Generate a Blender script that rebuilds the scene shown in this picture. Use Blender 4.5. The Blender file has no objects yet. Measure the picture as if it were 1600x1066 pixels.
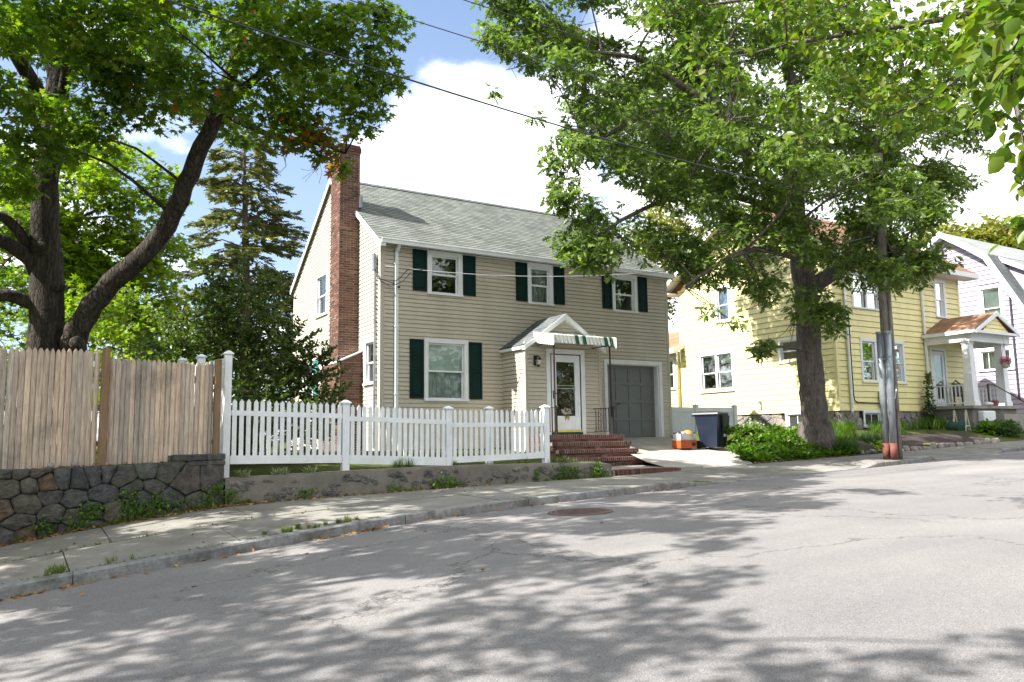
import bpy, math, random
import numpy as np
from mathutils import Vector, Matrix

# ---------------------------------------------------------------- camera, sky, sun, exposure
SC = bpy.context.scene
COL = SC.collection
R_ = math.radians
cam_d = bpy.data.cameras.new("camera")
cam_d.sensor_width = 36.0
cam_d.lens = 1244.0 / 1600.0 * 36.0
cam_d.clip_start = 0.05
cam_d.clip_end = 3000
cam = bpy.data.objects.new("camera", cam_d)
COL.objects.link(cam)
_y, _t, _r = R_(31.771), R_(7.023), R_(-0.863)
_fw = Vector((math.sin(_y)*math.cos(_t), math.cos(_y)*math.cos(_t), math.sin(_t)))
_rt = Vector((math.cos(_y), -math.sin(_y), 0.0))
_up = _rt.cross(_fw)
_rt2 = _rt*math.cos(_r) + _up*math.sin(_r)
_up2 = -_rt*math.sin(_r) + _up*math.cos(_r)
cam.matrix_world = Matrix((( _rt2.x, _up2.x, -_fw.x, 0), (_rt2.y, _up2.y, -_fw.y, 0), (_rt2.z, _up2.z, -_fw.z, 0), (0, 0, 0, 1)))
SC.camera = cam
SC.render.resolution_x = 1024
SC.render.resolution_y = 682
SC.view_settings.view_transform = 'Standard'
SC.view_settings.look = 'None'
SC.view_settings.gamma = 1.0
SC.view_settings.exposure = 1.65
SC.view_settings.use_curve_mapping = False
SUN_DIR = Vector((1.0, -0.13, -1.0)).normalized()      # the way the light travels
sun_d = bpy.data.lights.new("sun", 'SUN')
sun_d.energy = 4.9
sun_d.angle = R_(0.5)
sun_d.color = (1.0, 0.955, 0.88)
sun = bpy.data.objects.new("sun", sun_d)
COL.objects.link(sun)
sun.rotation_euler = SUN_DIR.to_track_quat('-Z', 'Y').to_euler()
world = bpy.data.worlds.new("World")
SC.world = world
world.use_nodes = True
wn, wl = world.node_tree.nodes, world.node_tree.links
wn.clear()
def wnode(t, **k):
    n = wn.new(t)
    for a, b in k.items(): setattr(n, a, b)
    return n
wo = wnode('ShaderNodeOutputWorld')
bg = wnode('ShaderNodeBackground')
bg.inputs[1].default_value = 0.085
sky = wnode('ShaderNodeTexSky', sky_type='NISHITA', sun_disc=False)
sky.sun_elevation = R_(44.7)
sky.sun_rotation = math.atan2(-SUN_DIR.x, -SUN_DIR.y)
sky.air_density = 1.0; sky.dust_density = 1.0; sky.ozone_density = 1.0
tc = wnode('ShaderNodeTexCoord')
sep = wnode('ShaderNodeSeparateXYZ')
wl.new(tc.outputs['Generated'], sep.inputs[0])
def wmath(op, a, b=None, clamp=False):
    n = wnode('ShaderNodeMath', operation=op); n.use_clamp = clamp
    for i, v in enumerate((a, b)):
        if v is None: continue
        if isinstance(v, (int, float)): n.inputs[i].default_value = v
        else: wl.new(v, n.inputs[i])
    return n.outputs[0]
zz = wmath('ADD', wmath('MAXIMUM', sep.outputs[2], 0.0), 0.22)
comb = wnode('ShaderNodeCombineXYZ')
wl.new(wmath('DIVIDE', sep.outputs[0], zz), comb.inputs[0])
wl.new(wmath('DIVIDE', sep.outputs[1], zz), comb.inputs[1])
comb.inputs[2].default_value = 3.3
cn = wnode('ShaderNodeTexNoise'); cn.inputs['Scale'].default_value = 1.7; cn.inputs['Detail'].default_value = 9; cn.inputs['Roughness'].default_value = 0.56
wl.new(comb.outputs[0], cn.inputs['Vector'])
def lobe(d, r0, r1, amp):      # a big cloud bank round direction d
    v = Vector(d).normalized()
    n_ = wnode('ShaderNodeVectorMath', operation='DOT_PRODUCT'); wl.new(tc.outputs['Generated'], n_.inputs[0]); n_.inputs[1].default_value = v
    mr = wnode('ShaderNodeMapRange'); mr.interpolation_type = 'SMOOTHSTEP'
    wl.new(n_.outputs['Value'], mr.inputs[0]); mr.inputs[1].default_value = math.cos(R_(r1)); mr.inputs[2].default_value = math.cos(R_(r0)); mr.inputs[3].default_value = 0.0; mr.inputs[4].default_value = amp
    return mr.outputs[0]
bias = wmath('ADD', lobe((0.445, 0.829, 0.338), 3.0, 10.5, 0.30), lobe((0.80, 0.50, 0.33), 8.0, 26.0, 0.16))
bias = wmath('SUBTRACT', bias, lobe((0.36, 0.81, 0.46), 4.0, 12.0, 0.14))
bias = wmath('ADD', bias, lobe((-0.3, -0.6, 0.7), 30.0, 85.0, 0.14))
dens = wmath('ADD', cn.outputs['Fac'], bias)
mask = wnode('ShaderNodeMapRange'); mask.interpolation_type = 'SMOOTHSTEP'
wl.new(dens, mask.inputs[0]); mask.inputs[1].default_value = 0.50; mask.inputs[2].default_value = 0.62
shade = wnode('ShaderNodeMapRange')
wl.new(dens, shade.inputs[0]); shade.inputs[1].default_value = 0.55; shade.inputs[2].default_value = 0.95
shade.inputs[3].default_value = 1.0; shade.inputs[4].default_value = 0.72
ccol = wnode('ShaderNodeMix', data_type='RGBA', blend_type='MULTIPLY')
ccol.inputs[0].default_value = 1.0
ccol.inputs[6].default_value = (8.8, 8.9, 9.1, 1)
wl.new(shade.outputs[0], ccol.inputs[7])
low = wnode('ShaderNodeMix', data_type='RGBA')     # pale haze low over the roofs
lowf = wnode('ShaderNodeMapRange'); wl.new(sep.outputs[2], lowf.inputs[0])
lowf.inputs[1].default_value = 0.0; lowf.inputs[2].default_value = 0.5; lowf.inputs[3].default_value = 0.55; lowf.inputs[4].default_value = 0.16
wl.new(lowf.outputs[0], low.inputs[0])
brt = wnode('ShaderNodeMix', data_type='RGBA', blend_type='MULTIPLY')
brt.inputs[0].default_value = 1.0
brt.inputs[7].default_value = (0.92, 0.98, 1.06, 1)
wl.new(sky.outputs[0], brt.inputs[6])
wl.new(brt.outputs[2], low.inputs[6]); low.inputs[7].default_value = (3.0, 3.4, 4.0, 1)
mixc = wnode('ShaderNodeMix', data_type='RGBA')
wl.new(mask.outputs[0], mixc.inputs[0]); wl.new(low.outputs[2], mixc.inputs[6]); wl.new(ccol.outputs[2], mixc.inputs[7])
wl.new(mixc.outputs[2], bg.inputs[0]); wl.new(bg.outputs[0], wo.inputs[0])

# ---------------------------------------------------------------- helpers
GS = 1.0      # size factor of the group being built (1 unless said otherwise)
class MB:
    """collects faces in world coordinates, links them as ONE object"""
    def __init__(s): s.v = []; s.f = []; s.m = []; s.mi = 0
    def face(s, *pts):
        n = len(s.v); s.v.extend(tuple(p) for p in pts); s.f.append(tuple(range(n, n+len(pts)))); s.m.append(s.mi)
    def mesh(s, vs, fs):
        n = len(s.v); s.v.extend(tuple(p) for p in vs)
        for f in fs: s.f.append(tuple(i+n for i in f)); s.m.append(s.mi)
    def box(s, x0, x1, y0, y1, z0, z1, b=0.0, T=None):
        vs = [(x, y, z) for z in (z0, z1) for y in (y0, y1) for x in (x0, x1)]
        if b > 0:
            vs = []; fs = []
            for sz, z in ((0, z0), (1, z1)):
                zi = z0+b if sz == 0 else z1-b
                vs += [(x0, y0+b, zi), (x0+b, y0, zi), (x1-b, y0, zi), (x1, y0+b, zi), (x1, y1-b, zi), (x1-b, y1, zi), (x0+b, y1, zi), (x0, y1-b, zi)]
                vs += [(x0+b, y0+b, z), (x1-b, y0+b, z), (x1-b, y1-b, z), (x0+b, y1-b, z)]
            for i in range(8): fs.append((i, (i+1) % 8, 12+(i+1) % 8, 12+i))
            for o, sgn in ((0, 1), (12, -1)):
                fc = [(o+0, o+8, o+1), (o+1, o+8, o+9, o+2), (o+2, o+9, o+3), (o+3, o+9, o+10, o+4), (o+4, o+10, o+5), (o+5, o+10, o+11, o+6), (o+6, o+11, o+7), (o+7, o+11, o+8, o+0), (o+8, o+11, o+10, o+9)]
                fs += [f if sgn > 0 else f[::-1] for f in fc]
        else:
            fs = [(0, 2, 3, 1), (4, 5, 7, 6), (0, 1, 5, 4), (2, 6, 7, 3), (0, 4, 6, 2), (1, 3, 7, 5)]
        if T: vs = [T(*v) for v in vs]
        s.mesh(vs, fs)
    def prism(s, poly, a, b):
        """poly: list of 3D points; extrude by vector b-a"""
        d = Vector(b)-Vector(a); n = len(poly)
        p2 = [tuple(Vector(p)+d) for p in poly]
        s.mesh(list(poly)+p2, [tuple(range(n))[::-1], tuple(range(n, 2*n))]+[(i, (i+1) % n, n+(i+1) % n, n+i) for i in range(n)])
    def tube(s, pts, radii, n=8, cap=True, wob=0.0):
        pts = [Vector(p) for p in pts]
        if isinstance(radii, (int, float)): radii = [radii]*len(pts)
        rings = []
        up = Vector((0.31, 0.17, 0.93))
        for i, p in enumerate(pts):
            d = (pts[min(i+1, len(pts)-1)]-pts[max(i-1, 0)]).normalized()
            if abs(d.dot(up)) > 0.97: a = d.cross(Vector((1, 0, 0))).normalized()
            else: a = d.cross(up).normalized()
            b = d.cross(a)
            rings.append([tuple(p+(a*math.cos(2*math.pi*k/n)+b*math.sin(2*math.pi*k/n))*radii[i]*(1+wob*math.sin(k*2.4+i*0.9)+wob*0.7*math.sin(k*4.1+1+i*0.4))) for k in range(n)])
        vs = [v for r in rings for v in r]; fs = []
        for i in range(len(pts)-1):
            for k in range(n):
                fs.append((i*n+k, i*n+(k+1) % n, (i+1)*n+(k+1) % n, (i+1)*n+k))
        if cap: fs.append(tuple(range(n))[::-1]); fs.append(tuple(range((len(pts)-1)*n, len(pts)*n)))
        s.mesh(vs, fs)
    def lathe(s, c, prof, n=16):
        vs = []; fs = []
        for r, z in prof:
            for k in range(n): vs.append((c[0]+r*math.cos(2*math.pi*k/n), c[1]+r*math.sin(2*math.pi*k/n), c[2]+z))
        for i in range(len(prof)-1):
            for k in range(n): fs.append((i*n+k, i*n+(k+1) % n, (i+1)*n+(k+1) % n, (i+1)*n+k))
        fs.append(tuple(range(n))[::-1]); fs.append(tuple(range((len(prof)-1)*n, len(prof)*n)))
        s.mesh(vs, fs)
    def build(s, name, mats, parent=None, kind=None, smooth=False, loc=None, **props):
        me = bpy.data.meshes.new(name)
        root = Vector((0, 0, 0)); q = parent
        while q is not None: root += q.location; q = q.parent
        base = Vector(loc)*GS if loc is not None else Vector((0, 0, 0))
        o_ = root+base
        me.from_pydata([(x*GS-o_.x, y*GS-o_.y, z*GS-o_.z) for x, y, z in s.v], [], s.f)
        if not isinstance(mats, (list, tuple)): mats = [mats]
        for m in mats: me.materials.append(m)
        if len(mats) > 1: me.polygons.foreach_set('material_index', s.m)
        if smooth: me.polygons.foreach_set('use_smooth', [True]*len(s.f))
        o = bpy.data.objects.new(name, me); COL.objects.link(o)
        o.location = base
        if parent: o.parent = parent
        if kind: o['kind'] = kind
        for k, v in props.items(): o[k] = v
        return o

def build_each(mb, name, mats, parent=None, **kw):
    """one object per separate shape in the collector"""
    out = []; used = 0
    order = sorted(range(len(mb.f)), key=lambda i: min(mb.f[i]))
    groups = []; hi = -1
    for i in order:
        lo, h = min(mb.f[i]), max(mb.f[i])
        if lo > hi: groups.append([]); 
        groups[-1].append(i); hi = max(hi, h)
    for g in groups:
        vs = sorted({k for i in g for k in mb.f[i]}); ix = {k: n for n, k in enumerate(vs)}
        q = MB(); q.v = [mb.v[k] for k in vs]; q.f = [tuple(ix[k] for k in mb.f[i]) for i in g]; q.m = [mb.m[i] for i in g]
        out.append(q.build(name, mats, parent, **kw))
    return out

def thing(name, label, cat, loc=(0, 0, 0), group=None):
    o = bpy.data.objects.new(name, None); COL.objects.link(o)
    o.location = Vector(loc)*GS; o.empty_display_size = 0.2
    o['label'] = label; o['category'] = cat
    if group: o['group'] = group
    return o
def tag(o, label, cat, group=None):
    o['label'] = label; o['category'] = cat
    if group: o['group'] = group
    return o

# ---------------------------------------------------------------- materials
class Nt:
    def __init__(s, name):
        s.m = bpy.data.materials.new(name); s.m.use_nodes = True
        s.n, s.l = s.m.node_tree.nodes, s.m.node_tree.links
        s.p = s.n['Principled BSDF']; s.out = s.n['Material Output']
        s.tc = s.n.new('ShaderNodeTexCoord')
        s.geo = s.n.new('ShaderNodeNewGeometry')
    def new(s, t, **k):
        n = s.n.new(t)
        for a, b in k.items():
            if a in n.inputs.keys(): n.inputs[a].default_value = b
            else: setattr(n, a, b)
        return n
    def noise(s, scale, detail=4, rough=0.55, vec=None, stretch=None):
        n = s.n.new('ShaderNodeTexNoise'); n.inputs['Scale'].default_value = scale
        n.inputs['Detail'].default_value = detail; n.inputs['Roughness'].default_value = rough
        v = vec or s.geo.outputs['Position']
        if stretch:
            mp = s.n.new('ShaderNodeMapping'); mp.inputs['Scale'].default_value = stretch
            s.l.new(v, mp.inputs[0]); v = mp.outputs[0]
        s.l.new(v, n.inputs['Vector']); return n.outputs['Fac']
    def ramp(s, fac, stops):
        r = s.n.new('ShaderNodeValToRGB'); s.l.new(fac, r.inputs[0])
        el = r.color_ramp.elements
        while len(el) < len(stops): el.new(0.5)
        for e, (p, c) in zip(el, stops):
            e.position = p; e.color = (*c, 1) if len(c) == 3 else c
        return r.outputs[0]
    def mix(s, fac, a, b, mode='MIX'):
        n = s.n.new('ShaderNodeMix'); n.data_type = 'RGBA'; n.blend_type = mode
        for i, v in ((0, fac), (6, a), (7, b)):
            if isinstance(v, (int, float)): n.inputs[i].default_value = v
            elif isinstance(v, tuple): n.inputs[i].default_value = (*v, 1)
            else: s.l.new(v, n.inputs[i])
        return n.outputs[2]
    def math(s, op, a, b=0.0, clamp=False):
        n = s.n.new('ShaderNodeMath'); n.operation = op; n.use_clamp = clamp
        for i, v in enumerate((a, b)):
            if isinstance(v, (int, float)): n.inputs[i].default_value = v
            else: s.l.new(v, n.inputs[i])
        return n.outputs[0]
    def bump(s, h, strength, dist=0.01):
        b = s.n.new('ShaderNodeBump'); b.inputs['Strength'].default_value = strength; b.inputs['Distance'].default_value = dist
        s.l.new(h, b.inputs['Height']); s.l.new(b.outputs[0], s.p.inputs['Normal'])
    def col(s, c):
        if isinstance(c, tuple): s.p.inputs['Base Color'].default_value = (*c, 1)
        else: s.l.new(c, s.p.inputs['Base Color'])
    def rough(s, v): s.p.inputs['Roughness'].default_value = v
    def isl(s): return s.geo.outputs['Random Per Island']
    def obr(s):
        n = s.n.new('ShaderNodeObjectInfo'); return n.outputs['Random']

def paint(name, c, rough=0.5, scale=2.0, amt=0.12, grime=None, bump=0.0, stretch=None, metal=0.0, spec=0.4):
    t = Nt(name)
    f = t.noise(scale, 6, 0.6, stretch=stretch)
    lo = tuple(x*(1-amt) for x in c); hi = tuple(min(1, x*(1+amt*0.6)) for x in c)
    cc = t.ramp(f, [(0.3, lo), (0.7, hi)])
    if grime:
        g = t.noise(0.9, 8, 0.7)
        gf = t.ramp(g, [(0.48, (0, 0, 0)), (0.72, (grime[1],)*3)])
        cc = t.mix(gf, cc, grime[0])
    t.col(cc); t.rough(rough); t.p.inputs['Metallic'].default_value = metal
    t.p.inputs['Specular IOR Level'].default_value = spec
    if bump: t.bump(t.noise(scale*14, 5, 0.6), bump, 0.01)
    return t.m

def panelled(name, c, w, h, amt):
    """siding sheets: each length is a touch lighter or darker, with a fine butt joint and rain streaks"""
    t = Nt(name); sp = t.n.new('ShaderNodeSeparateXYZ'); t.l.new(t.geo.outputs['Position'], sp.inputs[0])
    cb = t.n.new('ShaderNodeCombineXYZ'); t.l.new(t.math('ADD', sp.outputs[0], sp.outputs[1]), cb.inputs[0]); t.l.new(sp.outputs[2], cb.inputs[1])
    br = t.n.new('ShaderNodeTexBrick'); t.l.new(cb.outputs[0], br.inputs['Vector']); br.inputs['Scale'].default_value = 1.0
    br.inputs['Brick Width'].default_value = w; br.inputs['Row Height'].default_value = h; br.inputs['Mortar Size'].default_value = 0.004
    lo, hi = 1-amt, 1+amt*.5
    br.inputs['Color1'].default_value = (lo*c[0], lo*c[1], lo*c[2], 1); br.inputs['Color2'].default_value = (hi*c[0], hi*c[1], hi*c[2], 1); br.inputs['Mortar'].default_value = (.72*c[0], .72*c[1], .70*c[2], 1)
    g = t.noise(1.3, 7, 0.65, stretch=(1, 1, .22)); f = t.noise(5, 5, .6)
    cc = t.mix(1.0, br.outputs[0], t.ramp(g, [(0.3, (0.90, 0.895, 0.88)), (0.62, (1.03,)*3)]), 'MULTIPLY')
    cc = t.mix(1.0, cc, t.ramp(f, [(0.3, (0.96,)*3), (0.7, (1.03,)*3)]), 'MULTIPLY')
    t.col(cc); t.rough(0.5); t.p.inputs['Specular IOR Level'].default_value = .35
    return t.m
def varied(name, cols, rough=0.8, by='isl', nscale=12, namt=0.3, bump=0.3, bdist=0.006, stretch=None, stain=None, spec=0.3):
    t = Nt(name)
    r = t.isl() if by == 'isl' else t.obr()
    n = len(cols)
    cc = t.ramp(r, [(i/max(1, n-1), c) for i, c in enumerate(cols)])
    f = t.noise(nscale, 6, 0.65, stretch=stretch)
    cc = t.mix(1.0, cc, t.ramp(f, [(0.3, (1-namt,)*3), (0.7, (1+namt*0.5,)*3)]), 'MULTIPLY')
    if stain:
        g = t.noise(stain[2], 7, 0.65)
        cc = t.mix(t.ramp(g, [(stain[3], (0, 0, 0)), (stain[3]+0.14, (stain[1],)*3)]), cc, stain[0])
    t.col(cc); t.rough(rough); t.p.inputs['Specular IOR Level'].default_value = spec
    if bump: t.bump(t.noise(nscale*4, 6, 0.7, stretch=stretch), bump, bdist)
    return t.m

def leafmat(name, cols, trans, tmix=0.45, rough=0.42):
    t = Nt(name)
    cc = t.ramp(t.isl(), [(i/(len(cols)-1), c) for i, c in enumerate(cols)])
    big = t.noise(0.45, 3)
    cc = t.mix(1.0, cc, t.ramp(big, [(0.3, (0.8,)*3), (0.7, (1.2,)*3)]), 'MULTIPLY')
    t.col(cc); t.rough(rough); t.p.inputs['Specular IOR Level'].default_value = 0.35
    tr = t.n.new('ShaderNodeBsdfTranslucent')
    t.l.new(t.mix(1.0, cc, trans, 'MULTIPLY'), tr.inputs[0])
    ms = t.n.new('ShaderNodeMixShader'); ms.inputs[0].default_value = tmix
    t.l.new(t.p.outputs[0], ms.inputs[1]); t.l.new(tr.outputs[0], ms.inputs[2]); t.l.new(ms.outputs[0], t.out.inputs[0])
    return t.m

def glassmat(name, tint=(0.85, 0.9, 0.88), refl=0.03, body=0.0, bodycol=(0.02, 0.025, 0.025)):
    t = Nt(name)
    gl = t.n.new('ShaderNodeBsdfGlossy'); gl.inputs['Roughness'].default_value = 0.02; gl.inputs[0].default_value = (1, 1, 1, 1)
    tr = t.n.new('ShaderNodeBsdfTransparent'); tr.inputs[0].default_value = (*tint, 1)
    fr = t.n.new('ShaderNodeFresnel'); fr.inputs[0].default_value = 1.45
    bp = t.n.new('ShaderNodeBump'); bp.inputs['Strength'].default_value = 0.05; bp.inputs['Distance'].default_value = 0.05
    t.l.new(t.noise(1.6, 2), bp.inputs['Height']); t.l.new(bp.outputs[0], gl.inputs['Normal'])
    f = t.math('ADD', t.math('MULTIPLY', fr.outputs[0], 0.85), refl, True)
    ms = t.n.new('ShaderNodeMixShader'); t.l.new(f, ms.inputs[0])
    t.l.new(tr.outputs[0], ms.inputs[1]); t.l.new(gl.outputs[0], ms.inputs[2]); t.l.new(ms.outputs[0], t.out.inputs[0])
    return t.m

def shingles(name, c1, c2, c3, sx, sy, axis='XY', stain=None):
    """asphalt shingle tabs: colour blocks laid on the stepped courses"""
    t = Nt(name)
    mp = t.n.new('ShaderNodeMapping')
    sepn = t.n.new('ShaderNodeSeparateXYZ'); t.l.new(t.geo.outputs['Position'], sepn.inputs[0])
    cb = t.n.new('ShaderNodeCombineXYZ')
    ia, ib = ('XYZ'.index(axis[0]), 'XYZ'.index(axis[1]))
    t.l.new(sepn.outputs[ia], cb.inputs[0]); t.l.new(sepn.outputs[ib], cb.inputs[1])
    br = t.n.new('ShaderNodeTexBrick'); t.l.new(cb.outputs[0], br.inputs['Vector'])
    br.inputs['Scale'].default_value = 1.0; br.inputs['Brick Width'].default_value = sx; br.inputs['Row Height'].default_value = sy
    br.inputs['Mortar Size'].default_value = 0.006; br.inputs['Color1'].default_value = (*c1, 1); br.inputs['Color2'].default_value = (*c2, 1); br.inputs['Mortar'].default_value = (*c3, 1)
    f = t.noise(70, 3, 0.7); g = t.noise(0.8, 6, 0.6)
    cc = t.mix(1.0, br.outputs[0], t.ramp(f, [(0.3, (0.72,)*3), (0.7, (1.25,)*3)]), 'MULTIPLY')
    cc = t.mix(1.0, cc, t.ramp(g, [(0.3, (0.85,)*3), (0.7, (1.1,)*3)]), 'MULTIPLY')
    t.col(cc); t.rough(0.95); t.p.inputs['Specular IOR Level'].default_value = 0.15
    t.bump(f, 0.4, 0.004)
    return t.m

def bark(name, cols, sc=6.0, bd=0.05, lichen=0.25):
    t = Nt(name)
    f = t.noise(sc, 8, 0.68, stretch=(1, 1, 0.16))
    w = t.noise(sc*3.2, 5, 0.7, stretch=(1, 1, 0.22))
    h = t.math('ADD', t.math('MULTIPLY', f, 0.7), t.math('MULTIPLY', w, 0.3))
    nz = t.n.new('ShaderNodeTexNoise'); nz.inputs['Scale'].default_value = 3.0; nz.inputs['Detail'].default_value = 5; t.l.new(t.geo.outputs['Position'], nz.inputs['Vector'])
    wv = t.n.new('ShaderNodeVectorMath'); wv.operation = 'MULTIPLY_ADD'; t.l.new(nz.outputs['Color'], wv.inputs[0]); wv.inputs[1].default_value = (.22, .22, .5); t.l.new(t.geo.outputs['Position'], wv.inputs[2])
    mp = t.n.new('ShaderNodeMapping'); mp.inputs['Scale'].default_value = (1, 1, .13); t.l.new(wv.outputs[0], mp.inputs[0])
    vo = t.n.new('ShaderNodeTexVoronoi'); vo.feature = 'DISTANCE_TO_EDGE'; vo.inputs['Scale'].default_value = sc*2.3; t.l.new(mp.outputs[0], vo.inputs['Vector'])
    ridge = t.ramp(vo.outputs['Distance'], [(0.0, (0, 0, 0)), (0.22, (1, 1, 1))])
    h = t.math('ADD', t.math('MULTIPLY', h, 0.80), t.math('MULTIPLY', ridge, 0.15))
    cc = t.ramp(h, [(0.30, cols[0]), (0.50, cols[1]), (0.72, cols[2])])
    g = t.noise(2.2, 7, 0.75)
    cc = t.mix(t.ramp(g, [(0.55, (0, 0, 0)), (0.7, (lichen,)*3)]), cc, (0.2, 0.2, 0.17))
    t.col(cc); t.rough(0.95); t.p.inputs['Specular IOR Level'].default_value = 0.15
    t.bump(h, 1.0, bd)
    return t.m

M = {}
M['white'] = paint('white_vinyl', (0.72, 0.74, 0.77), 0.42, 6, 0.1, grime=((0.42, 0.42, 0.36), 0.4))
M['trim'] = paint('white_trim', (0.70, 0.72, 0.75), 0.45, 2.5, 0.08, grime=((0.45, 0.44, 0.40), 0.3))
M['beige'] = panelled('beige_vinyl', (0.50, 0.455, 0.375), 3.66, 0.226, 0.05)
M['beige2'] = paint('beige_corner', (0.43, 0.395, 0.33), 0.5, 0.7, 0.08)
M['yellow'] = panelled('yellow_clapboard', (0.77, 0.69, 0.35), 3.1, 0.224, 0.05)
M['lav'] = paint('lavender_clapboard', (0.33, 0.285, 0.375), 0.6, 0.8, 0.06)
M['green'] = paint('dark_green_paint', (0.004, 0.022, 0.019), 0.5, 3, 0.25, spec=0.12)
M['teal'] = paint('teal_paint', (0.06, 0.24, 0.22), 0.45, 3, 0.2)
M['greenstripe'] = paint('green_awning_paint', (0.01, 0.09, 0.055), 0.5, 3, 0.2)
M['awn'] = paint('awning_white', (0.66, 0.68, 0.64), 0.45, 2, 0.1, grime=((0.4, 0.42, 0.36), 0.4))
M['garage'] = paint('grey_garage_paint', (0.15, 0.157, 0.16), 0.5, 1.5, 0.12)
M['iron'] = paint('black_iron', (0.018, 0.013, 0.013), 0.5, 5, 0.4, grime=((0.09, 0.035, 0.02), 0.5))
M['black'] = paint('black_plastic', (0.012, 0.012, 0.014), 0.45, 5, 0.2)
M['wire'] = paint('cable_sheath', (0.035, 0.035, 0.04), 0.6, 5, 0.2)
M['wirelt'] = paint('bare_cable', (0.3, 0.3, 0.3), 0.5, 5, 0.2)
M['galv'] = paint('galvanised_steel', (0.27, 0.30, 0.335), 0.42, 4.0, 0.4, metal=0.5, stretch=(1, 1, 0.3), grime=((0.25, 0.26, 0.28), 0.5))
M['rust'] = paint('rusted_steel', (0.14, 0.05, 0.035), 0.85, 6, 0.4, bump=0.3)
M['chrome'] = paint('flue_metal', (0.5, 0.48, 0.45), 0.3, 4, 0.2, metal=0.9)
M['greybox'] = paint('grey_meter_box', (0.42, 0.44, 0.45), 0.5, 4, 0.1)
M['brass'] = paint('brass', (0.45, 0.33, 0.06), 0.35, 6, 0.3, metal=0.8)
M['yellowplate'] = paint('brass_kick_plate', (0.7, 0.62, 0.2), 0.35, 6, 0.15, metal=0.3)
M['binblue'] = paint('blue_bin_plastic', (0.009, 0.015, 0.032), 0.32, 3, 0.2, spec=0.6)
M['orange'] = paint('orange_crate_plastic', (0.33, 0.07, 0.02), 0.5, 3, 0.15)
M['basketw'] = paint('pale_basket_plastic', (0.5, 0.5, 0.5), 0.5, 3, 0.1)
M['pink'] = paint('pink_toy_plastic', (0.45, 0.25, 0.38), 0.5, 3, 0.1)
M['browntoy'] = paint('orange_brown_lid', (0.5, 0.24, 0.05), 0.5, 3, 0.15)
M['dkgreenpl'] = paint('green_hose_plastic', (0.01, 0.045, 0.035), 0.4, 3, 0.2)
M['cream'] = paint('cream_plastic', (0.42, 0.40, 0.34), 0.5, 3, 0.15)
M['redbrown'] = paint('red_brown_pot', (0.25, 0.07, 0.05), 0.6, 3, 0.15)
M['curtain'] = paint('white_blind', (0.82, 0.84, 0.82), 0.8, 3, 0.1)
M['drape'] = paint('grey_sheer_curtain', (0.5, 0.5, 0.5), 0.8, 5, 0.3, stretch=(6, 1, 0.5))
M['darkroom'] = paint('dim_room_wall', (0.05, 0.045, 0.04), 0.9, 1, 0.3)
M['mortar'] = paint('mortar', (0.42, 0.37, 0.32), 0.95, 8, 0.2, bump=0.3)
M['glass'] = glassmat('window_glass')
M['glass2'] = glassmat('pale_window_glass', refl=0.02)
M['brick'] = varied('chimney_brick', [(0.10, 0.045, 0.032), (0.14, 0.066, 0.047), (0.18, 0.092, 0.066), (0.07, 0.036, 0.028), (0.23, 0.14, 0.105)], 0.9, 'isl', 18, 0.35, 0.5, 0.004)
M['brick2'] = varied('step_brick', [(0.085, 0.035, 0.03), (0.13, 0.05, 0.04), (0.16, 0.075, 0.06), (0.06, 0.03, 0.027), (0.20, 0.12, 0.10)], 0.9, 'isl', 18, 0.4, 0.5, 0.004)
M['stone'] = varied('fieldstone', [(0.08, 0.083, 0.09), (0.11, 0.11, 0.11), (0.062, 0.065, 0.073), (0.115, 0.105, 0.08), (0.085, 0.088, 0.095), (0.15, 0.105, 0.065), (0.07, 0.073, 0.08)], 0.92, 'obr', 9, 0.6, 1.0, 0.035, stain=((0.10, 0.12, 0.04), 0.5, 1.7, 0.57))
M['embed'] = varied('embedded_rubble', [(0.11, 0.105, 0.095), (0.16, 0.15, 0.14), (0.13, 0.11, 0.10), (0.20, 0.19, 0.17), (0.09, 0.09, 0.095)], 0.92, 'obr', 11, 0.55, 0.9, 0.02)
M['stonegap'] = paint('dark_joint_mortar', (0.035, 0.035, 0.03), 0.98, 6, 0.4, bump=0.4)
M['fstone'] = varied('foundation_stone', [(0.20, 0.19, 0.17), (0.28, 0.26, 0.24), (0.15, 0.15, 0.15), (0.32, 0.27, 0.22)], 0.92, 'obr', 9, 0.4, 0.8, 0.012)
M['edge'] = varied('edging_stone', [(0.25, 0.24, 0.23), (0.34, 0.32, 0.30), (0.18, 0.17, 0.17), (0.36, 0.30, 0.27)], 0.92, 'obr', 9, 0.4, 0.8, 0.012)
M['granite'] = varied('granite_kerb', [(0.20, 0.205, 0.21), (0.27, 0.27, 0.27), (0.23, 0.22, 0.20)], 0.85, 'obr', 14, 0.4, 0.9, 0.012, stain=((0.08, 0.075, 0.065), 0.75, 1.8, 0.5))
M['picket'] = varied('weathered_picket', [(0.58, 0.45, 0.35), (0.43, 0.36, 0.30), (0.63, 0.50, 0.38), (0.34, 0.30, 0.265), (0.55, 0.42, 0.32), (0.47, 0.42, 0.37)], 0.88, 'obr', 7, 0.45, 0.5, 0.006, stretch=(6, 6, 0.5), stain=((0.12, 0.11, 0.10), 0.5, 1.3, 0.53))
M['post'] = varied('brown_timber', [(0.20, 0.125, 0.07), (0.24, 0.15, 0.085)], 0.85, 'obr', 6, 0.35, 0.5, 0.006, stretch=(5, 5, 0.4))
M['polewood'] = bark('old_pole_wood', [(0.09, 0.08, 0.07), (0.21, 0.185, 0.165), (0.30, 0.27, 0.24)], 7, 0.006, 0.1)
M['bark_m'] = bark('maple_bark', [(0.012, 0.010, 0.009), (0.052, 0.043, 0.036), (0.105, 0.09, 0.078)], 6, 0.12, 0.2)
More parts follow.
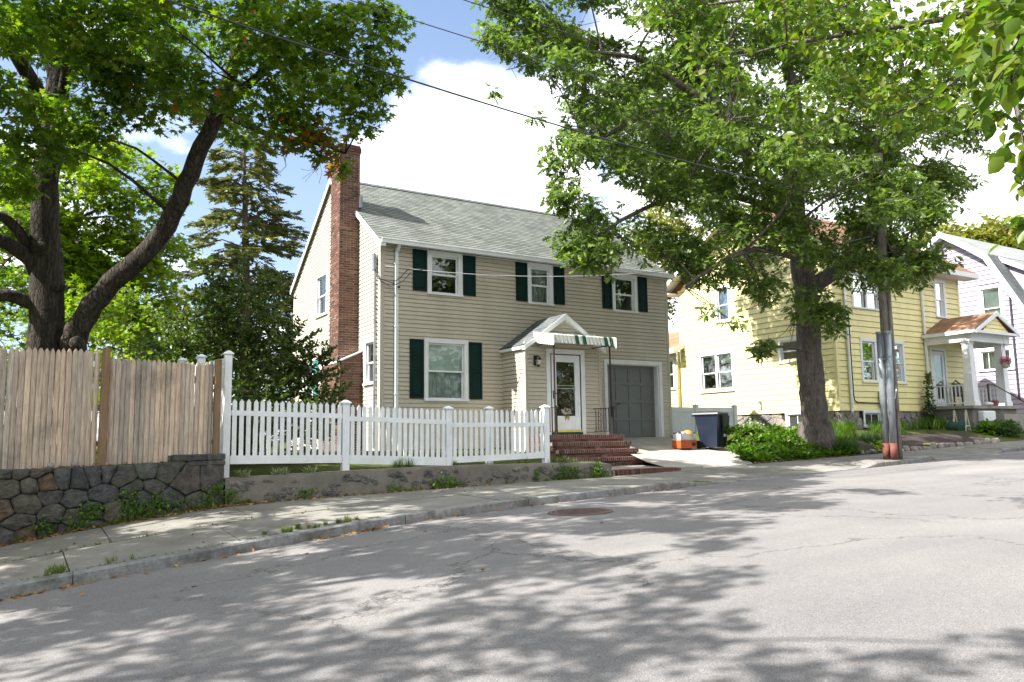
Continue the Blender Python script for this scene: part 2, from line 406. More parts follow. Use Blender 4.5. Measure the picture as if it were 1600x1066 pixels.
M['bark_o'] = bark('oak_bark', [(0.045, 0.038, 0.034), (0.12, 0.102, 0.092), (0.20, 0.175, 0.16)], 8, 0.06, 0.2)
M['bark_s'] = bark('spruce_bark', [(0.05, 0.04, 0.035), (0.11, 0.09, 0.075), (0.17, 0.14, 0.12)], 8, 0.03, 0.2)
M['leaf_maple'] = leafmat('maple_leaf', [(0.045, 0.095, 0.012), (0.072, 0.135, 0.014), (0.11, 0.17, 0.016), (0.15, 0.19, 0.018)], (1.75, 1.95, 0.6), 0.5)
M['leaf_maple_far'] = leafmat('bright_maple_leaf', [(0.06, 0.12, 0.01), (0.10, 0.165, 0.012), (0.16, 0.20, 0.015), (0.08, 0.14, 0.01)], (1.8, 1.95, 0.5), 0.55)
M['leaf_orange'] = leafmat('turning_maple_leaf', [(0.22, 0.10, 0.012), (0.30, 0.075, 0.015), (0.12, 0.12, 0.01), (0.33, 0.14, 0.02)], (1.6, 1.5, 1.0), 0.5)
M['leaf_oak'] = leafmat('oak_leaf', [(0.050, 0.084, 0.026), (0.074, 0.120, 0.031), (0.108, 0.162, 0.038), (0.168, 0.216, 0.054), (0.060, 0.102, 0.036)], (1.7, 1.95, 0.65), 0.44, 0.34)
M['leaf_fg'] = leafmat('linden_leaf', [(0.045, 0.095, 0.010), (0.07, 0.125, 0.012), (0.10, 0.15, 0.016), (0.14, 0.16, 0.02)], (1.7, 1.9, 0.6), 0.45)
M['leaf_bg'] = leafmat('yellow_green_leaf', [(0.10, 0.13, 0.02), (0.15, 0.16, 0.02), (0.20, 0.18, 0.025), (0.08, 0.12, 0.02)], (1.6, 1.7, 0.7), 0.45)
M['leaf_spr'] = leafmat('spruce_needle', [(0.05, 0.08, 0.045), (0.10, 0.13, 0.06), (0.19, 0.19, 0.065), (0.28, 0.25, 0.08)], (1.2, 1.3, 0.7), 0.2, 0.6)
M['leaf_yew'] = leafmat('yew_leaf', [(0.022, 0.048, 0.012), (0.038, 0.075, 0.016), (0.075, 0.11, 0.02), (0.13, 0.15, 0.03)], (1.5, 1.8, 0.6), 0.3, 0.4)
M['leaf_bed'] = leafmat('bed_leaf', [(0.034, 0.085, 0.010), (0.068, 0.136, 0.013), (0.111, 0.187, 0.017), (0.051, 0.111, 0.013)], (1.6, 1.9, 0.5), 0.4)
M['leaf_lime'] = leafmat('lime_leaf', [(0.28, 0.36, 0.03), (0.34, 0.40, 0.05)], (1.3, 1.4, 0.5), 0.4)
M['leaf_box'] = leafmat('box_leaf', [(0.025, 0.07, 0.015), (0.045, 0.11, 0.02), (0.08, 0.16, 0.03)], (1.4, 1.7, 0.6), 0.3)
M['leaf_varie'] = leafmat('variegated_leaf', [(0.10, 0.16, 0.05), (0.42, 0.46, 0.28), (0.16, 0.22, 0.07)], (1.2, 1.3, 0.8), 0.3)
M['grass'] = leafmat('grass_blade', [(0.045, 0.10, 0.012), (0.08, 0.15, 0.02), (0.14, 0.18, 0.03), (0.24, 0.22, 0.09)], (1.5, 1.7, 0.6), 0.35)
M['petal'] = leafmat('pink_petal', [(0.50, 0.10, 0.20), (0.60, 0.22, 0.32), (0.42, 0.07, 0.16)], (1.2, 1.0, 1.1), 0.3)
M['petalw'] = leafmat('white_petal', [(0.7, 0.66, 0.60), (0.6, 0.58, 0.5)], (1.1, 1.1, 1.0), 0.3)
M['litter'] = leafmat('dry_leaf', [(0.24, 0.10, 0.035), (0.30, 0.17, 0.07), (0.16, 0.06, 0.025), (0.38, 0.28, 0.12), (0.28, 0.09, 0.04)], (1.2, 1.0, 0.7), 0.15, 0.7)
M['roofg'] = shingles('green_grey_shingle', (0.115, 0.128, 0.12), (0.195, 0.207, 0.192), (0.06, 0.067, 0.064), 0.26, 0.118)
M['roofdk'] = shingles('charcoal_shingle', (0.085, 0.095, 0.10), (0.14, 0.15, 0.155), (0.04, 0.045, 0.05), 0.24, 0.118, 'YX')
M['roofo'] = shingles('orange_brown_shingle', (0.23, 0.13, 0.085), (0.33, 0.20, 0.13), (0.15, 0.09, 0.06), 0.26, 0.118)
M['rooflav'] = shingles('pale_grey_shingle', (0.26, 0.27, 0.27), (0.34, 0.35, 0.35), (0.2, 0.2, 0.2), 0.26, 0.118)

def asphalt():
    t = Nt('asphalt')
    fine = t.noise(120, 4, 0.9); mid = t.noise(30, 5, 0.75); big = t.noise(0.55, 6, 0.6); strk = t.noise(0.5, 6, 0.6, stretch=(0.25, 2.2, 1))
    cc = t.ramp(fine, [(0.30, (0.07, 0.068, 0.07)), (0.46, (0.18, 0.174, 0.17)), (0.58, (0.28, 0.268, 0.258)), (0.70, (0.46, 0.44, 0.42))])
    cc = t.mix(1.0, cc, t.ramp(mid, [(0.3, (0.84,)*3), (0.7, (1.12,)*3)]), 'MULTIPLY')
    cc = t.mix(1.0, cc, t.ramp(big, [(0.3, (0.88, 0.88, 0.89)), (0.7, (1.10, 1.09, 1.07))]), 'MULTIPLY')
    cc = t.mix(1.0, cc, t.ramp(strk, [(0.35, (0.9, 0.9, 0.9)), (0.65, (1.06, 1.05, 1.04))]), 'MULTIPLY')
    pv = t.n.new('ShaderNodeTexVoronoi'); pv.inputs['Scale'].default_value = 0.16; t.l.new(t.geo.outputs['Position'], pv.inputs['Vector'])
    cc = t.mix(1.0, cc, t.ramp(pv.outputs['Color'], [(0.2, (0.93, 0.93, 0.94)), (0.8, (1.05, 1.04, 1.03))]), 'MULTIPLY')
    spots = t.ramp(t.noise(2.3, 5, 0.75), [(0.66, (0, 0, 0)), (0.76, (0.35, 0.35, 0.35))])
    cc = t.mix(spots, cc, (0.085, 0.08, 0.078))
    cc = t.mix(1.0, cc, (0.86, 0.87, 0.90), 'MULTIPLY')
    # cracks
    wv = t.n.new('ShaderNodeMix'); wv.data_type = 'VECTOR'; wv.inputs[0].default_value = 0.12
    nz = t.n.new('ShaderNodeTexNoise'); nz.inputs['Scale'].default_value = 1.3; nz.inputs['Detail'].default_value = 8; nz.inputs['Roughness'].default_value = 0.7
    t.l.new(t.geo.outputs['Position'], nz.inputs['Vector'])
    t.l.new(t.geo.outputs['Position'], wv.inputs[4])
    sc = t.n.new('ShaderNodeVectorMath'); sc.operation = 'SCALE'; sc.inputs['Scale'].default_value = 10
    t.l.new(nz.outputs['Color'], sc.inputs[0]); t.l.new(sc.outputs[0], wv.inputs[5])
    vo = t.n.new('ShaderNodeTexVoronoi'); vo.feature = 'DISTANCE_TO_EDGE'; vo.inputs['Scale'].default_value = 0.34
    t.l.new(wv.outputs[1], vo.inputs['Vector'])
    thin = t.ramp(vo.outputs['Distance'], [(0.0, (1, 1, 1)), (0.008, (0, 0, 0))])
    sel = t.ramp(t.noise(0.33, 3, 0.5), [(0.42, (0, 0, 0)), (0.50, (1, 1, 1))])
    f = t.math('MULTIPLY', t.mix(1.0, thin, sel, 'MULTIPLY'), 0.8)
    cc = t.mix(f, cc, (0.035, 0.033, 0.03))
    t.col(cc); t.rough(0.92); t.p.inputs['Specular IOR Level'].default_value = 0.25
    t.bump(t.math('ADD', fine, t.math('MULTIPLY', mid, 0.6)), 0.6, 0.008)
    return t.m
M['asphalt'] = asphalt()
def concrete(name, a, b, patch, moss=0.5, by='obr'):
    t = Nt(name)
    f = t.noise(90, 4, 0.75); g = t.noise(1.4, 7, 0.65); h = t.noise(9, 5, 0.7)
    cc = t.ramp(g, [(0.3, a), (0.7, b)])
    cc = t.mix(1.0, cc, t.ramp(f, [(0.3, (0.74,)*3), (0.7, (1.22,)*3)]), 'MULTIPLY')
    cc = t.mix(1.0, cc, t.ramp(h, [(0.3, (0.9,)*3), (0.7, (1.08,)*3)]), 'MULTIPLY')
    cc = t.mix(1.0, cc, t.ramp(t.obr(), [(0, (0.88,)*3), (1, (1.1,)*3)]), 'MULTIPLY')
    cc = t.mix(t.ramp(t.noise(0.8, 8, 0.7), [(0.52, (0, 0, 0)), (0.72, (moss,)*3)]), cc, patch)
    t.col(cc); t.rough(0.93); t.p.inputs['Specular IOR Level'].default_value = 0.2
    t.bump(t.math('ADD', f, h), 0.4, 0.005)
    return t.m
M['slab'] = concrete('sidewalk_concrete', (0.155, 0.15, 0.135), (0.235, 0.225, 0.205), (0.09, 0.092, 0.065), 0.6)
M['drive'] = concrete('driveway_concrete', (0.25, 0.24, 0.215), (0.36, 0.34, 0.31), (0.18, 0.17, 0.15), 0.5)
M['lowwall'] = concrete('rubble_concrete', (0.11, 0.10, 0.085), (0.18, 0.165, 0.145), (0.06, 0.065, 0.05), 0.6)
M['wallcap'] = concrete('wall_cap_concrete', (0.22, 0.21, 0.18), (0.29, 0.28, 0.25), (0.15, 0.15, 0.12), 0.4)
M['render'] = concrete('porch_base_concrete', (0.13, 0.125, 0.12), (0.20, 0.19, 0.18), (0.09, 0.085, 0.08), 0.5)
def soilmat():
    t = Nt('soil_and_turf')
    g = t.noise(1.1, 7, 0.7); f = t.noise(28, 5, 0.7)
    cc = t.ramp(g, [(0.35, (0.045, 0.05, 0.018)), (0.55, (0.07, 0.095, 0.02)), (0.7, (0.10, 0.085, 0.05))])
    cc = t.mix(1.0, cc, t.ramp(f, [(0.3, (0.5,)*3), (0.7, (1.3,)*3)]), 'MULTIPLY')
    t.col(cc); t.rough(1.0); t.bump(f, 0.8, 0.03); t.p.inputs['Specular IOR Level'].default_value = 0.1
    return t.m
M['soil'] = soilmat()
M['mulch'] = paint('dark_mulch', (0.05, 0.035, 0.03), 0.98, 25, 0.7, bump=1.0)
M['iron_lid'] = paint('cast_iron_lid', (0.13, 0.085, 0.075), 0.7, 8, 0.4, bump=0.6)
# ---------------------------------------------------------------- street profiles
kx = [-60, -10, 0, 3, 5, 6.7, 9, 12, 16, 20, 26, 40, 90]; ky = [-2, 7.9, 9.65, 10.2, 10.55, 10.85, 11.3, 11.8, 12.2, 12.55, 13.05, 14.2, 18]
wx = [-60, -10, 3, 11.5, 15, 20, 30, 40, 90]; wy = [3, 12.2, 13.5, 14.2, 14.35, 14.5, 14.9, 15.4, 20]
K = lambda X: np.interp(X, kx, ky)
W = lambda X: np.interp(X, wx, wy)
ZB = lambda X: np.interp(X, [-60, -10, 0, 1.3, 2.5, 4.8, 6.7, 8.9, 11.5, 13.9, 17.2, 20, 21.5, 25.7, 28, 36, 90], [-4.5, -2.35, -1.505, -1.40, -1.305, -1.145, -1.075, -1.035, -.975, -.93, -.865, -.80, -.74, -.625, -.58, -.40, .6])
ZWL = lambda X: np.interp(X, [-60, -10, 0, .8, 1.8, 2.8, 4.7, 7, 9.6, 11.4, 13.5, 15.5, 20, 24.5, 27, 30, 36, 90], [-4.3, -2.15, -1.325, -1.205, -1.10, -.995, -.945, -.91, -.87, -.855, -.81, -.735, -.64, -.51, -.42, -.33, -.2, .9])
def KH(X): return np.interp(X, [-60, 10.9, 12.1, 17.9, 18.5, 21.2, 21.6, 25.3, 25.9, 90], [.135, .125, .018, .018, .12, .115, .01, .01, .11, .12])
ZT = lambda X: ZB(X)+KH(X)
rng = np.random.default_rng(11)
rnd = random.Random(5)

def grid_obj(name, us, pts, mat, **kw):
    """pts[i][j] -> xyz, one sheet"""
    m = MB(); n = len(pts[0])
    m.v = [tuple(p) for r in pts for p in r]
    for i in range(len(pts)-1):
        for j in range(n-1):
            m.f.append((i*n+j, i*n+j+1, (i+1)*n+j+1, (i+1)*n+j)); m.m.append(0)
    return m.build(name, mat, smooth=True, **kw)

# ground sheet reaching the horizon
xs = [-900, -300, -100, -50, -25]+list(np.arange(-15, 15.5, 0.5))+list(np.arange(15.5, 19, .15))+list(np.arange(19, 45, .5))+[50, 60, 80, 120, 300, 900]
offs = [-900, -200, -60, -30, -15, -8, -3, .06, .22, .6, 1.1, 1.8, 2.6, 3.5, 4.5, 5.5, 6.5, 8, 10, 14, 20, 40, 80, 300, 1200]
def gz(X, o):
    zr = float(ZB(X))
    if o <= .06: return zr-.4 if o > -15 else zr-.6
    t = min(1, max(0, (o-.2)/5.2))
    if X < 2.95: return -.37+.25*t
    if X < 11.35: return -.60+.35*t
    if X < 16.2+1.95*min(1, o/2.3) and o < 6: return -1.05+.85*t
    zw_ = float(ZWL(X))
    return zw_-.01+(.13-zw_)*min(1, max(0, (o-.2)/1.9))
grid_obj('ground', None, [[(X, float(W(X))+o, gz(X, o)) for o in offs] for X in xs], M['soil'], kind='structure')
# road
cr = [0, .5, 1.5, 3, 4.8, 6.5, 8, 9.3, 10.6]
def roadz(X, o): return float(ZB(X))+.055*math.sin(min(1, o/10.6)*math.pi)+.012*math.sin(X*.9+o*1.3)*min(1, o)
rx = [-60, -40, -25]+list(np.arange(-15, 45, .75))+[50, 60, 75, 90]
grid_obj('road', None, [[(X, float(K(X))-o, roadz(X, o)) for o in cr[::-1]] for X in rx], M['asphalt'], kind='structure')
# far kerb and verge behind the camera
m = MB()
for i in range(len(rx)-1):
    a, b = rx[i], rx[i+1]
    ya, yb, za, zb_ = float(K(a))-10.6, float(K(b))-10.6, roadz(a, 10.6)+.12, roadz(b, 10.6)+.12
    m.face((a, ya, za-.3), (b, yb, zb_-.3), (b, yb, zb_), (a, ya, za)); m.face((a, ya, za), (b, yb, zb_), (b, yb-4, zb_), (a, ya-4, za))
m.build('opposite_sidewalk', M['slab'], kind='structure')

# kerb stones
def root_struct(name):
    o = bpy.data.objects.new(name, None); COL.objects.link(o); o['kind'] = 'structure'; return o
kerb = root_struct('kerb')
x = -14.0
while x < 44:
    L = rnd.uniform(1.7, 2.5)
    for stop in (12.2, 18.1, 21.5, 25.6):
        if x < stop-.05 and x+L > stop-.5: L = stop-x
    mid = x+L/2
    if (12.2 <= mid <= 18.1) or (21.5 <= mid <= 25.6): h_extra = True
    n = 5; m = MB(); rings = []
    for i in range(n+1):
        X = x+.004+(L-.008)*i/n
        y, z, h = float(K(X)), float(ZB(X)), float(KH(X))
        j = rnd.uniform(-.006, .006); k = rnd.uniform(-.004, .004)
        rings.append([(X, y+.0, z-.12), (X, y+.004+j, z+h*.5), (X, y+.008+k, z+h-.018), (X, y+.028, z+h+k*.5), (X, y+.16, z+h), (X, y+.165, z-.12)])
    vs = [p for r in rings for p in r]
    fs = [(i*6+k, i*6+k+1, (i+1)*6+k+1, (i+1)*6+k) for i in range(n) for k in range(5)]+[(0, 1, 2, 3, 4, 5), tuple(n*6+q for q in (5, 4, 3, 2, 1, 0))]
    m.mesh(vs, fs); m.build('kerb_stone', M['granite'], kerb)
    x += L
# sidewalk slabs
walk = root_struct('sidewalk')
def slab(x0, x1, s0, s1, mat=None, g=.007):
    m = MB(); n = 4
    top = []
    dz = rnd.uniform(-.006, .006)
    for i in range(n+1):
        X = x0+g+(x1-x0-2*g)*i/n
        ka, wa = float(K(X))+.17, float(W(X))
        if x0 > 20.5: wa += 0.0
        za, zc = float(ZT(X)), float(ZWL(X))
        row = []
        for s in (s0, (s0+s1)/2, s1):
            y = ka+(wa-ka)*s
            if s == s0 and s0 > 0: y += g
            if s == s1 and s1 < 1: y -= g
            row.append((X, y, za+(zc-za)*s+dz+.001))
        top.append(row)
    vs = [p for r in top for p in r]; fs = []
    for i in range(n):
        for j in range(2): fs.append((i*3+j, (i+1)*3+j, (i+1)*3+j+1, i*3+j+1))
    nb = len(vs)
    ring = [0, 1, 2]+[i*3+2 for i in range(1, n)]+[n*3+2, n*3+1, n*3]+[i*3 for i in range(n-1, 0, -1)]
    vs += [(vs[i][0], vs[i][1], vs[i][2]-.07) for i in ring]
    for q in range(len(ring)):
        r = (q+1) % len(ring); fs.append((ring[q], ring[r], nb+r, nb+q))
    m.mesh(vs, fs); m.build('paving_slab', mat or M['slab'], walk)
x = -12.4
while x < 43:
    L = 1.85 if x < 4.2 else 2.3
    if 11.4 < x < 19: L = 2.6
    if x < 4.2:
        slab(x, x+L, 0, .47); slab(x+.55, x+L+.55, .47, 1)
    else:
        if x-L < 4.0: slab(x+.55, x+L, .47, 1); slab(x, x+L, 0, .47)
        else: slab(x, x+L, 0, 1)
    x += L
m = MB()      # soil bed under the slabs, seen in the joints
X_ = list(np.arange(-14, 44, .5))
for a, b in zip(X_[:-1], X_[1:]):
    m.face((a, float(K(a))+.1, float(ZT(a))-.03), (b, float(K(b))+.1, float(ZT(b))-.03), (b, float(W(b))+.1, float(ZWL(b))-.03), (a, float(W(a))+.1, float(ZWL(a))-.03))
m.build('path_bedding_soil', M['soil'], kind='structure')

# driveway
dpts = []
for i in range(13):
    t = i/12
    row = []
    for j in range(9):
        s = j/8
        xl = 11.45+(14.15-11.45)*min(1, t/.35) if t < .35 else 14.15
        xr = 16.3+(17.95-16.3)*min(1, t/.45)
        X = xl+(xr-xl)*s; y0 = float(W(X))
        Y = y0+(19.72-y0)*t
        z0 = float(ZWL(X))+.002
        z = z0+(0-z0)*min(1, ((Y-y0)/(19.5-y0)))**0.95
        if X < 13.6 and Y < 16.4: z = -.74+.001*0
        elif X < 14.2 and Y < 16.6: z = max(z0, -.74) if Y > y0+.1 else z0+.01
        row.append((X, Y, z))
    dpts.append(row)
# landing behind the brick edging, then the drive proper
m = MB()
m.box(11.5, 14.3, 14.32, 16.45, -1.0, -.735)
m.build('front_path_landing', M['drive'], kind='structure')
dp = []
for i in range(15):
    t = i/14; row = []
    for j in range(9):
        s = j/8
        xl = 13.5+.62*min(1, max(0, t-.2)/.3) ; xr = 16.15+(17.97-16.15)*min(1, t/.42)
        X = xl+(xr-xl)*s; y0 = float(W(X)); Y = y0+(19.95-y0)*t; z0 = float(ZWL(X))
        row.append((X, Y, z0+(0-z0)*min(1, t*(19.95-y0)/(19.5-y0))))
    dp.append(row)
grid_obj('driveway', None, [list(c) for c in zip(*dp)], M['drive'], kind='structure')

# ---------------------------------------------------------------- wall helpers
def siding(mb, T, z0, z1, e, lims, openings, lip=.02):
    z = z0
    while z < z1-1e-4:
        zt = min(z+e, z1); zm = (z+zt)/2
        a0, b0 = lims(z); a1, b1 = lims(zt)
        if a0 >= b0: break
        if a1 >= b1: a1 = b1 = (a1+b1)/2
        cuts = sorted([(o[0], o[1]) for o in openings if o[2] < zm < o[3]])
        segs = []; cur = None
        L = [('e', a0, a1)]
        pos = (a0, a1)
        for c in cuts:
            if c[0] > pos[0]+.01 and c[0] < b0: segs.append((pos[0], pos[1], c[0], c[0]))
            pos = (max(c[1], a0), max(c[1], a1))
        if pos[0] < b0-.01: segs.append((pos[0], pos[1], b0, max(b1, pos[1])))
        for (l0, l1, r0, r1) in segs:
            gp = zt-e*.11; k = .89; lm, rm = l0+(l1-l0)*k, r0+(r1-r0)*k
            mb.face(T(l0, z, lip), T(r0, z, lip), T(rm, gp, .004), T(lm, gp, .004))
            mb.face(T(lm, gp, .004), T(rm, gp, .004), T(rm, gp, -.022), T(lm, gp, -.022))
            mb.face(T(lm, gp, -.022), T(rm, gp, -.022), T(r1, zt, -.022), T(l1, zt, -.022))
            mb.face(T(l0, z, -.022), T(r0, z, -.022), T(r0, z, lip), T(l0, z, lip))
        z = zt

def window(par, T, u0, u1, v0, v1, tr=.10, blind=None, curtain=False, sash=True, trimmat=None, mull=0, lower_screen=False, glass='glass', name='window', wproud=.035, grid=None):
    tm = trimmat or M['trim']
    m = MB()
    B = lambda a, b, c, d, e, f, bv=.004: m.box(a, b, e, f, c, d, bv, T=lambda x, y, z: T(x, z, y))
    # casing boards butt end to end
    B(u0, u0+tr, v0+.03, v1-tr, .0, wproud); B(u1-tr, u1, v0+.03, v1-tr, .0, wproud)
    B(u0, u1, v1-tr, v1, .0, wproud+.006)
    B(u0-.015, u1+.015, v0-.02, v0+.035, .0, wproud+.035)
    # reveal
    a, b, c, d = u0+tr, u1-tr, v0+.035, v1-tr
    for q in (((a-.03, a), (c, d)), ((b, b+.03), (c, d))): B(q[0][0], q[0][1], q[1][0], q[1][1], -.12, .0, 0)
    B(a, b, d, d+.03, -.12, .0, 0); B(a, b, c-.03, c, -.12, .0, 0)
    w = m.build(name, tm, par)
    bays = mull+1; bw = (b-a)/bays
    for k in range(bays):
        x0, x1 = a+bw*k, a+bw*(k+1)
        ms = MB(); zm = c+(d-c)*.5
        f = .045
        S = lambda p, q, r, s_, e, g_: ms.box(p, q, e, g_, r, s_, .003, T=lambda x, y, z: T(x, z, y))
        if mull:
            if k > 0: S(x0-.05, x0+.05, c, d, -.02, .02)
            x0 += .05 if k > 0 else 0; x1 -= .05 if k < bays-1 else 0
        if sash:
            for (lo, hi, dep) in ((zm-.02, d, -.03), (c, zm+.02, -.06)):
                S(x0, x0+f, lo, hi, dep-.03, dep); S(x1-f, x1, lo, hi, dep-.03, dep)
                S(x0+f, x1-f, lo, lo+f, dep-.03, dep); S(x0+f, x1-f, hi-f, hi, dep-.03, dep)
            ps = [(zm+.02, d-f, -.045), (c+f, zm-.02, -.075)]
        else:
            S(x0, x0+f, c, d, -.06, -.02); S(x1-f, x1, c, d, -.06, -.02); S(x0+f, x1-f, c, c+f, -.06, -.02); S(x0+f, x1-f, d-f, d, -.06, -.02)
            ps = [(c+f, d-f, -.045)]
        if grid:
            for gx in grid:
                S(x0+(x1-x0)*gx-.012, x0+(x1-x0)*gx+.012, c+f, d-f, -.042, -.025)
        ms.build('sash', tm, w)
        for (lo, hi, dep) in ps:
            mp = MB(); mp.box(x0+f, x1-f, dep-.006, dep, lo, hi, 0, T=lambda x, y, z: T(x, z, y)); mp.build('pane', M[glass], w)
        if blind:
            mc = MB(); t0 = d-(d-c)*blind; nn = max(3, int((d-t0)/.028))
            for i in range(nn):
                zz_ = t0+(d-t0)*i/nn
                mc.box(x0+.02, x1-.02, -.135, -.115, zz_, zz_+(d-t0)/nn*.86, 0, T=lambda x, y, z: T(x, z, y))
            mc.build('blind', M['curtain'], w)
        if curtain:
            mc = MB(); nn = 26; pr = None
            for i in range(nn+1):
                uu = x0+(x1-x0)*i/nn
                for_ = -.17+.02*math.sin(i*1.7)+.012*math.sin(i*.7+1)
                if pr: mc.face(T(pr[0], c, pr[1]), T(uu, c, for_), T(uu, d if curtain is True else c+(d-c)*curtain, for_), T(pr[0], d if curtain is True else c+(d-c)*curtain, pr[1]))
                pr = (uu, for_)
            mc.build('curtain', M['drape'], w)
    return w

def shutter(par, T, u0, u1, v0, v1, mat='green', louver=False):
    m = MB(); B = lambda a, b, c, d, e, f, bv=.004: m.box(a, b, e, f, c, d, bv, T=lambda x, y, z: T(x, z, y))
    st = .055; zm = v0+(v1-v0)*.48
    B(u0, u0+st, v0, v1, .022, .05); B(u1-st, u1, v0, v1, .022, .05)
    for z in (v0, zm-st/2, v1-st): B(u0+st, u1-st, z, z+st, .022, .048)
    B(u0+st, u1-st, v0+st, v1-st, .022, .032, 0)
    for lo, hi in ((v0+st, zm-st/2), (zm+st/2, v1-st)): B(u0+st+.03, u1-st-.03, lo+.03, hi-.03, .03, .042)
    return m.build('shutter', M[mat], par)

def shingle_roof(par, x0, x1, y0, z0, y1, z1, mat, thick=.1, step=.118, name='roof', edge=None):
    """slope running in y; courses are real steps"""
    m = MB(); s = (z1-z0)/(y1-y0); sg = 1 if y1 > y0 else -1
    ys = [y0]; k = math.floor(min(y0, y1)/step)
    lo, hi = min(y0, y1), max(y0, y1)
    g = [q*step for q in range(int(lo/step)-1, int(hi/step)+2)]
    g = [q for q in g if lo+.02 < q < hi-.02]
    ys = [lo]+g+[hi]
    if sg < 0: ys = ys[::-1]
    Z = lambda y: z0+(y-y0)*s
    n = max(1, int((x1-x0)/.9))
    for i in range(len(ys)-1):
        a, b = ys[i], ys[i+1]
        ln = .012
        m.face((x0, a, Z(a)+ln), (x1, a, Z(a)+ln), (x1, b, Z(b)+.001), (x0, b, Z(b)+.001))
        m.face((x0, a, Z(a)), (x1, a, Z(a)), (x1, a, Z(a)+ln), (x0, a, Z(a)+ln))
    m.face((x0, y0, z0-thick), (x1, y0, z0-thick), (x1, y1, z1-thick), (x0, y1, z1-thick))
    m.face((x0, y0, z0-thick), (x0, y1, z1-thick), (x0, y1, z1), (x0, y0, z0+.012))
    m.face((x1, y0, z0-thick), (x1, y1, z1-thick), (x1, y1, z1), (x1, y0, z0+.012))
    m.face((x0, y0, z0-thick), (x1, y0, z0-thick), (x1, y0, z0+.012), (x0, y0, z0+.012))
    return m.build(name, mat, par)

def board(par, pts, w, d, mat, name):   # straight board along pts with section w (vertical) x d
    pass

def brickwork(mb, face, a0, a1, z0, z1, fix, bl=.2, bh=.054, j=.015, proud=.007, tp=0.0):
    """face: 'y-' or 'x-' or 'x+': bricks laid on that face of the core"""
    row = 0; z = z0
    while z < z1-.02:
        h = min(bh, z1-z); u = a0-(bl/2 if row % 2 else 0)
        while u < a1-.01:
            lo, hi = max(u, a0), min(u+bl, a1)
            if hi-lo > .03:
                p = proud+rnd.uniform(-.002, .003)
                if face == 'y-': mb.box(lo, hi, fix-p, fix+.02, z, z+h)
                elif face == 'y+': mb.box(lo, hi, fix-.02, fix+p, z, z+h)
                elif face == 'x-': mb.box(fix-p, fix+.02, lo, hi, z, z+h)
                else: mb.box(fix-.02, fix+p, lo, hi, z, z+h)
            u += bl+j
        z += bh+j; row += 1

# ---------------------------------------------------------------- beige house
FY = 19.5; HX0, HX1 = 8.0, 18.15; HYB = 27.25
H = thing('beige_house', 'beige two-storey house with brick chimney, dark green shutters and a green-grey shingle roof', 'house', (13.0, 19.5, -.3))
TF = lambda u, v, w: (u, FY-w, v)
TL = lambda u, v, w: (HX0-w, u, v)
wf = [(9.36, 10.45, 4.0, 5.22), (12.64, 13.55, 3.98, 5.21), (15.83, 16.87, 3.98, 5.21), (9.26, 10.61, 1.07, 2.76)]
opF = [(a+.05, b-.05, c+.05, d-.05) for a, b, c, d in wf]+[(15.5, 17.72, -.4, 2.36), (12.5, 13.65, -.4, 2.45)]
m = MB(); siding(m, TF, -.36, 5.18, .113, lambda z: (HX0+.1, HX1-.08), opF)
m.build('front_wall', M['beige'], H)
SL = .707; RZ0 = 5.36; RY = 23.38; RZ = RZ0+SL*(RY-19.42)
def rake(z):
    if z <= 5.2: return (FY+.1, HYB)
    d = (z-5.26)/SL
    return (max(FY+.1, 19.42+d), min(HYB, 27.34-d))
wl_ = [(23.75, 24.85, 3.95, 5.32), (19.80, 20.58, 1.52, 2.75), (25.0, 26.1, 1.3, 2.62)]
opL = [(a+.05, b-.05, c+.05, d-.05) for a, b, c, d in wl_]
m = MB(); siding(m, TL, -.36, 8.06, .113, rake, opL); m.build('side_wall', M['beige'], H)
m = MB()
m.face((HX1, FY, -.4), (HX1, HYB, -.4), (HX1, HYB, 5.3), (HX1, RY, RZ-.12), (HX1, FY, 5.3))
m.box(HX0, HX1, HYB, HYB+.1, -.4, 5.3)
m.box(HX0+.05, HX1-.05, FY+.2, HYB-.1, 2.75, 2.95)      # upper floor
m.box(13.9, 14.0, FY+.3, HYB-.1, -.3, 2.75)             # inner partition
m.build('plain_wall', M['beige2'], H)
m = MB()
m.box(HX0-.022, HX0+.1, FY-.024, FY+.1, -.4, 5.3, .005); m.box(HX1-.08, HX1+.024, FY-.024, FY+.08, -.4, 5.3, .005)
m.box(HX0-.022, HX0+.08, HYB-.05, HYB+.1, -.4, 5.3, .005)
m.box(HX0+.1, HX1-.08, FY-.03, FY+.02, 5.18, 5.3, .004)
build_each(m, 'corner_board', M['beige2'], H)
rf = shingle_roof(H, HX0-.1, HX1+.12, 19.30, RZ0-.085, RY, RZ, M['roofg'])
rb = shingle_roof(H, HX0-.1, HX1+.12, 27.44, RZ0-.085, RY, RZ, M['roofg'])
m = MB(); m.prism([(HX0-.12, RY-.13, RZ-.06), (HX0-.12, RY, RZ+.045), (HX0-.12, RY+.13, RZ-.06)], (0, 0, 0), (HX1-HX0+.26, 0, 0)); m.build('ridge_cap', M['roofdk'], rf)
m = MB()
def rakeb(mb, x, y0, z0, y1, z1, t=.025, h=.15):
    mb.prism([(x, y0, z0), (x, y1, z1), (x, y1, z1-h), (x, y0, z0-h)], (0, 0, 0), (t, 0, 0))
rakeb(m, HX0-.128, 19.30, RZ0-.085, RY, RZ); rakeb(m, HX1+.122, 19.30, RZ0-.085, RY, RZ)
rakeb(m, HX0-.128, 27.44, RZ0-.085, RY, RZ)
m.box(HX0-.128, HX0+.02, 19.19, 19.3, RZ0-.25, RZ0-.09)
build_each(m, 'rake_board', M['trim'], H)
m = MB()   # gutter with open trough
for a, b, c, d in ((19.17, 19.185, 5.2, 5.32), (19.185, 19.3, 5.2, 5.215), (19.285, 19.3, 5.215, 5.3)): m.box(HX0-.1, HX1+.1, a, b, c, d)
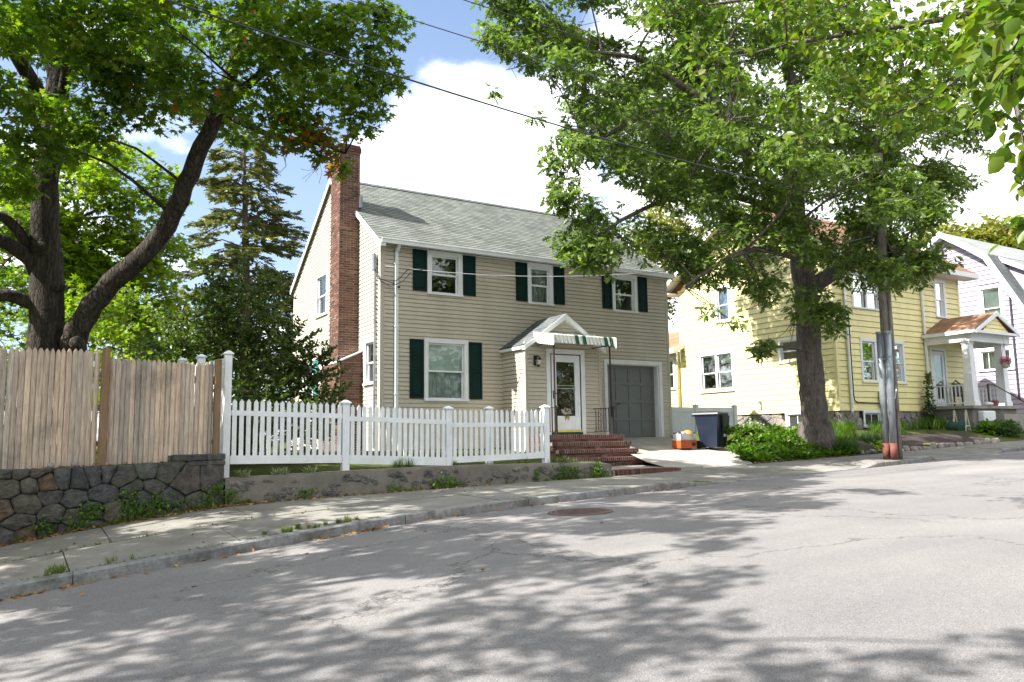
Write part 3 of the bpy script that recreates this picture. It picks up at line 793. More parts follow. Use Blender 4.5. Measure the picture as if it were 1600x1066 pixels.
m.box(HX0-.1, HX1+.1, 19.155, 19.175, 5.30, 5.325, .003)
m.box(HX0-.1, HX1+.1, 19.3, 19.47, 5.195, 5.215)
m.build('gutter', M['trim'], H)
m = MB(); m.box(8.38, 8.475, 19.40, 19.465, -.35, 5.1, .01); m.prism([(8.38, 19.2, 5.2), (8.38, 19.3, 5.2), (8.38, 19.465, 5.08), (8.38, 19.40, 5.02)], (0, 0, 0), (.095, 0, 0))
for z in (1.2, 3.0, 4.7): m.box(8.365, 8.49, 19.39, 19.47, z, z+.03)
m.build('downspout', M['trim'], H)
for i, (a, b, c, d) in enumerate(wf):
    window(H, TF, a, b, c, d, tr=.13 if i < 3 else .12, blind=.5 if i == 3 else (.12 if i == 1 else None), curtain=(.5 if i == 3 else False) or (i == 1), glass='glass' if i != 3 else 'glass2')
for a, b, c, d in [(8.92, 9.34, 4.05, 5.2), (10.47, 10.87, 4.03, 5.19), (12.22, 12.62, 4.02, 5.18), (13.57, 13.97, 4.02, 5.18), (15.42, 15.81, 4.03, 5.18), (16.89, 17.28, 4.03, 5.18), (8.83, 9.24, 1.12, 2.72), (10.64, 11.05, 1.12, 2.72)]:
    shutter(H, TF, a, b, c, d)
for i, (a, b, c, d) in enumerate(wl_): window(H, TL, a, b, c, d, tr=.1, curtain=(i == 0 and .5))
shutter(H, TL, 24.52, 24.95, 1.35, 2.6, 'teal')
# chimney
ch = MB(); CX0, CX1, CY0, CY1, CZ = 7.42, 8.0, 21.1, 21.88, 8.2
ch.box(CX0+.004, CX1, CY0+.004, CY1-.004, -.4, CZ)
ch.box(7.36, 7.995, 20.76, 22.3, -.4, 2.15)
chim = ch.build('chimney', M['mortar'], H)
m = MB()
brickwork(m, 'y-', CX0, CX1, 2.17, CZ, CY0); brickwork(m, 'x-', CY0, CY1, 2.17, CZ, CX0, bl=.2)
brickwork(m, 'x+', CY0, CY1, 6.6, CZ, CX1)
brickwork(m, 'y-', 7.35, 7.99, -.4, 2.15, 20.75); brickwork(m, 'x-', 20.75, 22.3, -.4, 2.15, 7.355)
# corbelled head
for k, (o, z) in enumerate(((.012, CZ), (.03, CZ+.068), (.03, CZ+.136), (.012, CZ+.204))):
    m.box(CX0-o+.01, CX1+o-.01, CY0-o+.01, CY1+o-.01, z, z+.066)
    brickwork(m, 'y-', CX0-o, CX1+o, z, z+.057, CY0-o); brickwork(m, 'x-', CY0-o, CY1+o, z, z+.057, CX0-o); brickwork(m, 'x+', CY0-o, CY1+o, z, z+.057, CX1+o)
m.build('brick_facing', M['brick'], chim, kind='stuff')
m = MB(); m.prism([(7.33, 20.72, 2.15), (8.0, 20.72, 2.46), (8.0, 20.72, 2.50), (7.33, 20.72, 2.19)], (0, 0, 0), (0, 1.6, 0)); m.build('shoulder_cap', M['trim'], chim)
m = MB(); m.prism([(7.36, 20.76, 2.15), (7.995, 20.76, 2.15), (7.995, 20.76, 2.45)], (0, 0, 0), (0, 1.5, 0)); m.build('shoulder_fill', M['brick'], chim)
m = MB(); c = (7.64, 21.45, 8.47); m.lathe(c, [(.1, 0), (.1, .03), (.075, .05), (.075, .2), (.09, .21), (.09, .235), (.075, .24), (.075, .3), (.15, .31), (.16, .34), (.05, .39), (.01, .4)], 14)
m.build('flue_cap', M['chrome'], chim, smooth=False)
m = MB(); m.box(7.97, 8.05, 20.98, 21.1, 6.62, 6.95); m.box(8.0, 8.03, 21.0, 21.9, 6.6, 6.78); m.build('flashing', M['galv'], chim)

# entrance vestibule
PX0, PX1, PY, PE = 11.73, 14.30, 18.26, 2.62
TP = lambda u, v, w: (u, PY-w, v)
TPL = lambda u, v, w: (PX0-w, u, v)
APX, APZ = 13.015, 3.5
def gl(z):
    if z <= PE: return (PX0+.07, PX1-.07)
    d = (z-PE)/((APZ-PE)/(APX-PX0)); return (PX0+d+.0, PX1-d)
ves = MB(); siding(ves, TP, .05, APZ-.06, .113, gl, [(12.45, 13.7, -.4, 2.44)]); siding(ves, TPL, -.35, PE, .113, lambda z: (PY+.07, FY-.01), [])
siding(ves, lambda u, v, w: (PX1+w, u, v), -.35, PE, .113, lambda z: (PY+.07, FY-.01), [])
vest = ves.build('vestibule', M['beige'], H)
m = MB(); m.box(PX0-.022, PX0+.07, PY-.024, PY+.07, -.3, PE+.03, .004); m.box(PX1-.07, PX1+.022, PY-.024, PY+.07, -.3, PE+.03, .004); m.box(PX0-.01, PX0+.03, FY-.05, FY, -.3, PE); build_each(m, 'corner_trim', M['beige2'], vest)
def slope_x(mb, xa, za, xb, zb2, y0, y1, step=.118, th=.07):
    """roof slope running in x, courses parallel to y"""
    n = max(2, int(abs(xb-xa)/step)); 
    for i in range(n):
        a, b = xa+(xb-xa)*i/n, xa+(xb-xa)*(i+1)/n; p, q = za+(zb2-za)*i/n, za+(zb2-za)*(i+1)/n
        mb.face((a, y0, p+.012), (a, y1, p+.012), (b, y1, q+.001), (b, y0, q+.001)); mb.face((a, y0, p), (a, y1, p), (a, y1, p+.012), (a, y0, p+.012))
    mb.face((xa, y0, za-th), (xa, y1, za-th), (xb, y1, zb2-th), (xb, y0, zb2-th)); mb.face((xa, y0, za-th), (xb, y0, zb2-th), (xb, y0, zb2), (xa, y0, za)); mb.face((xa, y0, za-th), (xa, y1, za-th), (xa, y1, za+.012), (xa, y0, za+.012))
vs_ = (APZ-PE)/(APX-PX0)
for sgn, xe in ((-1, PX0-.09), (1, PX1+.09)):
    m = MB(); slope_x(m, xe, PE-.065, APX, APZ, PY-.14, FY-.02); m.build('vestibule_roof', M['roofdk'], vest)
m = MB()
for xe in (PX0-.11, PX1+.11):
    m.prism([(xe, PY-.165, PE-.08), (APX, PY-.165, APZ-.005), (APX, PY-.165, APZ-.16), (xe, PY-.165, PE-.21)], (0, 0, 0), (0, .03, 0))
    m.prism([(xe, PY-.135, PE-.17), (APX, PY-.135, APZ-.13), (APX, PY-.135, APZ-.15), (xe, PY-.135, PE-.20)], (0, 0, 0), (0, .12, 0))
m.box(PX0-.1, PX0-.03, PY-.13, FY-.03, PE-.17, PE-.09); m.box(PX1+.03, PX1+.1, PY-.13, FY-.03, PE-.17, PE-.09)
build_each(m, 'vestibule_trim', M['trim'], vest)
# front door
m = MB(); B = lambda a, b, c, d, e, f, bv=.004: m.box(a, b, PY-f, PY-e, c, d, bv)
B(12.40, 12.53, .1, 2.36, -.02, .045); B(13.58, 13.72, .1, 2.36, -.02, .045); B(12.40, 13.72, 2.36, 2.49, -.02, .05)
dr = m.build('front_door', M['trim'], H)
m = MB(); B(12.57, 12.73, .17, 2.33, .0, .035); B(13.36, 13.54, .17, 2.33, .0, .035); B(12.73, 13.36, 2.13, 2.33, .0, .035); B(12.73, 13.36, .17, .62, .0, .03); B(12.80, 13.29, .26, .40, .03, .036); B(12.80, 13.29, .44, .56, .03, .036); m.build('storm_door', M['white'], dr)
m = MB(); B(12.73, 13.36, .62, 2.13, .008, .014, 0); m.build('pane', M['glass'], dr)
m = MB(); B(12.73, 13.36, 1.38, 1.40, .01, .03, 0); B(12.73, 13.36, 1.46, 1.48, .01, .03, 0); m.build('pane_rail', M['chrome'], dr)
m = MB(); B(12.6, 13.5, .15, 2.3, -.1, -.06, .01); 
for zz_ in (.35, 1.3): B(12.8, 13.3, zz_, zz_+.75, -.06, -.05, .01)
m.build('inner_door', paint('brown_inner_door', (0.10, 0.045, 0.02), 0.5, 4, 0.3), dr)
m = MB(); B(12.56, 13.56, .17, .24, .035, .042, 0); m.build('kick_plate', M['yellowplate'], dr)
m = MB(); B(12.53, 13.58, .085, .17, -.02, .075); B(12.53, 12.57, .17, 2.36, -.02, .03, 0); B(13.54, 13.58, .17, 2.36, -.02, .03, 0); m.build('threshold', paint('green_sill', (0.006, 0.045, 0.028), 0.5, 4, 0.2), dr)
m = MB(); m.tube([(12.64, PY-.05, 1.12), (12.64, PY-.05, 1.3)], .012, 6); m.tube([(12.64, PY-.055, 1.24), (12.76, PY-.07, 1.24)], .012, 6); m.box(12.6, 12.66, PY-.045, PY-.034, 1.1, 1.32); m.build('handle', M['black'], dr)
def stroke(mb, pts, y, w=.014): mb.tube([(a, y, b) for a, b in pts], w, 5)
m = MB(); stroke(m, [(13.0, .50), (13.035, .62)], PY-.045); stroke(m, [(12.985, .59), (13.035, .62)], PY-.045, .009)
stroke(m, [(13.09+.032*math.cos(t), .585+.034*math.sin(t)) for t in [i*.7 for i in range(10)]], PY-.045); stroke(m, [(13.125, .58), (13.115, .53), (13.085, .50)], PY-.045)
m.build('house_number', M['brass'], dr)
m = MB(); rr = random.Random(3)
for i in range(90):
    a, b, r = rr.uniform(0, 6.28), rr.uniform(-.2, 1.4), rr.uniform(.06, .13)
    c = Vector((13.0+r*math.cos(a)*1.25, PY-.06-.05*rr.random(), .74+r*math.sin(a)*.7)); d = Vector((rr.uniform(-1, 1), -.6, rr.uniform(-1, 1))).normalized()*.05; e = Vector((d.z, d.y, -d.x))*.5
    m.face(c-d*.2, c+e*.6+d*.4, c+d, c-e*.6+d*.4)
m.build('flower_bunch', M['petalw'], dr)
# lantern
m = MB(); m.box(11.98, 12.1, PY-.04, PY-.02, 2.0, 2.28, .008); m.box(12.02, 12.06, PY-.16, PY-.04, 2.22, 2.25)
m.lathe((12.04, PY-.17, 1.95), [(.02, 0), (.05, .03), (.085, .2), (.09, .24), (.03, .3), (.01, .33)], 6)
ln = m.build('wall_lantern', M['black'], H)
m = MB(); m.lathe((12.04, PY-.17, 1.99), [(.03, 0), (.06, .03), (.085, .15)], 6); 
m.v = [(12.04+(x-12.04)*1.03, PY-.17+(y-PY+.17)*1.03, z) for x, y, z in m.v]; m.build('glass_shade', M['chrome'], ln)
# garage
m = MB(); B = lambda a, b, c, d, e, f, bv=.004: m.box(a, b, FY-f, FY-e, c, d, bv)
B(15.42, 15.54, 0, 2.3, -.02, .035); B(17.68, 17.80, 0, 2.3, -.02, .035); B(15.42, 17.80, 2.3, 2.43, -.02, .04)
B(15.50, 15.56, 0, 2.3, -.3, -.02, 0); B(17.64, 17.70, 0, 2.3, -.3, -.02, 0); B(15.56, 17.64, 2.28, 2.32, -.3, -.02, 0)
gt = m.build('garage_surround', M['trim'], H)
m = MB()
gx = [15.56, 15.56+.52, 15.56+1.04, 15.56+1.56, 17.64]; gz_ = [0.01, .57, 1.13, 1.70, 2.28]; fw = .045
for z in gz_:
    zc = min(max(z, .01+fw), 2.28-fw); m.box(15.56, 17.64, FY+.2, FY+.245, zc-fw, zc+fw, .004)
for x_ in gx:
    xc = min(max(x_, 15.56+fw), 17.64-fw)
    for a, b in zip(gz_[:-1], gz_[1:]):
        lo = a+fw if a > .1 else .01+2*fw; hi = b-fw if b < 2.2 else 2.28-2*fw
        m.box(xc-fw, xc+fw, FY+.2, FY+.245, lo, hi, .004)
gd = m.build('garage_door', M['garage'], H)
for i in range(4):
    for j in range(4):
        m = MB(); m.box(gx[i]+.03, gx[i+1]-.03, FY+.222, FY+.235, gz_[j]+.03, gz_[j+1]-.03); m.build('panel', M['garage'], gd)
m = MB(); m.tube([(16.12, FY+.2, 1.06), (16.12, FY+.15, 1.06)], .022, 8); m.tube([(16.07, FY+.15, 1.06), (16.17, FY+.15, 1.06)], .012, 6); m.build('handle', M['black'], gd)
# awning
AX0, AX1 = 12.0, 14.12
aw = MB(); mats = [M['awn'], M['greenstripe']]; n = 34
def awp(u, s):   # s 0 at wall .. 1 front lip .. 1.0+ valance
    y = PY-.02-.93*s; z = 2.93-.16*s
    return y, z
for i in range(n):
    u0, u1 = AX0+(AX1-AX0)*i/n, AX0+(AX1-AX0)*(i+1)/n
    aw.mi = 1 if i in (12, 13, 16, 17, 28, 29, 31, 32) else 0
    rp = .008 if i % 2 else 0
    (ya, za), (yb, zb_) = awp(u0, 0), awp(u0, .9)
    aw.face((u0, ya, za+rp), (u1, ya, za+rp), (u1, yb, zb_+rp), (u0, yb, zb_+rp))
    aw.face((u0, yb, zb_+rp), (u1, yb, zb_+rp), (u1, yb-.06, zb_-.03+rp), (u0, yb-.06, zb_-.03+rp))
    zl = zb_-.25
    pts = [(u0, yb-.06+rp, zb_-.03+rp), (u1, yb-.06+rp, zb_-.03+rp), (u1, yb-.11+rp, zl+.02), ((u0+u1)/2, yb-.112+rp, zl-.02), (u0, yb-.11+rp, zl+.02)]
    aw.face(*pts)
aw.mi = 0
for X in (AX0, AX1):
    sc_ = 9
    for k in range(sc_):
        s0, s1 = k/sc_, (k+1)/sc_
        ya, yb = PY-.02-.98*s0, PY-.02-.98*s1; zt0, zt1 = 2.93-.16*s0-.0, 2.93-.16*s1; zl = lambda s: 2.93-.16*s-.05-.24*min(1, s*1.0+.75)
        aw.face((X, ya, zt0), (X, yb, zt1), (X, yb, zl(s1)), (X, (ya+yb)/2, zl(s0)-.03), (X, ya, zl(s0)))
awn = aw.build('awning', mats, H)
m = MB(); m.box(AX0-.01, AX1+.01, PY-.04, PY-.02, 2.93, 2.965); m.build('wall_bar', M['awn'], awn)
for X in (12.1, 14.0):
    m = MB(); m.box(X-.018, X+.018, 17.40, 17.436, .09, 2.62, .003); m.box(X-.012, X+.012, 17.44, PY-.03, 2.55, 2.575); m.build('awning_post', M['iron'], H)
# brick stoop
stp = thing('front_steps', 'brick-edged front steps climbing to the white door of the beige house', 'steps', (13.0, 16.6, -.74))
levels = [(.09, 17.2, 18.25), (-.10, 16.9, 17.2), (-.29, 16.6, 16.9), (-.50, 16.3, 16.6)]
for i, (zt_, y0, y1) in enumerate(levels):
    xr = 14.24-.01*i
    m = MB(); m.box(11.76, xr-.02, y0-.022, y1 if i == 0 else y1+.05, zt_-.095, zt_-.006); m.box(11.78, xr-.04, y0+.05, y1, -.85, zt_-.095)
    st = m.build('step', M['mortar'], stp)
    m = MB(); X = 11.74
    while X < xr-.03:
        w = .054
        m.box(X, min(X+w, xr), y0-.03+rnd.uniform(-.004, .003), y0+.17, zt_-.098, zt_+rnd.uniform(-.002, .002), .004)
        X += .067
    Y = y0+.18
    while Y < (y1 if i == 0 else y0+.2)-.03: m.box(xr-.19, xr+.0, Y, Y+.058, zt_-.098, zt_); m.box(11.74, 11.93, Y, Y+.058, zt_-.098, zt_); Y += .067
    m.build('edge_brick', M['brick2'], st, kind='stuff')
    if i == 0: m = MB(); m.box(11.94, xr-.2, y0+.18, 18.24, -.2, zt_-.004); m.build('landing_slab', M['drive'], st)
    m = MB(); brickwork(m, 'y-', 11.77, xr-.03, -.85 if i == 3 else levels[i+1][0]+.01, zt_-.105, y0+.03, bl=.19); brickwork(m, 'x-', y0+.03, y1, -.8, zt_-.105, 11.765, bl=.19); brickwork(m, 'x+', y0+.03, y1, -.8, zt_-.105, xr-.025, bl=.19)
    m.build('riser_brick', M['brick2'], st, kind='stuff')
# long bottom edging step
be = MB(); be.box(11.56, 13.3, float(W(12.4))+.045, float(W(12.4))+.2, -1.0, -.73); X = 11.58
while X < 13.95:
    zt_ = -.722+(-.775+.722)*max(0, (X-13.3)/.6); y = float(W(X))+.03
    be.box(X, X+.058, y+rnd.uniform(-.004, .004), y+.2, -1.0, zt_+rnd.uniform(-.003, .003), .004); X += .067
tag(be.build('brick_edging', M['brick2'], None, kind=None), 'long low brick edging in front of the lowest step, by the sidewalk', 'brick edging')
# railings
for X, lab in ((12.1, 'left'), (14.0, 'right')):
    r = thing('stair_railing', 'black iron stair railing with scrolls on the %s side of the front door' % lab, 'railing', (X, 17.6, .09), 'iron railings at the front door')
    m = MB(); m.tube([(X, 17.40, .82), (X, 17.33, .86), (X, 17.28, .82), (X, 17.3, .78)], .012, 5); m.box(X-.014, X+.014, 17.42, PY-.03, .81, .83); m.box(X-.01, X+.01, 17.42, PY-.03, .17, .185); m.build('rail', M['iron'], r)
    m = MB(); m.box(X-.02, X+.02, 17.34, 17.38, .09, .84); m.build('newel', M['iron'], r)
    for k in range(6):
        if k == 3:
            m = MB(); m.tube([(X, 17.55+.115*k+.04*math.sin(t*.9), .18+.63*t/14) for t in range(15)], .006, 4); m.tube([(X, 17.55+.115*k-.04*math.sin(t*.9), .18+.63*t/14) for t in range(15)], .006, 4); m.build('scroll', M['iron'], r); continue
        m = MB(); m.box(X-.007, X+.007, 17.55+.115*k-.007, 17.55+.115*k+.007, .185, .81); m.build('baluster', M['iron'], r)
# service entrance on the corner
m = MB(); m.tube([(7.93, 19.72, -.2), (7.93, 19.72, 4.9), (7.93, 19.7, 4.98)], .035, 8)
for zz_ in np.arange(.2, 4.9, .33): m.box(7.9, 8.0, 19.68, 19.76, zz_, zz_+.02)
m.box(7.86, 7.95, 19.66, 19.78, 4.55, 4.98, .01); m.build('service_conduit', M['galv'], H)
m = MB(); m.tube([(7.9, 19.66, 4.9), (7.86, 19.6, 4.5), (7.9, 19.45, 4.28), (8.25, 19.3, 4.16), (8.45, 19.25, 4.3), (8.62, 19.15, 4.52), (8.9, 18.9, 4.52)], .014, 5)
m.tube([(7.9, 19.66, 4.6), (7.95, 19.4, 4.2), (8.2, 19.3, 4.05), (8.5, 19.2, 4.2), (8.7, 19.1, 4.45)], .012, 5)
for c_ in ((8.28, 19.3, 4.16), (8.42, 19.27, 4.05)): m.lathe((c_[0], c_[1], c_[2]-.03), [(.01, 0), (.04, .01), (.04, .06), (.01, .07)], 8)
m.build('service_wires', M['wire'], H)
# ---------------------------------------------------------------- fieldstone retaining wall (left)
sw = thing('stone_wall', 'grey fieldstone retaining wall under the wooden stockade fence', 'stone wall', (0, 13.2, -1.3))
def clip(poly, a, b, c):      # keep a*x+b*y<=c
    out = []
    for i in range(len(poly)):
        p, q = poly[i], poly[(i+1) % len(poly)]
        fp, fq = a*p[0]+b*p[1]-c, a*q[0]+b*q[1]-c
        if fp <= 0: out.append(p)
        if fp*fq < 0:
            t = fp/(fp-fq); out.append((p[0]+(q[0]-p[0])*t, p[1]+(q[1]-p[1])*t))
    return out
SE = [(-0.12, -0.35), (0.05, -0.36), (0.29, -0.38), (-0.07, -0.57), (0.2, -0.54), (0.4, -0.51), (0.57, -0.47), (0.81, -0.48), (0.15, -0.8), (0.42, -0.71), (0.75, -0.76), (0.48, -0.96), (0.77, -1.03), (-0.13, -0.86), (0.08, -1.05), (-0.04, -1.23), (0.17, -1.21), (0.65, -1.23), (0.97, -0.44), (1.14, -0.43), (1.37, -0.49), (1.72, -0.41), (1.14, -0.72), (1.52, -0.66), (1.24, -0.96), (1.54, -0.98), (1.77, -0.64), (1.01, -0.96), (0.99, -1.15), (1.95, -0.44), (2.29, -0.6), (2.69, -0.6), (2.04, -0.85), (2.46, -0.92), (2.75, -0.89), (1.61, -0.77), (1.82, -1.05), (2.24, -1.06), (0.4, -1.19)]
r5 = random.Random(8)
for i in range(9):
    for j in range(5): SE.append((-.45-.36*i+r5.uniform(-.1, .1)-(j % 2)*.17, -.42-.30*j+r5.uniform(-.07, .07)))
WT = lambda u: np.interp(u, [-4, -.2, 2.1, 2.9], [-.36, -.325, -.275, -.27])
def wallp(u, v, w): return (u, float(W(u))-w+.03*(v+.3), v)
def stone_piece(par, poly, Tf, mat, name='stone', h=.05, shrink=.004, rs=None):
    cx = sum(p[0] for p in poly)/len(poly); cy = sum(p[1] for p in poly)/len(poly)
    rs = rs or r5
    # chamfer corners
    q = []
    n = len(poly)
    for i in range(n):
        a, b, c = poly[i-1], poly[i], poly[(i+1) % n]
        for o in (a, c):
            L = math.hypot(o[0]-b[0], o[1]-b[1]) or 1; t = min(.022, L*.22)/L
            q.append((b[0]+(o[0]-b[0])*t, b[1]+(o[1]-b[1])*t))
    poly = q; n = len(poly)
    sz = math.sqrt(max(1e-4, abs(sum(poly[i][0]*poly[(i+1) % n][1]-poly[(i+1) % n][0]*poly[i][1] for i in range(n))/2)))
    s0 = max(.75, 1-shrink/sz*2); s1 = max(.6, 1-(shrink+.018)/sz*2); s2 = .5
    hh = h*rs.uniform(.55, 1.15)
    jit = [rs.uniform(-.016, .016) for _ in range(n)]; tx, ty = rs.uniform(-.06, .06), rs.uniform(-.06, .06)
    # extra points along the edges, pushed about so that no edge is ruler straight
    q = []; jx = []
    for i in range(n):
        a, b = poly[i], poly[(i+1) % n]; L = math.hypot(a[0]-b[0], a[1]-b[1]); k_ = 1 if L < .09 else (2 if L < .22 else 3)
        for e in range(k_):
            t = e/k_; o = 0 if e == 0 else rs.uniform(-.014, .010)
            nx, ny = -(b[1]-a[1])/(L or 1), (b[0]-a[0])/(L or 1)
            q.append((a[0]+(b[0]-a[0])*t+nx*o, a[1]+(b[1]-a[1])*t+ny*o))
    poly = q; n = len(poly); jit = [rs.uniform(-.014, .014) for _ in range(n)]
    R = []
    for s_, w in ((s0, -.05), (s0, hh*.45), (s1, hh*.9), (s2, hh*1.1)):
        if s_ == s2: jit = [rs.uniform(-.018, .018) for _ in range(n)]
        R.append([Tf(cx+(p[0]-cx)*s_+jit[i]*.5, cy+(p[1]-cy)*s_+jit[-i]*.5, w+(jit[i] if w > 0 else 0)*.7+(tx*(p[0]-cx)+ty*(p[1]-cy) if w > 0 else 0)) for i, p in enumerate(poly)])
    m = MB(); vs = [v for r in R for v in r]+[Tf(cx, cy, hh*1.12)]
    fs = []
    for k in range(3):
        for i in range(n): fs.append((k*n+i, k*n+(i+1) % n, (k+1)*n+(i+1) % n, (k+1)*n+i))
    for i in range(n): fs.append((3*n+i, 3*n+(i+1) % n, 4*n))
    m.mesh(vs, fs)
    return m.build(name, mat, par)
WG = [r5.uniform(0, .016) for _ in SE]
for i, s_ in enumerate(SE):
    x0 = -4.2
    poly = [(x0, float(ZWL(x0))-.06), (-2, float(ZWL(-2))-.06), (0, float(ZWL(0))-.06), (1.3, float(ZWL(1.3))-.06), (2.86, float(ZWL(2.8))-.06), (2.86, float(WT(2.86))), (x0, float(WT(x0)))]
    for j, t_ in enumerate(SE):
        if i == j: continue
        a, b = t_[0]-s_[0], t_[1]-s_[1]
        if abs(a) > 1.6: continue
        poly = clip(poly, a, b*1.55, (t_[0]**2+1.55*t_[1]**2-s_[0]**2-1.55*s_[1]**2+WG[i]-WG[j])/2)
        if len(poly) < 3: break
    if len(poly) >= 3: stone_piece(sw, poly, wallp, M['stone'], h=.06)
m = MB()
us = [-4.2, -3, -2, -1, 0, 1, 2, 2.84]
for a, b in zip(us[:-1], us[1:]):
    m.face(wallp(a, float(ZWL(a))-.2, -.012), wallp(b, float(ZWL(b))-.2, -.012), wallp(b, float(WT(b))-.012, -.012), wallp(a, float(WT(a))-.012, -.012))
    m.face(wallp(a, float(WT(a))-.012, -.012), wallp(b, float(WT(b))-.012, -.012), wallp(b, float(WT(b))-.012, -.42), wallp(a, float(WT(a))-.012, -.42))
m.face(wallp(2.84, -1.2, -.012), wallp(2.84, -.28, -.012), wallp(2.84, -.28, -.42), wallp(2.84, -1.2, -.42))
m.build('joint_mortar', M['stonegap'], sw)
for (a, b, c, d) in ((2.08, 2.57, -.265, -.165), (2.58, 2.87, -.262, -.16), (2.30, 2.59, -.345, -.272), (2.60, 2.87, -.345, -.268)):
    m = MB(); y = float(W((a+b)/2)); m.box(a, b, y-.045 if c > -.3 else y-.05, y+.33, c, d, .015); m.build('stone', M['stone'], sw)
for (a, z, r) in ((.43, -.30, .05), (.72, -.29, .045), (.56, -.31, .03), (1.0, -.28, .025)):
    m = MB(); m.lathe((a, float(W(a))+.06, z), [(r*.6, -.02), (r, .01), (r*.95, r*.8), (r*.5, r*1.3), (.004, r*1.4)], 9); m.build('stone', M['edge'], sw)

# low rubble-concrete retaining wall
us = list(np.arange(2.88, 10.9, .25))+[10.95, 11.2, 11.38, 11.48]
LT = lambda u: float(np.interp(u, [2.88, 4.7, 7, 9.6, 11.1, 11.5], [-.565, -.525, -.50, -.52, -.545, -.60]))
def lw(u, v, w): 
    end = max(0, (u-11.2)/.28); 
    return (u, float(W(u))-w+(end**2)*.16, v)
def bumpn(u, v): return .012*math.sin(u*9+v*7)+.01*math.sin(u*17-v*21+1)+.008*math.sin(u*31+v*13)
R = []
for u in us:
    zb_, zt_ = float(ZWL(u))-.08, LT(u); col = []
    for k in range(6):
        v = zb_+(zt_-.03-zb_)*k/5; col.append(lw(u, v, .02+bumpn(u, v)+.03*(1-k/5)))
    col += [lw(u, zt_-.006, .012), lw(u, zt_, -.02), lw(u, zt_+.005, -.2), lw(u, zt_-.3, -.22)]; R.append(col)
tagw = grid_obj('low_wall', None, R, M['lowwall'])
tag(tagw, 'low stained rubble and concrete wall below the white picket fence', 'retaining wall')
cap = MB(); 
for a, b in zip(us[:-1], us[1:]):
    cap.face(lw(a, LT(a)+.004, -.008), lw(b, LT(b)+.004, -.008), lw(b, LT(b)+.009, -.19), lw(a, LT(a)+.009, -.19))
cap.build('top_skim', M['wallcap'], tagw)
for k in range(64):
    u = 2.95+8.3*(k+r5.uniform(0, .9))/64; r = r5.uniform(.06, .14); v = float(ZWL(u))+.05+(LT(u)-float(ZWL(u))-.1)*r5.random()
    v = min(v, LT(u)-r*.72-.03)
    n = 10; poly = [(u+r*1.2*math.cos(2*math.pi*i/n)*r5.uniform(.7, 1.1), v+r*.7*math.sin(2*math.pi*i/n)*r5.uniform(.7, 1.1)) for i in range(n)]
    stone_piece(tagw, poly, lambda a, b, c: lw(a, b, c+.016+.02*max(0, 1-(b-float(ZWL(a)))/.3)), M['embed'], name='embedded_stone', h=.022, shrink=.0)

# ---------------------------------------------------------------- wooden stockade fence
def share(ob, par, loc, rot=None, scale=None, name=None):
    o = ob.copy(); COL.objects.link(o); o.parent = par; o.location = loc
    if rot: o.rotation_euler = rot
    if scale: o.scale = scale
    return o
wfen = thing('stockade_fence', 'weathered wooden stockade fence of pointed pickets on the stone wall', 'fence', (0, 13.5, -.34))
root = Vector(wfen.location)
protos = []
for k in range(4):
    m = MB(); w = .0385+.002*(k-1.5); pr = []; h = 1.72+.02*k
    sec = [(-w, .006), (-w*.78, -.014), (0, -.024), (w*.78, -.014), (w, .006), (w, .012), (-w, .012)]
    top = {0: .0, }
    vs = []
    for zz_, sc_ in ((0, 1), (h-.09, 1), (h-.045, .82), (h-.012, .42), (h, .12)): vs += [(a*sc_, b*(1 if sc_ > .5 else .8), zz_) for a, b in sec]
    n = 7; fs = [(i*n+j, i*n+(j+1) % n, (i+1)*n+(j+1) % n, (i+1)*n+j) for i in range(4) for j in range(n)]+[tuple(range(4*n, 5*n)), tuple(range(n))[::-1]]
    m.mesh(vs, fs); o = m.build('picket', M['picket']); o.parent = wfen; protos.append(o)
used = set(); x = -3.6; k = 0
while x < 2.72:
    skip = abs(x-1.085) < .068
    if not skip:
        y = float(W(x))+.2; zb_ = float(WT(x))+.0+(0.10 if x > 2.05 else 0); zt_ = float(np.interp(x, [-4, 1.03, 1.17, 2.05, 2.7], [1.33, 1.435, 1.33, 1.32, 1.325]))+rnd.uniform(-.012, .012)
        if x > 1.0 and x < 1.5: zt_ -= .02*(x-1.1)
        i = rnd.randrange(4); h = 1.72+.02*i; pr = protos[i]
        loc = (x-root.x, y-root.y+rnd.uniform(-.006, .006), zb_-root.z)
        if i not in used: used.add(i); pr.location = loc; o = pr
        else: o = share(pr, wfen, loc)
        o.scale = (1, 1, (zt_-zb_)/h); o.rotation_euler = (0, rnd.uniform(-.006, .006), rnd.uniform(-.09, .09))
    x += .0735+rnd.uniform(-.001, .0015)
for (a, b, zt_, zb_) in ((1.03, 1.14, 1.455, -.31), (2.70, 2.80, 1.37, -.17), (-2.0, -1.9, 1.45, -.4)):
    y = float(W(a))+.10; m = MB(); m.box(a, b, y, y+.10, zb_, zt_, .008); m.build('post', M['post'], wfen)
for z in (.02, .55, 1.05):
    m = MB(); ys = float(W(-3.6))+.22; ye = float(W(2.75))+.22
    m.prism([(-3.6, ys, z-.05), (-3.6, ys, z+.03), (2.75, ye, z+.05), (2.75, ye, z-.03)], (0, 0, 0), (0, .04, 0)); m.build('rail', M['picket'], wfen)

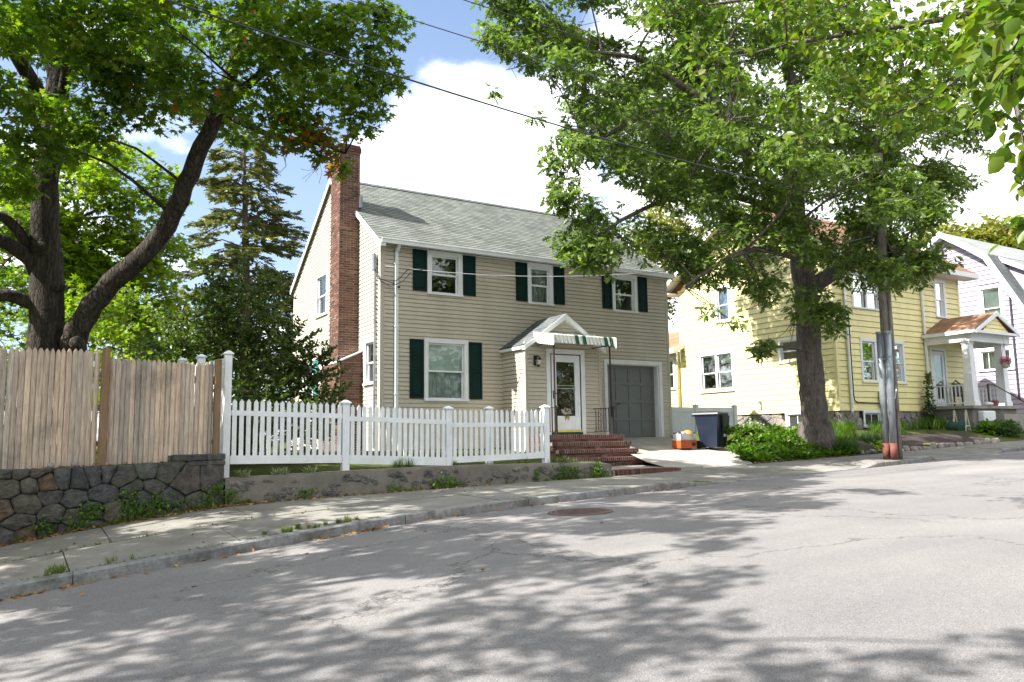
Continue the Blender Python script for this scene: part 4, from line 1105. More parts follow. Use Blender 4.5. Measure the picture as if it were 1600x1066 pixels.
# ---------------------------------------------------------------- white picket fence
pf = thing('picket_fence', 'white vinyl picket fence with capped posts in front of the beige house', 'fence', (6, 14.0, -.45))
root = Vector(pf.location)
FYf = lambda X: float(W(X))+.25
posts = [(2.93, 1.47, .058), (5.04, .68, .066), (7.215, .60, .066), (9.665, .655, .066)]
def cap_(mb, x, y, z, w):
    mb.box(x-w-.022, x+w+.022, y-w-.022, y+w+.022, z, z+.03, .006); 
    a, b = w+.012, .02
    mb.mesh([(x-a, y-a, z+.03), (x+a, y-a, z+.03), (x+a, y+a, z+.03), (x-a, y+a, z+.03), (x-b, y-b, z+.07), (x+b, y-b, z+.07), (x+b, y+b, z+.07), (x-b, y+b, z+.07)], [(0, 1, 5, 4), (1, 2, 6, 5), (2, 3, 7, 6), (3, 0, 4, 7), (4, 5, 6, 7)])
for (x, zt_, w) in posts:
    y = FYf(x); m = MB(); m.box(x-w, x+w, y-w, y+w, -.65, zt_, .005); p = m.build('post', M['white'], pf); m = MB(); cap_(m, x, y, zt_, w); m.build('post_cap', M['white'], p)
m = MB(); w = .036
m.mesh([(-w, -.01, 0), (w, -.01, 0), (w, .01, 0), (-w, .01, 0), (-w, -.01, .95), (w, -.01, .95), (w, .01, .95), (-w, .01, .95), (0, -.01, 1.0), (0, .01, 1.0)], [(0, 1, 5, 8, 4), (3, 7, 9, 6, 2), (0, 4, 7, 3), (1, 2, 6, 5), (4, 8, 9, 7), (5, 6, 9, 8)])
pk = m.build('picket', M['white']); pk.parent = pf; first = True
secs = [(3.0, 4.97, 17, (.735, .69), (-.20, -.235), (.545, .46), (-.34, -.37)), (5.11, 7.15, 17, (.665, .60), (-.24, -.335), (.455, .37), (-.40, -.45)), (7.29, 9.60, 18, (.60, .61), (-.33, -.29), (.335, .255), (-.45, -.42))]
for (xa, xb, n, tp, bt, tr, lo) in secs:
    for i in range(n):
        x = xa+(xb-xa)*(i+.5)/n; t = (i+.5)/n; zt_ = tp[0]+(tp[1]-tp[0])*t; zb_ = bt[0]+(bt[1]-bt[0])*t-.05
        loc = (x-root.x, FYf(x)-.032-root.y, zb_-root.z)
        if first: first = False; pk.location = loc; o = pk
        else: o = share(pk, pf, loc)
        o.scale = (1, 1, zt_-zb_+rnd.uniform(-.006, .006)); o.rotation_euler = (0, rnd.uniform(-.008, .008), 0)
    for za, zc, h in ((tr[0], tr[0]-(tp[0]-tp[1]), .085), (bt[0], bt[1], abs(lo[0]-bt[0]))):
        m = MB(); ya, yb = FYf(xa)-.02, FYf(xb)-.02
        m.prism([(xa, ya-.026, za-h), (xa, ya-.026, za), (xb, yb-.026, zc), (xb, yb-.026, zc-h)], (0, 0, 0), (0, .05, 0))
        m.build('rail', M['white'], pf)
# return post nearer the house
m = MB(); m.box(9.56-.8, 9.56-.67, 15.2, 15.33, -.6, .66, .005); p = m.build('post', M['white'], pf); m = MB(); cap_(m, 9.56-.735, 15.265, .66, .066); m.build('post_cap', M['white'], p)

# white privacy fence running back behind the stockade fence
vf = thing('privacy_fence', 'white privacy fence running back from the tall post beside the stockade fence', 'fence', (2.9, 15, -.3))
for i, (x, y, zt_) in enumerate(((2.9, 15.9, 1.62), (2.9, 18.0, 1.75))):
    m = MB(); m.box(x-.065, x+.065, y-.065, y+.065, -.4, zt_, .005); p = m.build('post', M['white'], vf); m = MB(); cap_(m, x, y, zt_, .066); m.build('post_cap', M['white'], p)
for (ya, yb, za, zb_) in ((13.9, 15.83, 1.42, 1.5), (15.97, 17.93, 1.5, 1.58)):
    m = MB(); m.prism([(2.88, ya, za-.1), (2.88, yb, zb_-.1), (2.88, yb, zb_), (2.88, ya, za)], (0, 0, 0), (.045, 0, 0)); m.build('rail', M['white'], vf)
    n = 12
    for i in range(n):
        a, b = ya+(yb-ya)*i/n, ya+(yb-ya)*(i+1)/n-.006; t = (i+.5)/n
        m = MB(); m.box(2.892, 2.912, a, b, -.35, za+(zb_-za)*t-.1); m.build('board', M['white'], vf)
# grey-white vinyl fence between the houses
gf = thing('vinyl_fence', 'low white vinyl panel fence between the beige and the yellow house behind the bin', 'fence', (19.5, 19.8, -.15))
for x in (18.3, 19.56, 21.42):
    m = MB(); m.box(x-.07, x+.07, 19.73, 19.87, -.3, 1.02, .005); p = m.build('post', M['trim'], gf); m = MB(); cap_(m, x, 19.8, 1.02, .07); m.build('post_cap', M['trim'], p)
for a, b in ((18.37, 19.49), (19.63, 21.35)):
    for lo, hi in ((-.16, -.04), (.82, .98)):
        m = MB(); m.box(a, b, 19.77, 19.83, lo, hi, .004); m.build('rail', M['trim'], gf)
    n = round((b-a)/.17)
    for i in range(n):
        m = MB(); m.box(a+(b-a)*i/n+.001, a+(b-a)*(i+1)/n-.002, 19.785, 19.815, -.04, .82); m.build('board', M['trim'], gf)

# ---------------------------------------------------------------- yellow house
GS = 1.12
Y = thing('yellow_house', 'yellow clapboard two-storey house with orange-brown roofs and a small gabled front porch', 'house', (26.5, 20, 0))
YX0, YX1, YY0, YY1 = 22.71, 30.25, 16.5, 23.68
YF = lambda u, v, w: (u, YY0-w, v)
YL = lambda u, v, w: (YX0-w, u, v)
YRY, YE = 20.1, 5.95
fw_ = [(23.98, 26.48, 1.72, 3.22, 2), (23.70, 25.34, 4.23, 5.5, 1), (28.63, 29.36, 4.24, 5.67, 0)]
m = MB(); siding(m, YF, .82, 5.88, .2, lambda z: (YX0+.1, YX1-.08), [(a+.05, b-.05, c+.04, d-.04) for a, b, c, d, _ in fw_]+[(28.1, 29.0, 0, 3.0)], .026); m.build('front_wall', M['yellow'], Y)
lw_ = [(20.9, 22.66, 1.68, 3.2, 1), (20.9, 21.7, 4.3, 5.72, 0), (17.75, 18.8, 2.5, 3.36, 0)]
def yr(z):
    if z < 5.85: return (YY0+.1, YY1-.05)
    d = (z-5.85)/.65; return (YY0+d, YY1-d)
m = MB(); siding(m, YL, .82, 8.2, .2, yr, [(a+.05, b-.05, c+.04, d-.04) for a, b, c, d, _ in lw_], .026); m.build('side_wall', M['yellow'], Y)
m = MB(); m.face((YX1, YY0, 0), (YX1, YY1, 0), (YX1, YY1, 5.9), (YX1, YRY, 8.25), (YX1, YY0, 5.9)); m.box(YX0, YX1, YY1-.06, YY1, 0, 5.9); m.box(YX0+.1, YX1-.1, YY0+.2, YY1-.2, 3.4, 3.6); m.build('plain_wall', M['yellow'], Y)
m = MB(); m.box(YX0-.03, YX0+.1, YY0-.03, YY0+.1, .82, 5.9, .004); m.box(YX1-.08, YX1+.03, YY0-.03, YY0+.08, .82, 5.9, .004); m.box(YX0-.03, YX0+.05, YY1-.08, YY1+.02, .82, 5.9, .004); m.box(YX0-.035, YX1, YY0-.035, YY0+.05, .76, .82); m.box(YX0-.035, YX0+.05, YY0+.05, YY1, .76, .82); build_each(m, 'corner_board', M['yellow'], Y)
for a, b, c, d, n in fw_: window(Y, YF, a, b, c, d, tr=.11, mull=n, curtain=.5 if n == 2 else False)
for a, b, c, d, n in lw_[:2]: window(Y, YL, a, b, c, d, tr=.12 if n == 0 else .1, mull=n, blind=.25 if n else None)
window(Y, YL, *lw_[2][:4], tr=.1)
m = MB(); m.box(YX0-.1, YX0-.03, 18.8, 18.83, 2.5, 3.36); 
# foundation
m = MB(); m.box(YX0+.04, YX1-.02, YY0+.04, YY1-.1, -.5, .77); fd = m.build('foundation', M['stonegap'], Y)
rf_ = random.Random(12)
def rubble(par, Tf, u0, u1, v0, v1, sz, mat, skip=None, h=.03):
    S = []; nu, nv = max(1, round((u1-u0)/sz)), max(1, round((v1-v0)/(sz*.62)))
    for j in range(nv):
        for i in range(nu+1):
            S.append((u0+(i+.5*(j % 2))*(u1-u0)/nu+rf_.uniform(-.22, .22)*sz, v0+(j+.5)*(v1-v0)/nv+rf_.uniform(-.12, .12)*sz))
    for i, s_ in enumerate(S):
        poly = [(u0, v0), (u1, v0), (u1, v1), (u0, v1)]
        for j, t_ in enumerate(S):
            if i == j or abs(t_[0]-s_[0]) > 2.6*sz: continue
            poly = clip(poly, t_[0]-s_[0], t_[1]-s_[1], (t_[0]**2+t_[1]**2-s_[0]**2-s_[1]**2)/2)
            if len(poly) < 3: break
        if len(poly) < 3: continue
        if skip and skip(s_): continue
        stone_piece(par, poly, Tf, mat, h=h, shrink=.008, rs=rf_)
rubble(fd, lambda u, v, w: (YX0+.04-w, u, v), 16.55, 22.6, .0, .76, .42, M['fstone'], skip=lambda s: 17.65 < s[0] < 18.75 and s[1] > .15)
rubble(fd, lambda u, v, w: (u, YY0+.04-w, v), 22.75, 27.7, .0, .76, .42, M['fstone'], skip=lambda s: 23.8 < s[0] < 25 and s[1] > .2)
window(Y, lambda u, v, w: (YX0+.0-w, u, v), 17.72, 18.66, .2, .79, tr=.09, sash=False, grid=[.5], name='basement_window', curtain=True)
window(Y, lambda u, v, w: (u, YY0+.0-w, v), 23.9, 24.9, .22, .78, tr=.09, sash=False, grid=[.5], name='basement_window', curtain=True)
# roof
rf = shingle_roof(Y, YX0-.5, YX1+.5, 15.95, YE, YRY, YE+.65*(YRY-15.95), M['roofo'], thick=.06)
shingle_roof(Y, YX0-.5, YX1+.5, 24.25, YE, YRY, YE+.65*(YRY-15.95), M['roofo'], thick=.06)
m = MB(); PZ = YE+.65*(YRY-15.95)
for xx in (YX0-.53, YX1+.5):
    rakeb(m, xx, 15.95, YE-.01, YRY, PZ, .03, .17); rakeb(m, xx, 24.25, YE-.01, YRY, PZ, .03, .17)
m.box(YX0-.5, YX1+.5, 15.92, 15.95, YE-.18, YE-.0); m.box(YX0-.5, YX1+.5, 24.25, 24.28, YE-.18, YE)
m.box(YX0-.5, YX0+.3, 23.72, 24.25, YE-.2, YE-.16); m.box(YX0-.5, YX0-.0, 15.97, 16.5, YE-.2, YE-.16)
build_each(m, 'rake_board', M['trim'], Y)
m = MB(); m.box(YX0-.48, YX1+.48, 15.95, YY0-.03, YE-.2, YE-.17)
m.prism([(YX0-.48, 15.97, YE-.07), (YX0-.48, YRY, PZ-.07), (YX0-.48, YRY, PZ-.085), (YX0-.48, 15.97, YE-.085)], (0, 0, 0), (.5, 0, 0)); m.prism([(YX0-.48, 24.22, YE-.07), (YX0-.48, YRY, PZ-.07), (YX0-.48, YRY, PZ-.085), (YX0-.48, 24.22, YE-.085)], (0, 0, 0), (.5, 0, 0))
m.box(YX0-.02, YX1, YY0-.03, YY0, YE-.35, YE-.2)
build_each(m, 'soffit', paint('cream_soffit', (0.55, 0.50, 0.43), 0.6, 2, 0.08), Y)
for x in (23.26, 27.72):
    m = MB(); top = YE-.2 if x < 27 else YE-.2
    m.tube([(x, 16.0, top), (x, 16.42, top-.25), (x, 16.42, .95), (x, 16.42, .80), (x-.12, 16.33, .70)], .048, 8); m.build('downspout', M['trim'], Y)
m = MB(); m.box(24.78, 25.12, 16.3, 16.46, .88, 1.42, .01); m.box(25.14, 25.3, 16.34, 16.46, .95, 1.3, .01); mb_ = m.build('meter_box', M['greybox'], Y)
m = MB(); m.tube([(23.42, 16.45, 4.2), (23.42, 16.45, 1.25), (23.46, 16.45, 1.1), (23.6, 16.45, 1.04), (24.78, 16.45, 1.02)], .018, 6); m.build('conduit', M['wire'], Y)
m = MB(); m.tube([(22.66, 19.72, 1.2), (22.58, 19.72, 1.2), (22.55, 19.72, 1.05)], .05, 8); m.build('vent_hood', M['greybox'], Y)
# rear wing with its own low orange roof
m = MB(); siding(m, lambda u, v, w: (22.55-w, u, v), .3, 3.42, .2, lambda z: (23.75, 27.0), [(23.95, 24.5, 1.95, 3.1)], .026); m.box(22.55, 26, 26.95, 27.0, .0, 3.42); m.face((22.56, 23.75, .3), (22.72, 23.75, .3), (22.72, 23.75, 3.42), (22.56, 23.75, 3.42)); m.build('rear_wing', M['yellow'], Y)
window(Y, lambda u, v, w: (22.55-w, u, v), 23.88, 24.6, 1.9, 3.2, tr=.1)
m = MB(); slope_x(m, 22.15, 3.5, 24.6, 4.6, 23.5, 27.3); m.build('wing_roof', M['roofo'], Y)
m = MB(); m.box(22.1, 22.15, 23.45, 27.3, 3.32, 3.52); m.prism([(22.15, 23.45, 3.3), (22.15, 23.45, 3.5), (24.6, 23.45, 4.6), (24.6, 23.45, 4.42)], (0, 0, 0), (0, .04, 0)); build_each(m, 'wing_fascia', M['trim'], Y)
# front porch
m = MB(); m.box(27.72, 30.6, 14.95, 16.45, -.3, .80); pb = m.build('porch_base', M['render'], Y)
m = MB(); m.box(27.62, 30.7, 14.85, 16.46, .80, .91, .01); m.build('porch_slab', M['wallcap'], Y)
PZ0, PAP = 3.50, 4.17
m = MB(); slope_x(m, 27.6, PZ0, 29.0, PAP, 14.55, 16.48); slope_x(m, 30.4, PZ0, 29.0, PAP, 14.55, 16.48); pr_ = m.build('porch_roof', M['roofo'], Y)
m = MB(); m.box(27.75, 30.25, 14.80, 14.95, 3.12, 3.40); m.box(27.72, 27.86, 14.95, 16.46, 3.12, 3.40); m.box(30.14, 30.28, 14.95, 16.46, 3.12, 3.40); m.box(27.62, 30.38, 14.6, 16.46, 3.405, 3.43); m.box(27.57, 27.62, 14.52, 16.46, 3.38, 3.50); m.box(30.38, 30.43, 14.52, 16.46, 3.38, 3.50); m.box(27.62, 30.38, 14.52, 14.57, 3.38, 3.47)
for s_ in (-1, 1):
    xe = 29.0+s_*1.43; m.prism([(xe, 14.5, PZ0-.02), (29.0, 14.5, PAP+.02), (29.0, 14.5, PAP-.13), (xe, 14.5, PZ0-.15)], (0, 0, 0), (0, .04, 0))
build_each(m, 'porch_beam', M['trim'], Y)
m = MB(); siding(m, lambda u, v, w: (u, 14.62-w, v), 3.45, 4.0, .14, lambda z: (29-.9*(1-(z-3.45)/.6), 29+.9*(1-(z-3.45)/.6)), []); m.build('porch_gable', M['yellow'], Y)
for x in (27.92, 30.02):
    m = MB(); 
    for (za, zb_, wa, wb) in ((.91, 1.05, .19, .19), (1.05, 3.05, .165, .125), (3.05, 3.12, .15, .15)):
        vs = [(x+sx*w_, 15.05+sy*w_, z) for z, w_ in ((za, wa), (zb_, wb)) for sx, sy in ((-1, -1), (1, -1), (1, 1), (-1, 1))]
        m.mesh(vs, [(0, 1, 5, 4), (1, 2, 6, 5), (2, 3, 7, 6), (3, 0, 4, 7), (4, 5, 6, 7), (3, 2, 1, 0)])
    m.build('porch_post', M['trim'], Y)
def balus(par, a, b, n, z0=1.0, z1=1.62):
    a, b = Vector(a), Vector(b); m = MB()
    for z in (z0, z1): m.prism([tuple(a+Vector((0, 0, z-.02)))]*1+[tuple(b+Vector((0, 0, z-.02))), tuple(b+Vector((0, 0, z+.03))), tuple(a+Vector((0, 0, z+.03)))], (0, 0, 0), tuple((b-a).cross(Vector((0, 0, 1))).normalized()*.045))
    r = m.build('porch_rail', M['trim'], par)
    for i in range(n):
        p = a+(b-a)*(i+.5)/n; q = (b-a).cross(Vector((0, 0, 1))).normalized()*.022; m = MB(); m.box(p.x+q.x-.017, p.x+q.x+.017, p.y+q.y-.017, p.y+q.y+.017, z0+.03, z1-.02); m.build('baluster', M['trim'], r)
balus(Y, (27.85, 16.40, 0), (27.85, 15.2, 0), 9)
balus(Y, (30.05, 15.2, 0), (30.05, 16.4, 0), 9)
# door under the porch
m = MB(); B = lambda a, b, c, d, e, f, bv=.004: m.box(a, b, YY0-f, YY0-e, c, d, bv)
B(28.02, 28.13, .92, 3.1, -.02, .05); B(28.92, 29.03, .92, 3.1, -.02, .05); B(28.13, 28.92, 2.98, 3.1, -.02, .05); yd = m.build('porch_door', M['trim'], Y)
m = MB(); B(28.15, 28.28, .95, 2.96, 0, .03); B(28.77, 28.9, .95, 2.96, 0, .03); B(28.28, 28.77, 2.82, 2.96, 0, .03); B(28.28, 28.77, .95, 1.2, 0, .03); B(28.28, 28.77, 1.96, 2.0, 0, .03); build_each(m, 'stile', M['white'], yd)
m = MB(); B(28.28, 28.77, 1.2, 2.82, .008, .014, 0); m.build('pane', M['glass2'], yd)
m = MB(); B(28.15, 28.9, .95, 2.96, -.1, -.06, 0); m.build('inner_door', M['greybox'], yd)
m = MB(); m.box(27.66, 27.8, 16.34, 16.47, 1.78, 2.12, .01); m.build('letter_box', M['post'], Y)
# steps beside the porch
m = MB()
for i in range(5): m.box(29.0, 30.75, 14.85-.27*(i+1), 14.85-.27*i+.01 if i == 0 else 14.85-.27*i, -.5, .80-.19*(i+1), .008)
build_each(m, 'porch_step', M['wallcap'], Y)
m = MB(); m.tube([(28.82, 14.95, .93), (28.82, 14.95, 1.66)], .03, 8); m.build('hand_post', M['iron'], Y)
m = MB(); m.tube([(28.82, 14.95, 1.66), (28.98, 14.85, 1.66), (29.0, 13.5, .72)], .02, 6); m.build('handrail', M['iron'], Y)
# white stone block and pots on the porch edge
m = MB(); m.box(28.0, 28.75, 14.72, 14.95, .35, .72, .03); tag(m.build('painted_block', M['white']), 'white painted block against the porch base beside the front steps', 'block')
hb = thing('flower_basket', 'hanging basket of pink flowers under the porch roof of the yellow house', 'flower basket', (29.55, 14.65, 2.3))
m = MB(); m.lathe((29.55, 14.65, 2.22), [(.07, 0), (.13, .06), (.17, .2), (.18, .22), (.15, .22)], 12); m.build('pot', M['cream'], hb)
m = MB(); 
for a in (0, 2.1, 4.2): m.tube([(29.55+.16*math.cos(a), 14.65+.16*math.sin(a), 2.44), (29.55, 14.65, 3.1)], .005, 4)
m.tube([(29.55, 14.65, 3.1), (29.55, 14.70, 3.38)], .005, 4); m.build('hanger', M['wire'], hb)

# ---------------------------------------------------------------- lavender house
GS = 1.12*37/34
V = thing('lavender_house', 'pale lavender gambrel-roofed house at the right end of the street', 'house', (40, 19, 0))
VX = 34.0
VL = lambda u, v, w: (VX-w, u, v)
py_, pz_ = 18.92, 8.45; by_, bz_ = 17.18, 7.25; ey_, ez_ = 14.75, 2.55
def vlim(z):
    if z >= bz_: d = (z-bz_)/(pz_-bz_)*(py_-by_); y = by_+d
    elif z > ez_: y = ey_+(z-ez_)/(bz_-ez_)*(by_-ey_)
    else: y = ey_+.2
    return (y+.0, 2*py_-y)
vw = [(16.70, 17.72, 4.2, 6.05, 0), (16.50, 17.95, 2.5, 3.45, 0)]
m = MB(); siding(m, VL, .3, pz_-.1, .2, vlim, [(a+.05, b-.05, c+.04, d-.04) for a, b, c, d, _ in vw], .026); m.build('side_wall', M['lav'], V)
m = MB(); m.box(VX+.02, VX+11, ey_+.2, ey_+.3, -.4, 3.6); m.box(VX+11, VX+11.1, ey_+.2, 23, -.4, 5); m.box(VX+.05, VX+11, 22.9, 23, -.4, 3.6)
m.prism([(VX+1.0, by_-.1, bz_-.1), (VX+1.0, ey_+.6, 5.9), (VX+1.0, ey_+.6, 3.0)], (0, 0, 0), (.1, 0, 0)); m.box(VX+1.0, VX+10, ey_+.55, ey_+.65, 3, 5.9); m.build('front_wall', M['lav'], V)
m = MB(); m.box(VX+.04, VX+11, ey_+.25, 23, -.5, .3); m.build('foundation', M['render'], V)
window(V, VL, *vw[0][:4], tr=.15, blind=1.0); window(V, VL, *vw[1][:4], tr=.15, sash=False, grid=[.25, .5, .75], curtain=True)
shingle_roof(V, VX-.35, VX+11.4, by_-.05, bz_+.08, py_, pz_+.2, M['rooflav'], thick=.1, name='upper_roof')
shingle_roof(V, VX-.35, VX+11.4, 2*py_-by_+.05, bz_+.08, py_, pz_+.2, M['rooflav'], thick=.1, name='upper_roof')
shingle_roof(V, VX-.3, VX+.9, ey_-.2, ez_-.15, by_+.0, bz_+.12, M['roofdk'], thick=.12, name='lower_roof', step=.1)
shingle_roof(V, VX-.3, VX+11.4, 2*py_-ey_+.2, ez_-.15, 2*py_-by_, bz_+.12, M['roofdk'], thick=.12, name='lower_roof', step=.1)
shingle_roof(V, VX+.8, VX+11.4, ey_+.15, 5.95, by_, bz_+.1, M['rooflav'], thick=.08, name='dormer_roof')
m = MB()
rakeb(m, VX-.4, by_-.1, bz_+.1, py_, pz_+.22, .05, .26); rakeb(m, VX-.4, 2*py_-by_+.1, bz_+.1, py_, pz_+.22, .05, .26)
m.prism([(VX-.38, ey_-.3, ez_-.2), (VX-.38, by_-.12, bz_+.08), (VX-.38, by_+.08, bz_-.02), (VX-.38, ey_-.08, ez_-.2)], (0, 0, 0), (.05, 0, 0)); rakeb(m, VX+.75, ey_+.12, 5.96, by_, bz_+.1, .05, .2)
m.prism([(VX-.35, by_-.0, bz_-.12), (VX-.35, py_, pz_-.0), (VX-.35, py_, pz_-.04), (VX-.35, by_, bz_-.16)], (0, 0, 0), (.36, 0, 0)); m.prism([(VX-.35, 2*py_-by_-.0, bz_-.12), (VX-.35, py_, pz_-.0), (VX-.35, py_, pz_-.04), (VX-.35, 2*py_-by_, bz_-.16)], (0, 0, 0), (.36, 0, 0))
build_each(m, 'rake_board', M['trim'], V)
m = MB(); m.tube([(VX-.06, 16.44, 5.6), (VX-.06, 16.44, 1.3)], .035, 6); m.build('conduit', M['wire'], V)
m = MB(); m.box(VX-.12, VX-.03, 18.35, 18.55, 3.0, 3.5, .01); m.build('side_lantern', M['iron'], V)

GS = 1.0
# ---------------------------------------------------------------- foliage
def leaf_template(kind):
    if kind == 'maple':
        pts = []
        for a, r in ((-90, .12), (-62, .42), (-28, .30), (-8, .72), (18, .40), (44, .92), (64, .42), (90, 1.0), (116, .42), (136, .92), (162, .40), (188, .72), (208, .30), (242, .42)):
            t = R_(a); x, y = r*math.cos(t), r*math.sin(t)+.15; pts.append((x*.62, y*.62, -.14*abs(x)))
        pts.append((0, .06, .03)); n = len(pts)-1
        return np.array(pts), [(n, i, (i+1) % n) for i in range(n)]
    if kind == 'oak':
        s = [(.02, 0), (.10, .16), (.05, .24), (.26, .36), (.08, .44), (.30, .62), (.09, .68), (.18, .86), (0, 1.0)]
        R = [(x, y, -.25*x-.12*y*y) for x, y in s]; L = [(-x, y, -.25*x-.12*y*y) for x, y in s[:-1]]
        pts = np.array(R+L); n = len(R); fs = []
        for i in range(n-2):
            fs.append((i, i+1, n+i+1)); fs.append((i, n+i+1, n+i))
        fs.append((n-2, n-1, n+n-2))
        return pts, fs
    if kind == 'ovate':
        pts = np.array([(0, 0, 0), (.30, .28, .07), (.26, .62, .06), (0, 1, -.08), (-.26, .62, .06), (-.30, .28, .07), (0, .45, -.02)])
        return pts, [(0, 1, 6), (1, 2, 6), (2, 3, 6), (3, 4, 6), (4, 5, 6), (5, 0, 6)]
    if kind == 'narrow':
        pts = np.array([(0, 0, 0), (.13, .4, .03), (0, 1, -.05), (-.13, .4, .03)])
        return pts, [(0, 1, 2), (0, 2, 3)]
    if kind == 'spray':      # conifer spray: ragged little frond
        pts = np.array([(0, 0, 0), (.05, .1, 0), (.30, .28, -.04), (.08, .34, 0), (.26, .58, -.04), (.06, .6, 0), (.12, .85, -.03), (0, 1, -.02), (-.12, .85, -.03), (-.06, .6, 0), (-.26, .58, -.04), (-.08, .34, 0), (-.30, .28, -.04), (-.05, .1, 0)])
        return pts, [(0, 1, 13), (1, 2, 3), (3, 11, 13), (1, 3, 13), (11, 12, 13), (3, 4, 5), (3, 5, 9), (3, 9, 11), (9, 10, 11), (5, 6, 7), (5, 7, 9), (7, 8, 9)]
def leaves_mesh(name, P, D, N, S, kind, mats, parent=None, midx=None, stuff=False, twist=.0):
    """P positions, D growth directions, N normals, S sizes (arrays)"""
    T, F = leaf_template(kind)
    P = np.asarray(P, float); D = np.asarray(D, float); N = np.asarray(N, float); S = np.asarray(S, float)
    D /= np.linalg.norm(D, axis=1, keepdims=True)+1e-9
    X = np.cross(D, N); X /= np.linalg.norm(X, axis=1, keepdims=True)+1e-9
    Z = np.cross(X, D)
    V = P[:, None, :]+S[:, None, None]*(T[None, :, 0:1]*X[:, None, :]+T[None, :, 1:2]*D[:, None, :]+T[None, :, 2:3]*Z[:, None, :])
    k, n = len(T), len(P)
    F = np.array(F); A = (F[None]+(np.arange(n)*k)[:, None, None]).reshape(-1, 3)
    root = Vector((0, 0, 0)); q = parent
    while q is not None: root += q.location; q = q.parent
    V = V.reshape(-1, 3)*GS-np.array(root)
    me = bpy.data.meshes.new(name); me.vertices.add(len(V)); me.vertices.foreach_set('co', V.ravel())
    me.loops.add(A.size); me.loops.foreach_set('vertex_index', A.ravel().astype(np.int32))
    me.polygons.add(len(A)); me.polygons.foreach_set('loop_start', np.arange(0, A.size, 3, dtype=np.int32)); me.polygons.foreach_set('loop_total', np.full(len(A), 3, dtype=np.int32))
    if not isinstance(mats, (list, tuple)): mats = [mats]
    for m_ in mats: me.materials.append(m_)
    if midx is not None: me.polygons.foreach_set('material_index', np.repeat(midx, len(F)).astype(np.int32))
    me.update(calc_edges=True)
    o = bpy.data.objects.new(name, me); COL.objects.link(o)
    if parent: o.parent = parent
    if stuff: o['kind'] = 'stuff'
    return o
def rvec(n, g): v = g.normal(size=(n, 3)); return v/np.linalg.norm(v, axis=1, keepdims=True)
def crown(blobs, dens, size, g, cluster=7, spread=.16, shell=.45, up=.55, droop=.25, flat=.85, gap=.25, hollow=None):
    """leaf rosettes through the blobs' volumes"""
    P, D, N, S, C = [], [], [], [], []
    for bi, (x, y, z, r) in enumerate(blobs):
        n = max(4, int(dens*r*r))
        d = rvec(n, g); rad = r*g.uniform(shell, 1.06, n)**.8
        c = np.array([x, y, z])+d*rad[:, None]*np.array([1, 1, flat])
        nz = np.sin(c[:, 0]*2.3+c[:, 2]*1.7)+np.sin(c[:, 1]*2.7-c[:, 2]*2.9+1.3)+np.sin(c[:, 0]*1.1-c[:, 1]*1.9+c[:, 2]*4.3)
        c = c[nz > -1.4+gap*2]; n = len(c)
        if n == 0: continue
        cc = np.repeat(c, cluster, axis=0); m_ = len(cc)
        dd = rvec(m_, g); dd[:, 2] = dd[:, 2]*.55-droop
        nn = rvec(m_, g)*(1-up); nn[:, 2] += up+.15
        P.append(cc+dd*spread*g.uniform(.1, 1, (m_, 1))); D.append(dd); N.append(nn); S.append(size*g.uniform(.5, 1.3, m_)); C.append(np.full(m_, bi))
    return [np.concatenate(a) for a in (P, D, N, S, C)]
def limb(mb, pts, r0, r1, g, n=9, sub=4, wob=.05, rough=.12):
    pts = [Vector(p) for p in pts]; out = []; L = len(pts)-1
    for i in range(L):      # catmull-rom
        p0, p1, p2, p3 = pts[max(0, i-1)], pts[i], pts[i+1], pts[min(L, i+2)]
        for k in range(sub):
            t = k/sub; out.append(.5*((2*p1)+(-p0+p2)*t+(2*p0-5*p1+4*p2-p3)*t*t+(-p0+3*p1-3*p2+p3)*t**3))
    out.append(pts[-1]); m_ = len(out)
    out = [p+Vector(g.normal(size=3))*rough*r1*(1 if 0 < i < m_-1 else 0) for i, p in enumerate(out)]
    rad = [r0+(r1-r0)*(i/(m_-1))**.9 for i in range(m_)]
    mb.tube(out, rad, n, wob=wob); return list(zip(out, rad))
def connect(mb, nodes, blobs, g, r=.035, twigs=5, wob=.03):
    """a bough from the nearest limb to every leaf mass, then twigs inside it"""
    for (x, y, z, br) in blobs:
        c = Vector((x, y, z)); best = min(nodes, key=lambda q: (q[0]-c).length+.6*max(0, q[0].z-c.z))
        p0 = best[0]; L = (c-p0).length
        mid = p0.lerp(c, .5)+Vector(g.normal(size=3))*L*.09+Vector((0, 0, L*.07))
        rr = min(best[1]*.7, r*(.6+L*.22))
        limb(mb, [p0, mid, c], rr, rr*.35, g, 5, 3, wob, .3)
        for k in range(twigs):
            d = Vector(g.normal(size=3)); d.normalize(); e = c+d*br*.85; s_ = mid.lerp(c, g.uniform(.3, 1))
            mb.tube([s_, s_.lerp(e, .55)+Vector(g.normal(size=3))*br*.08, e], [rr*.3, rr*.2, .004], 4, cap=False)

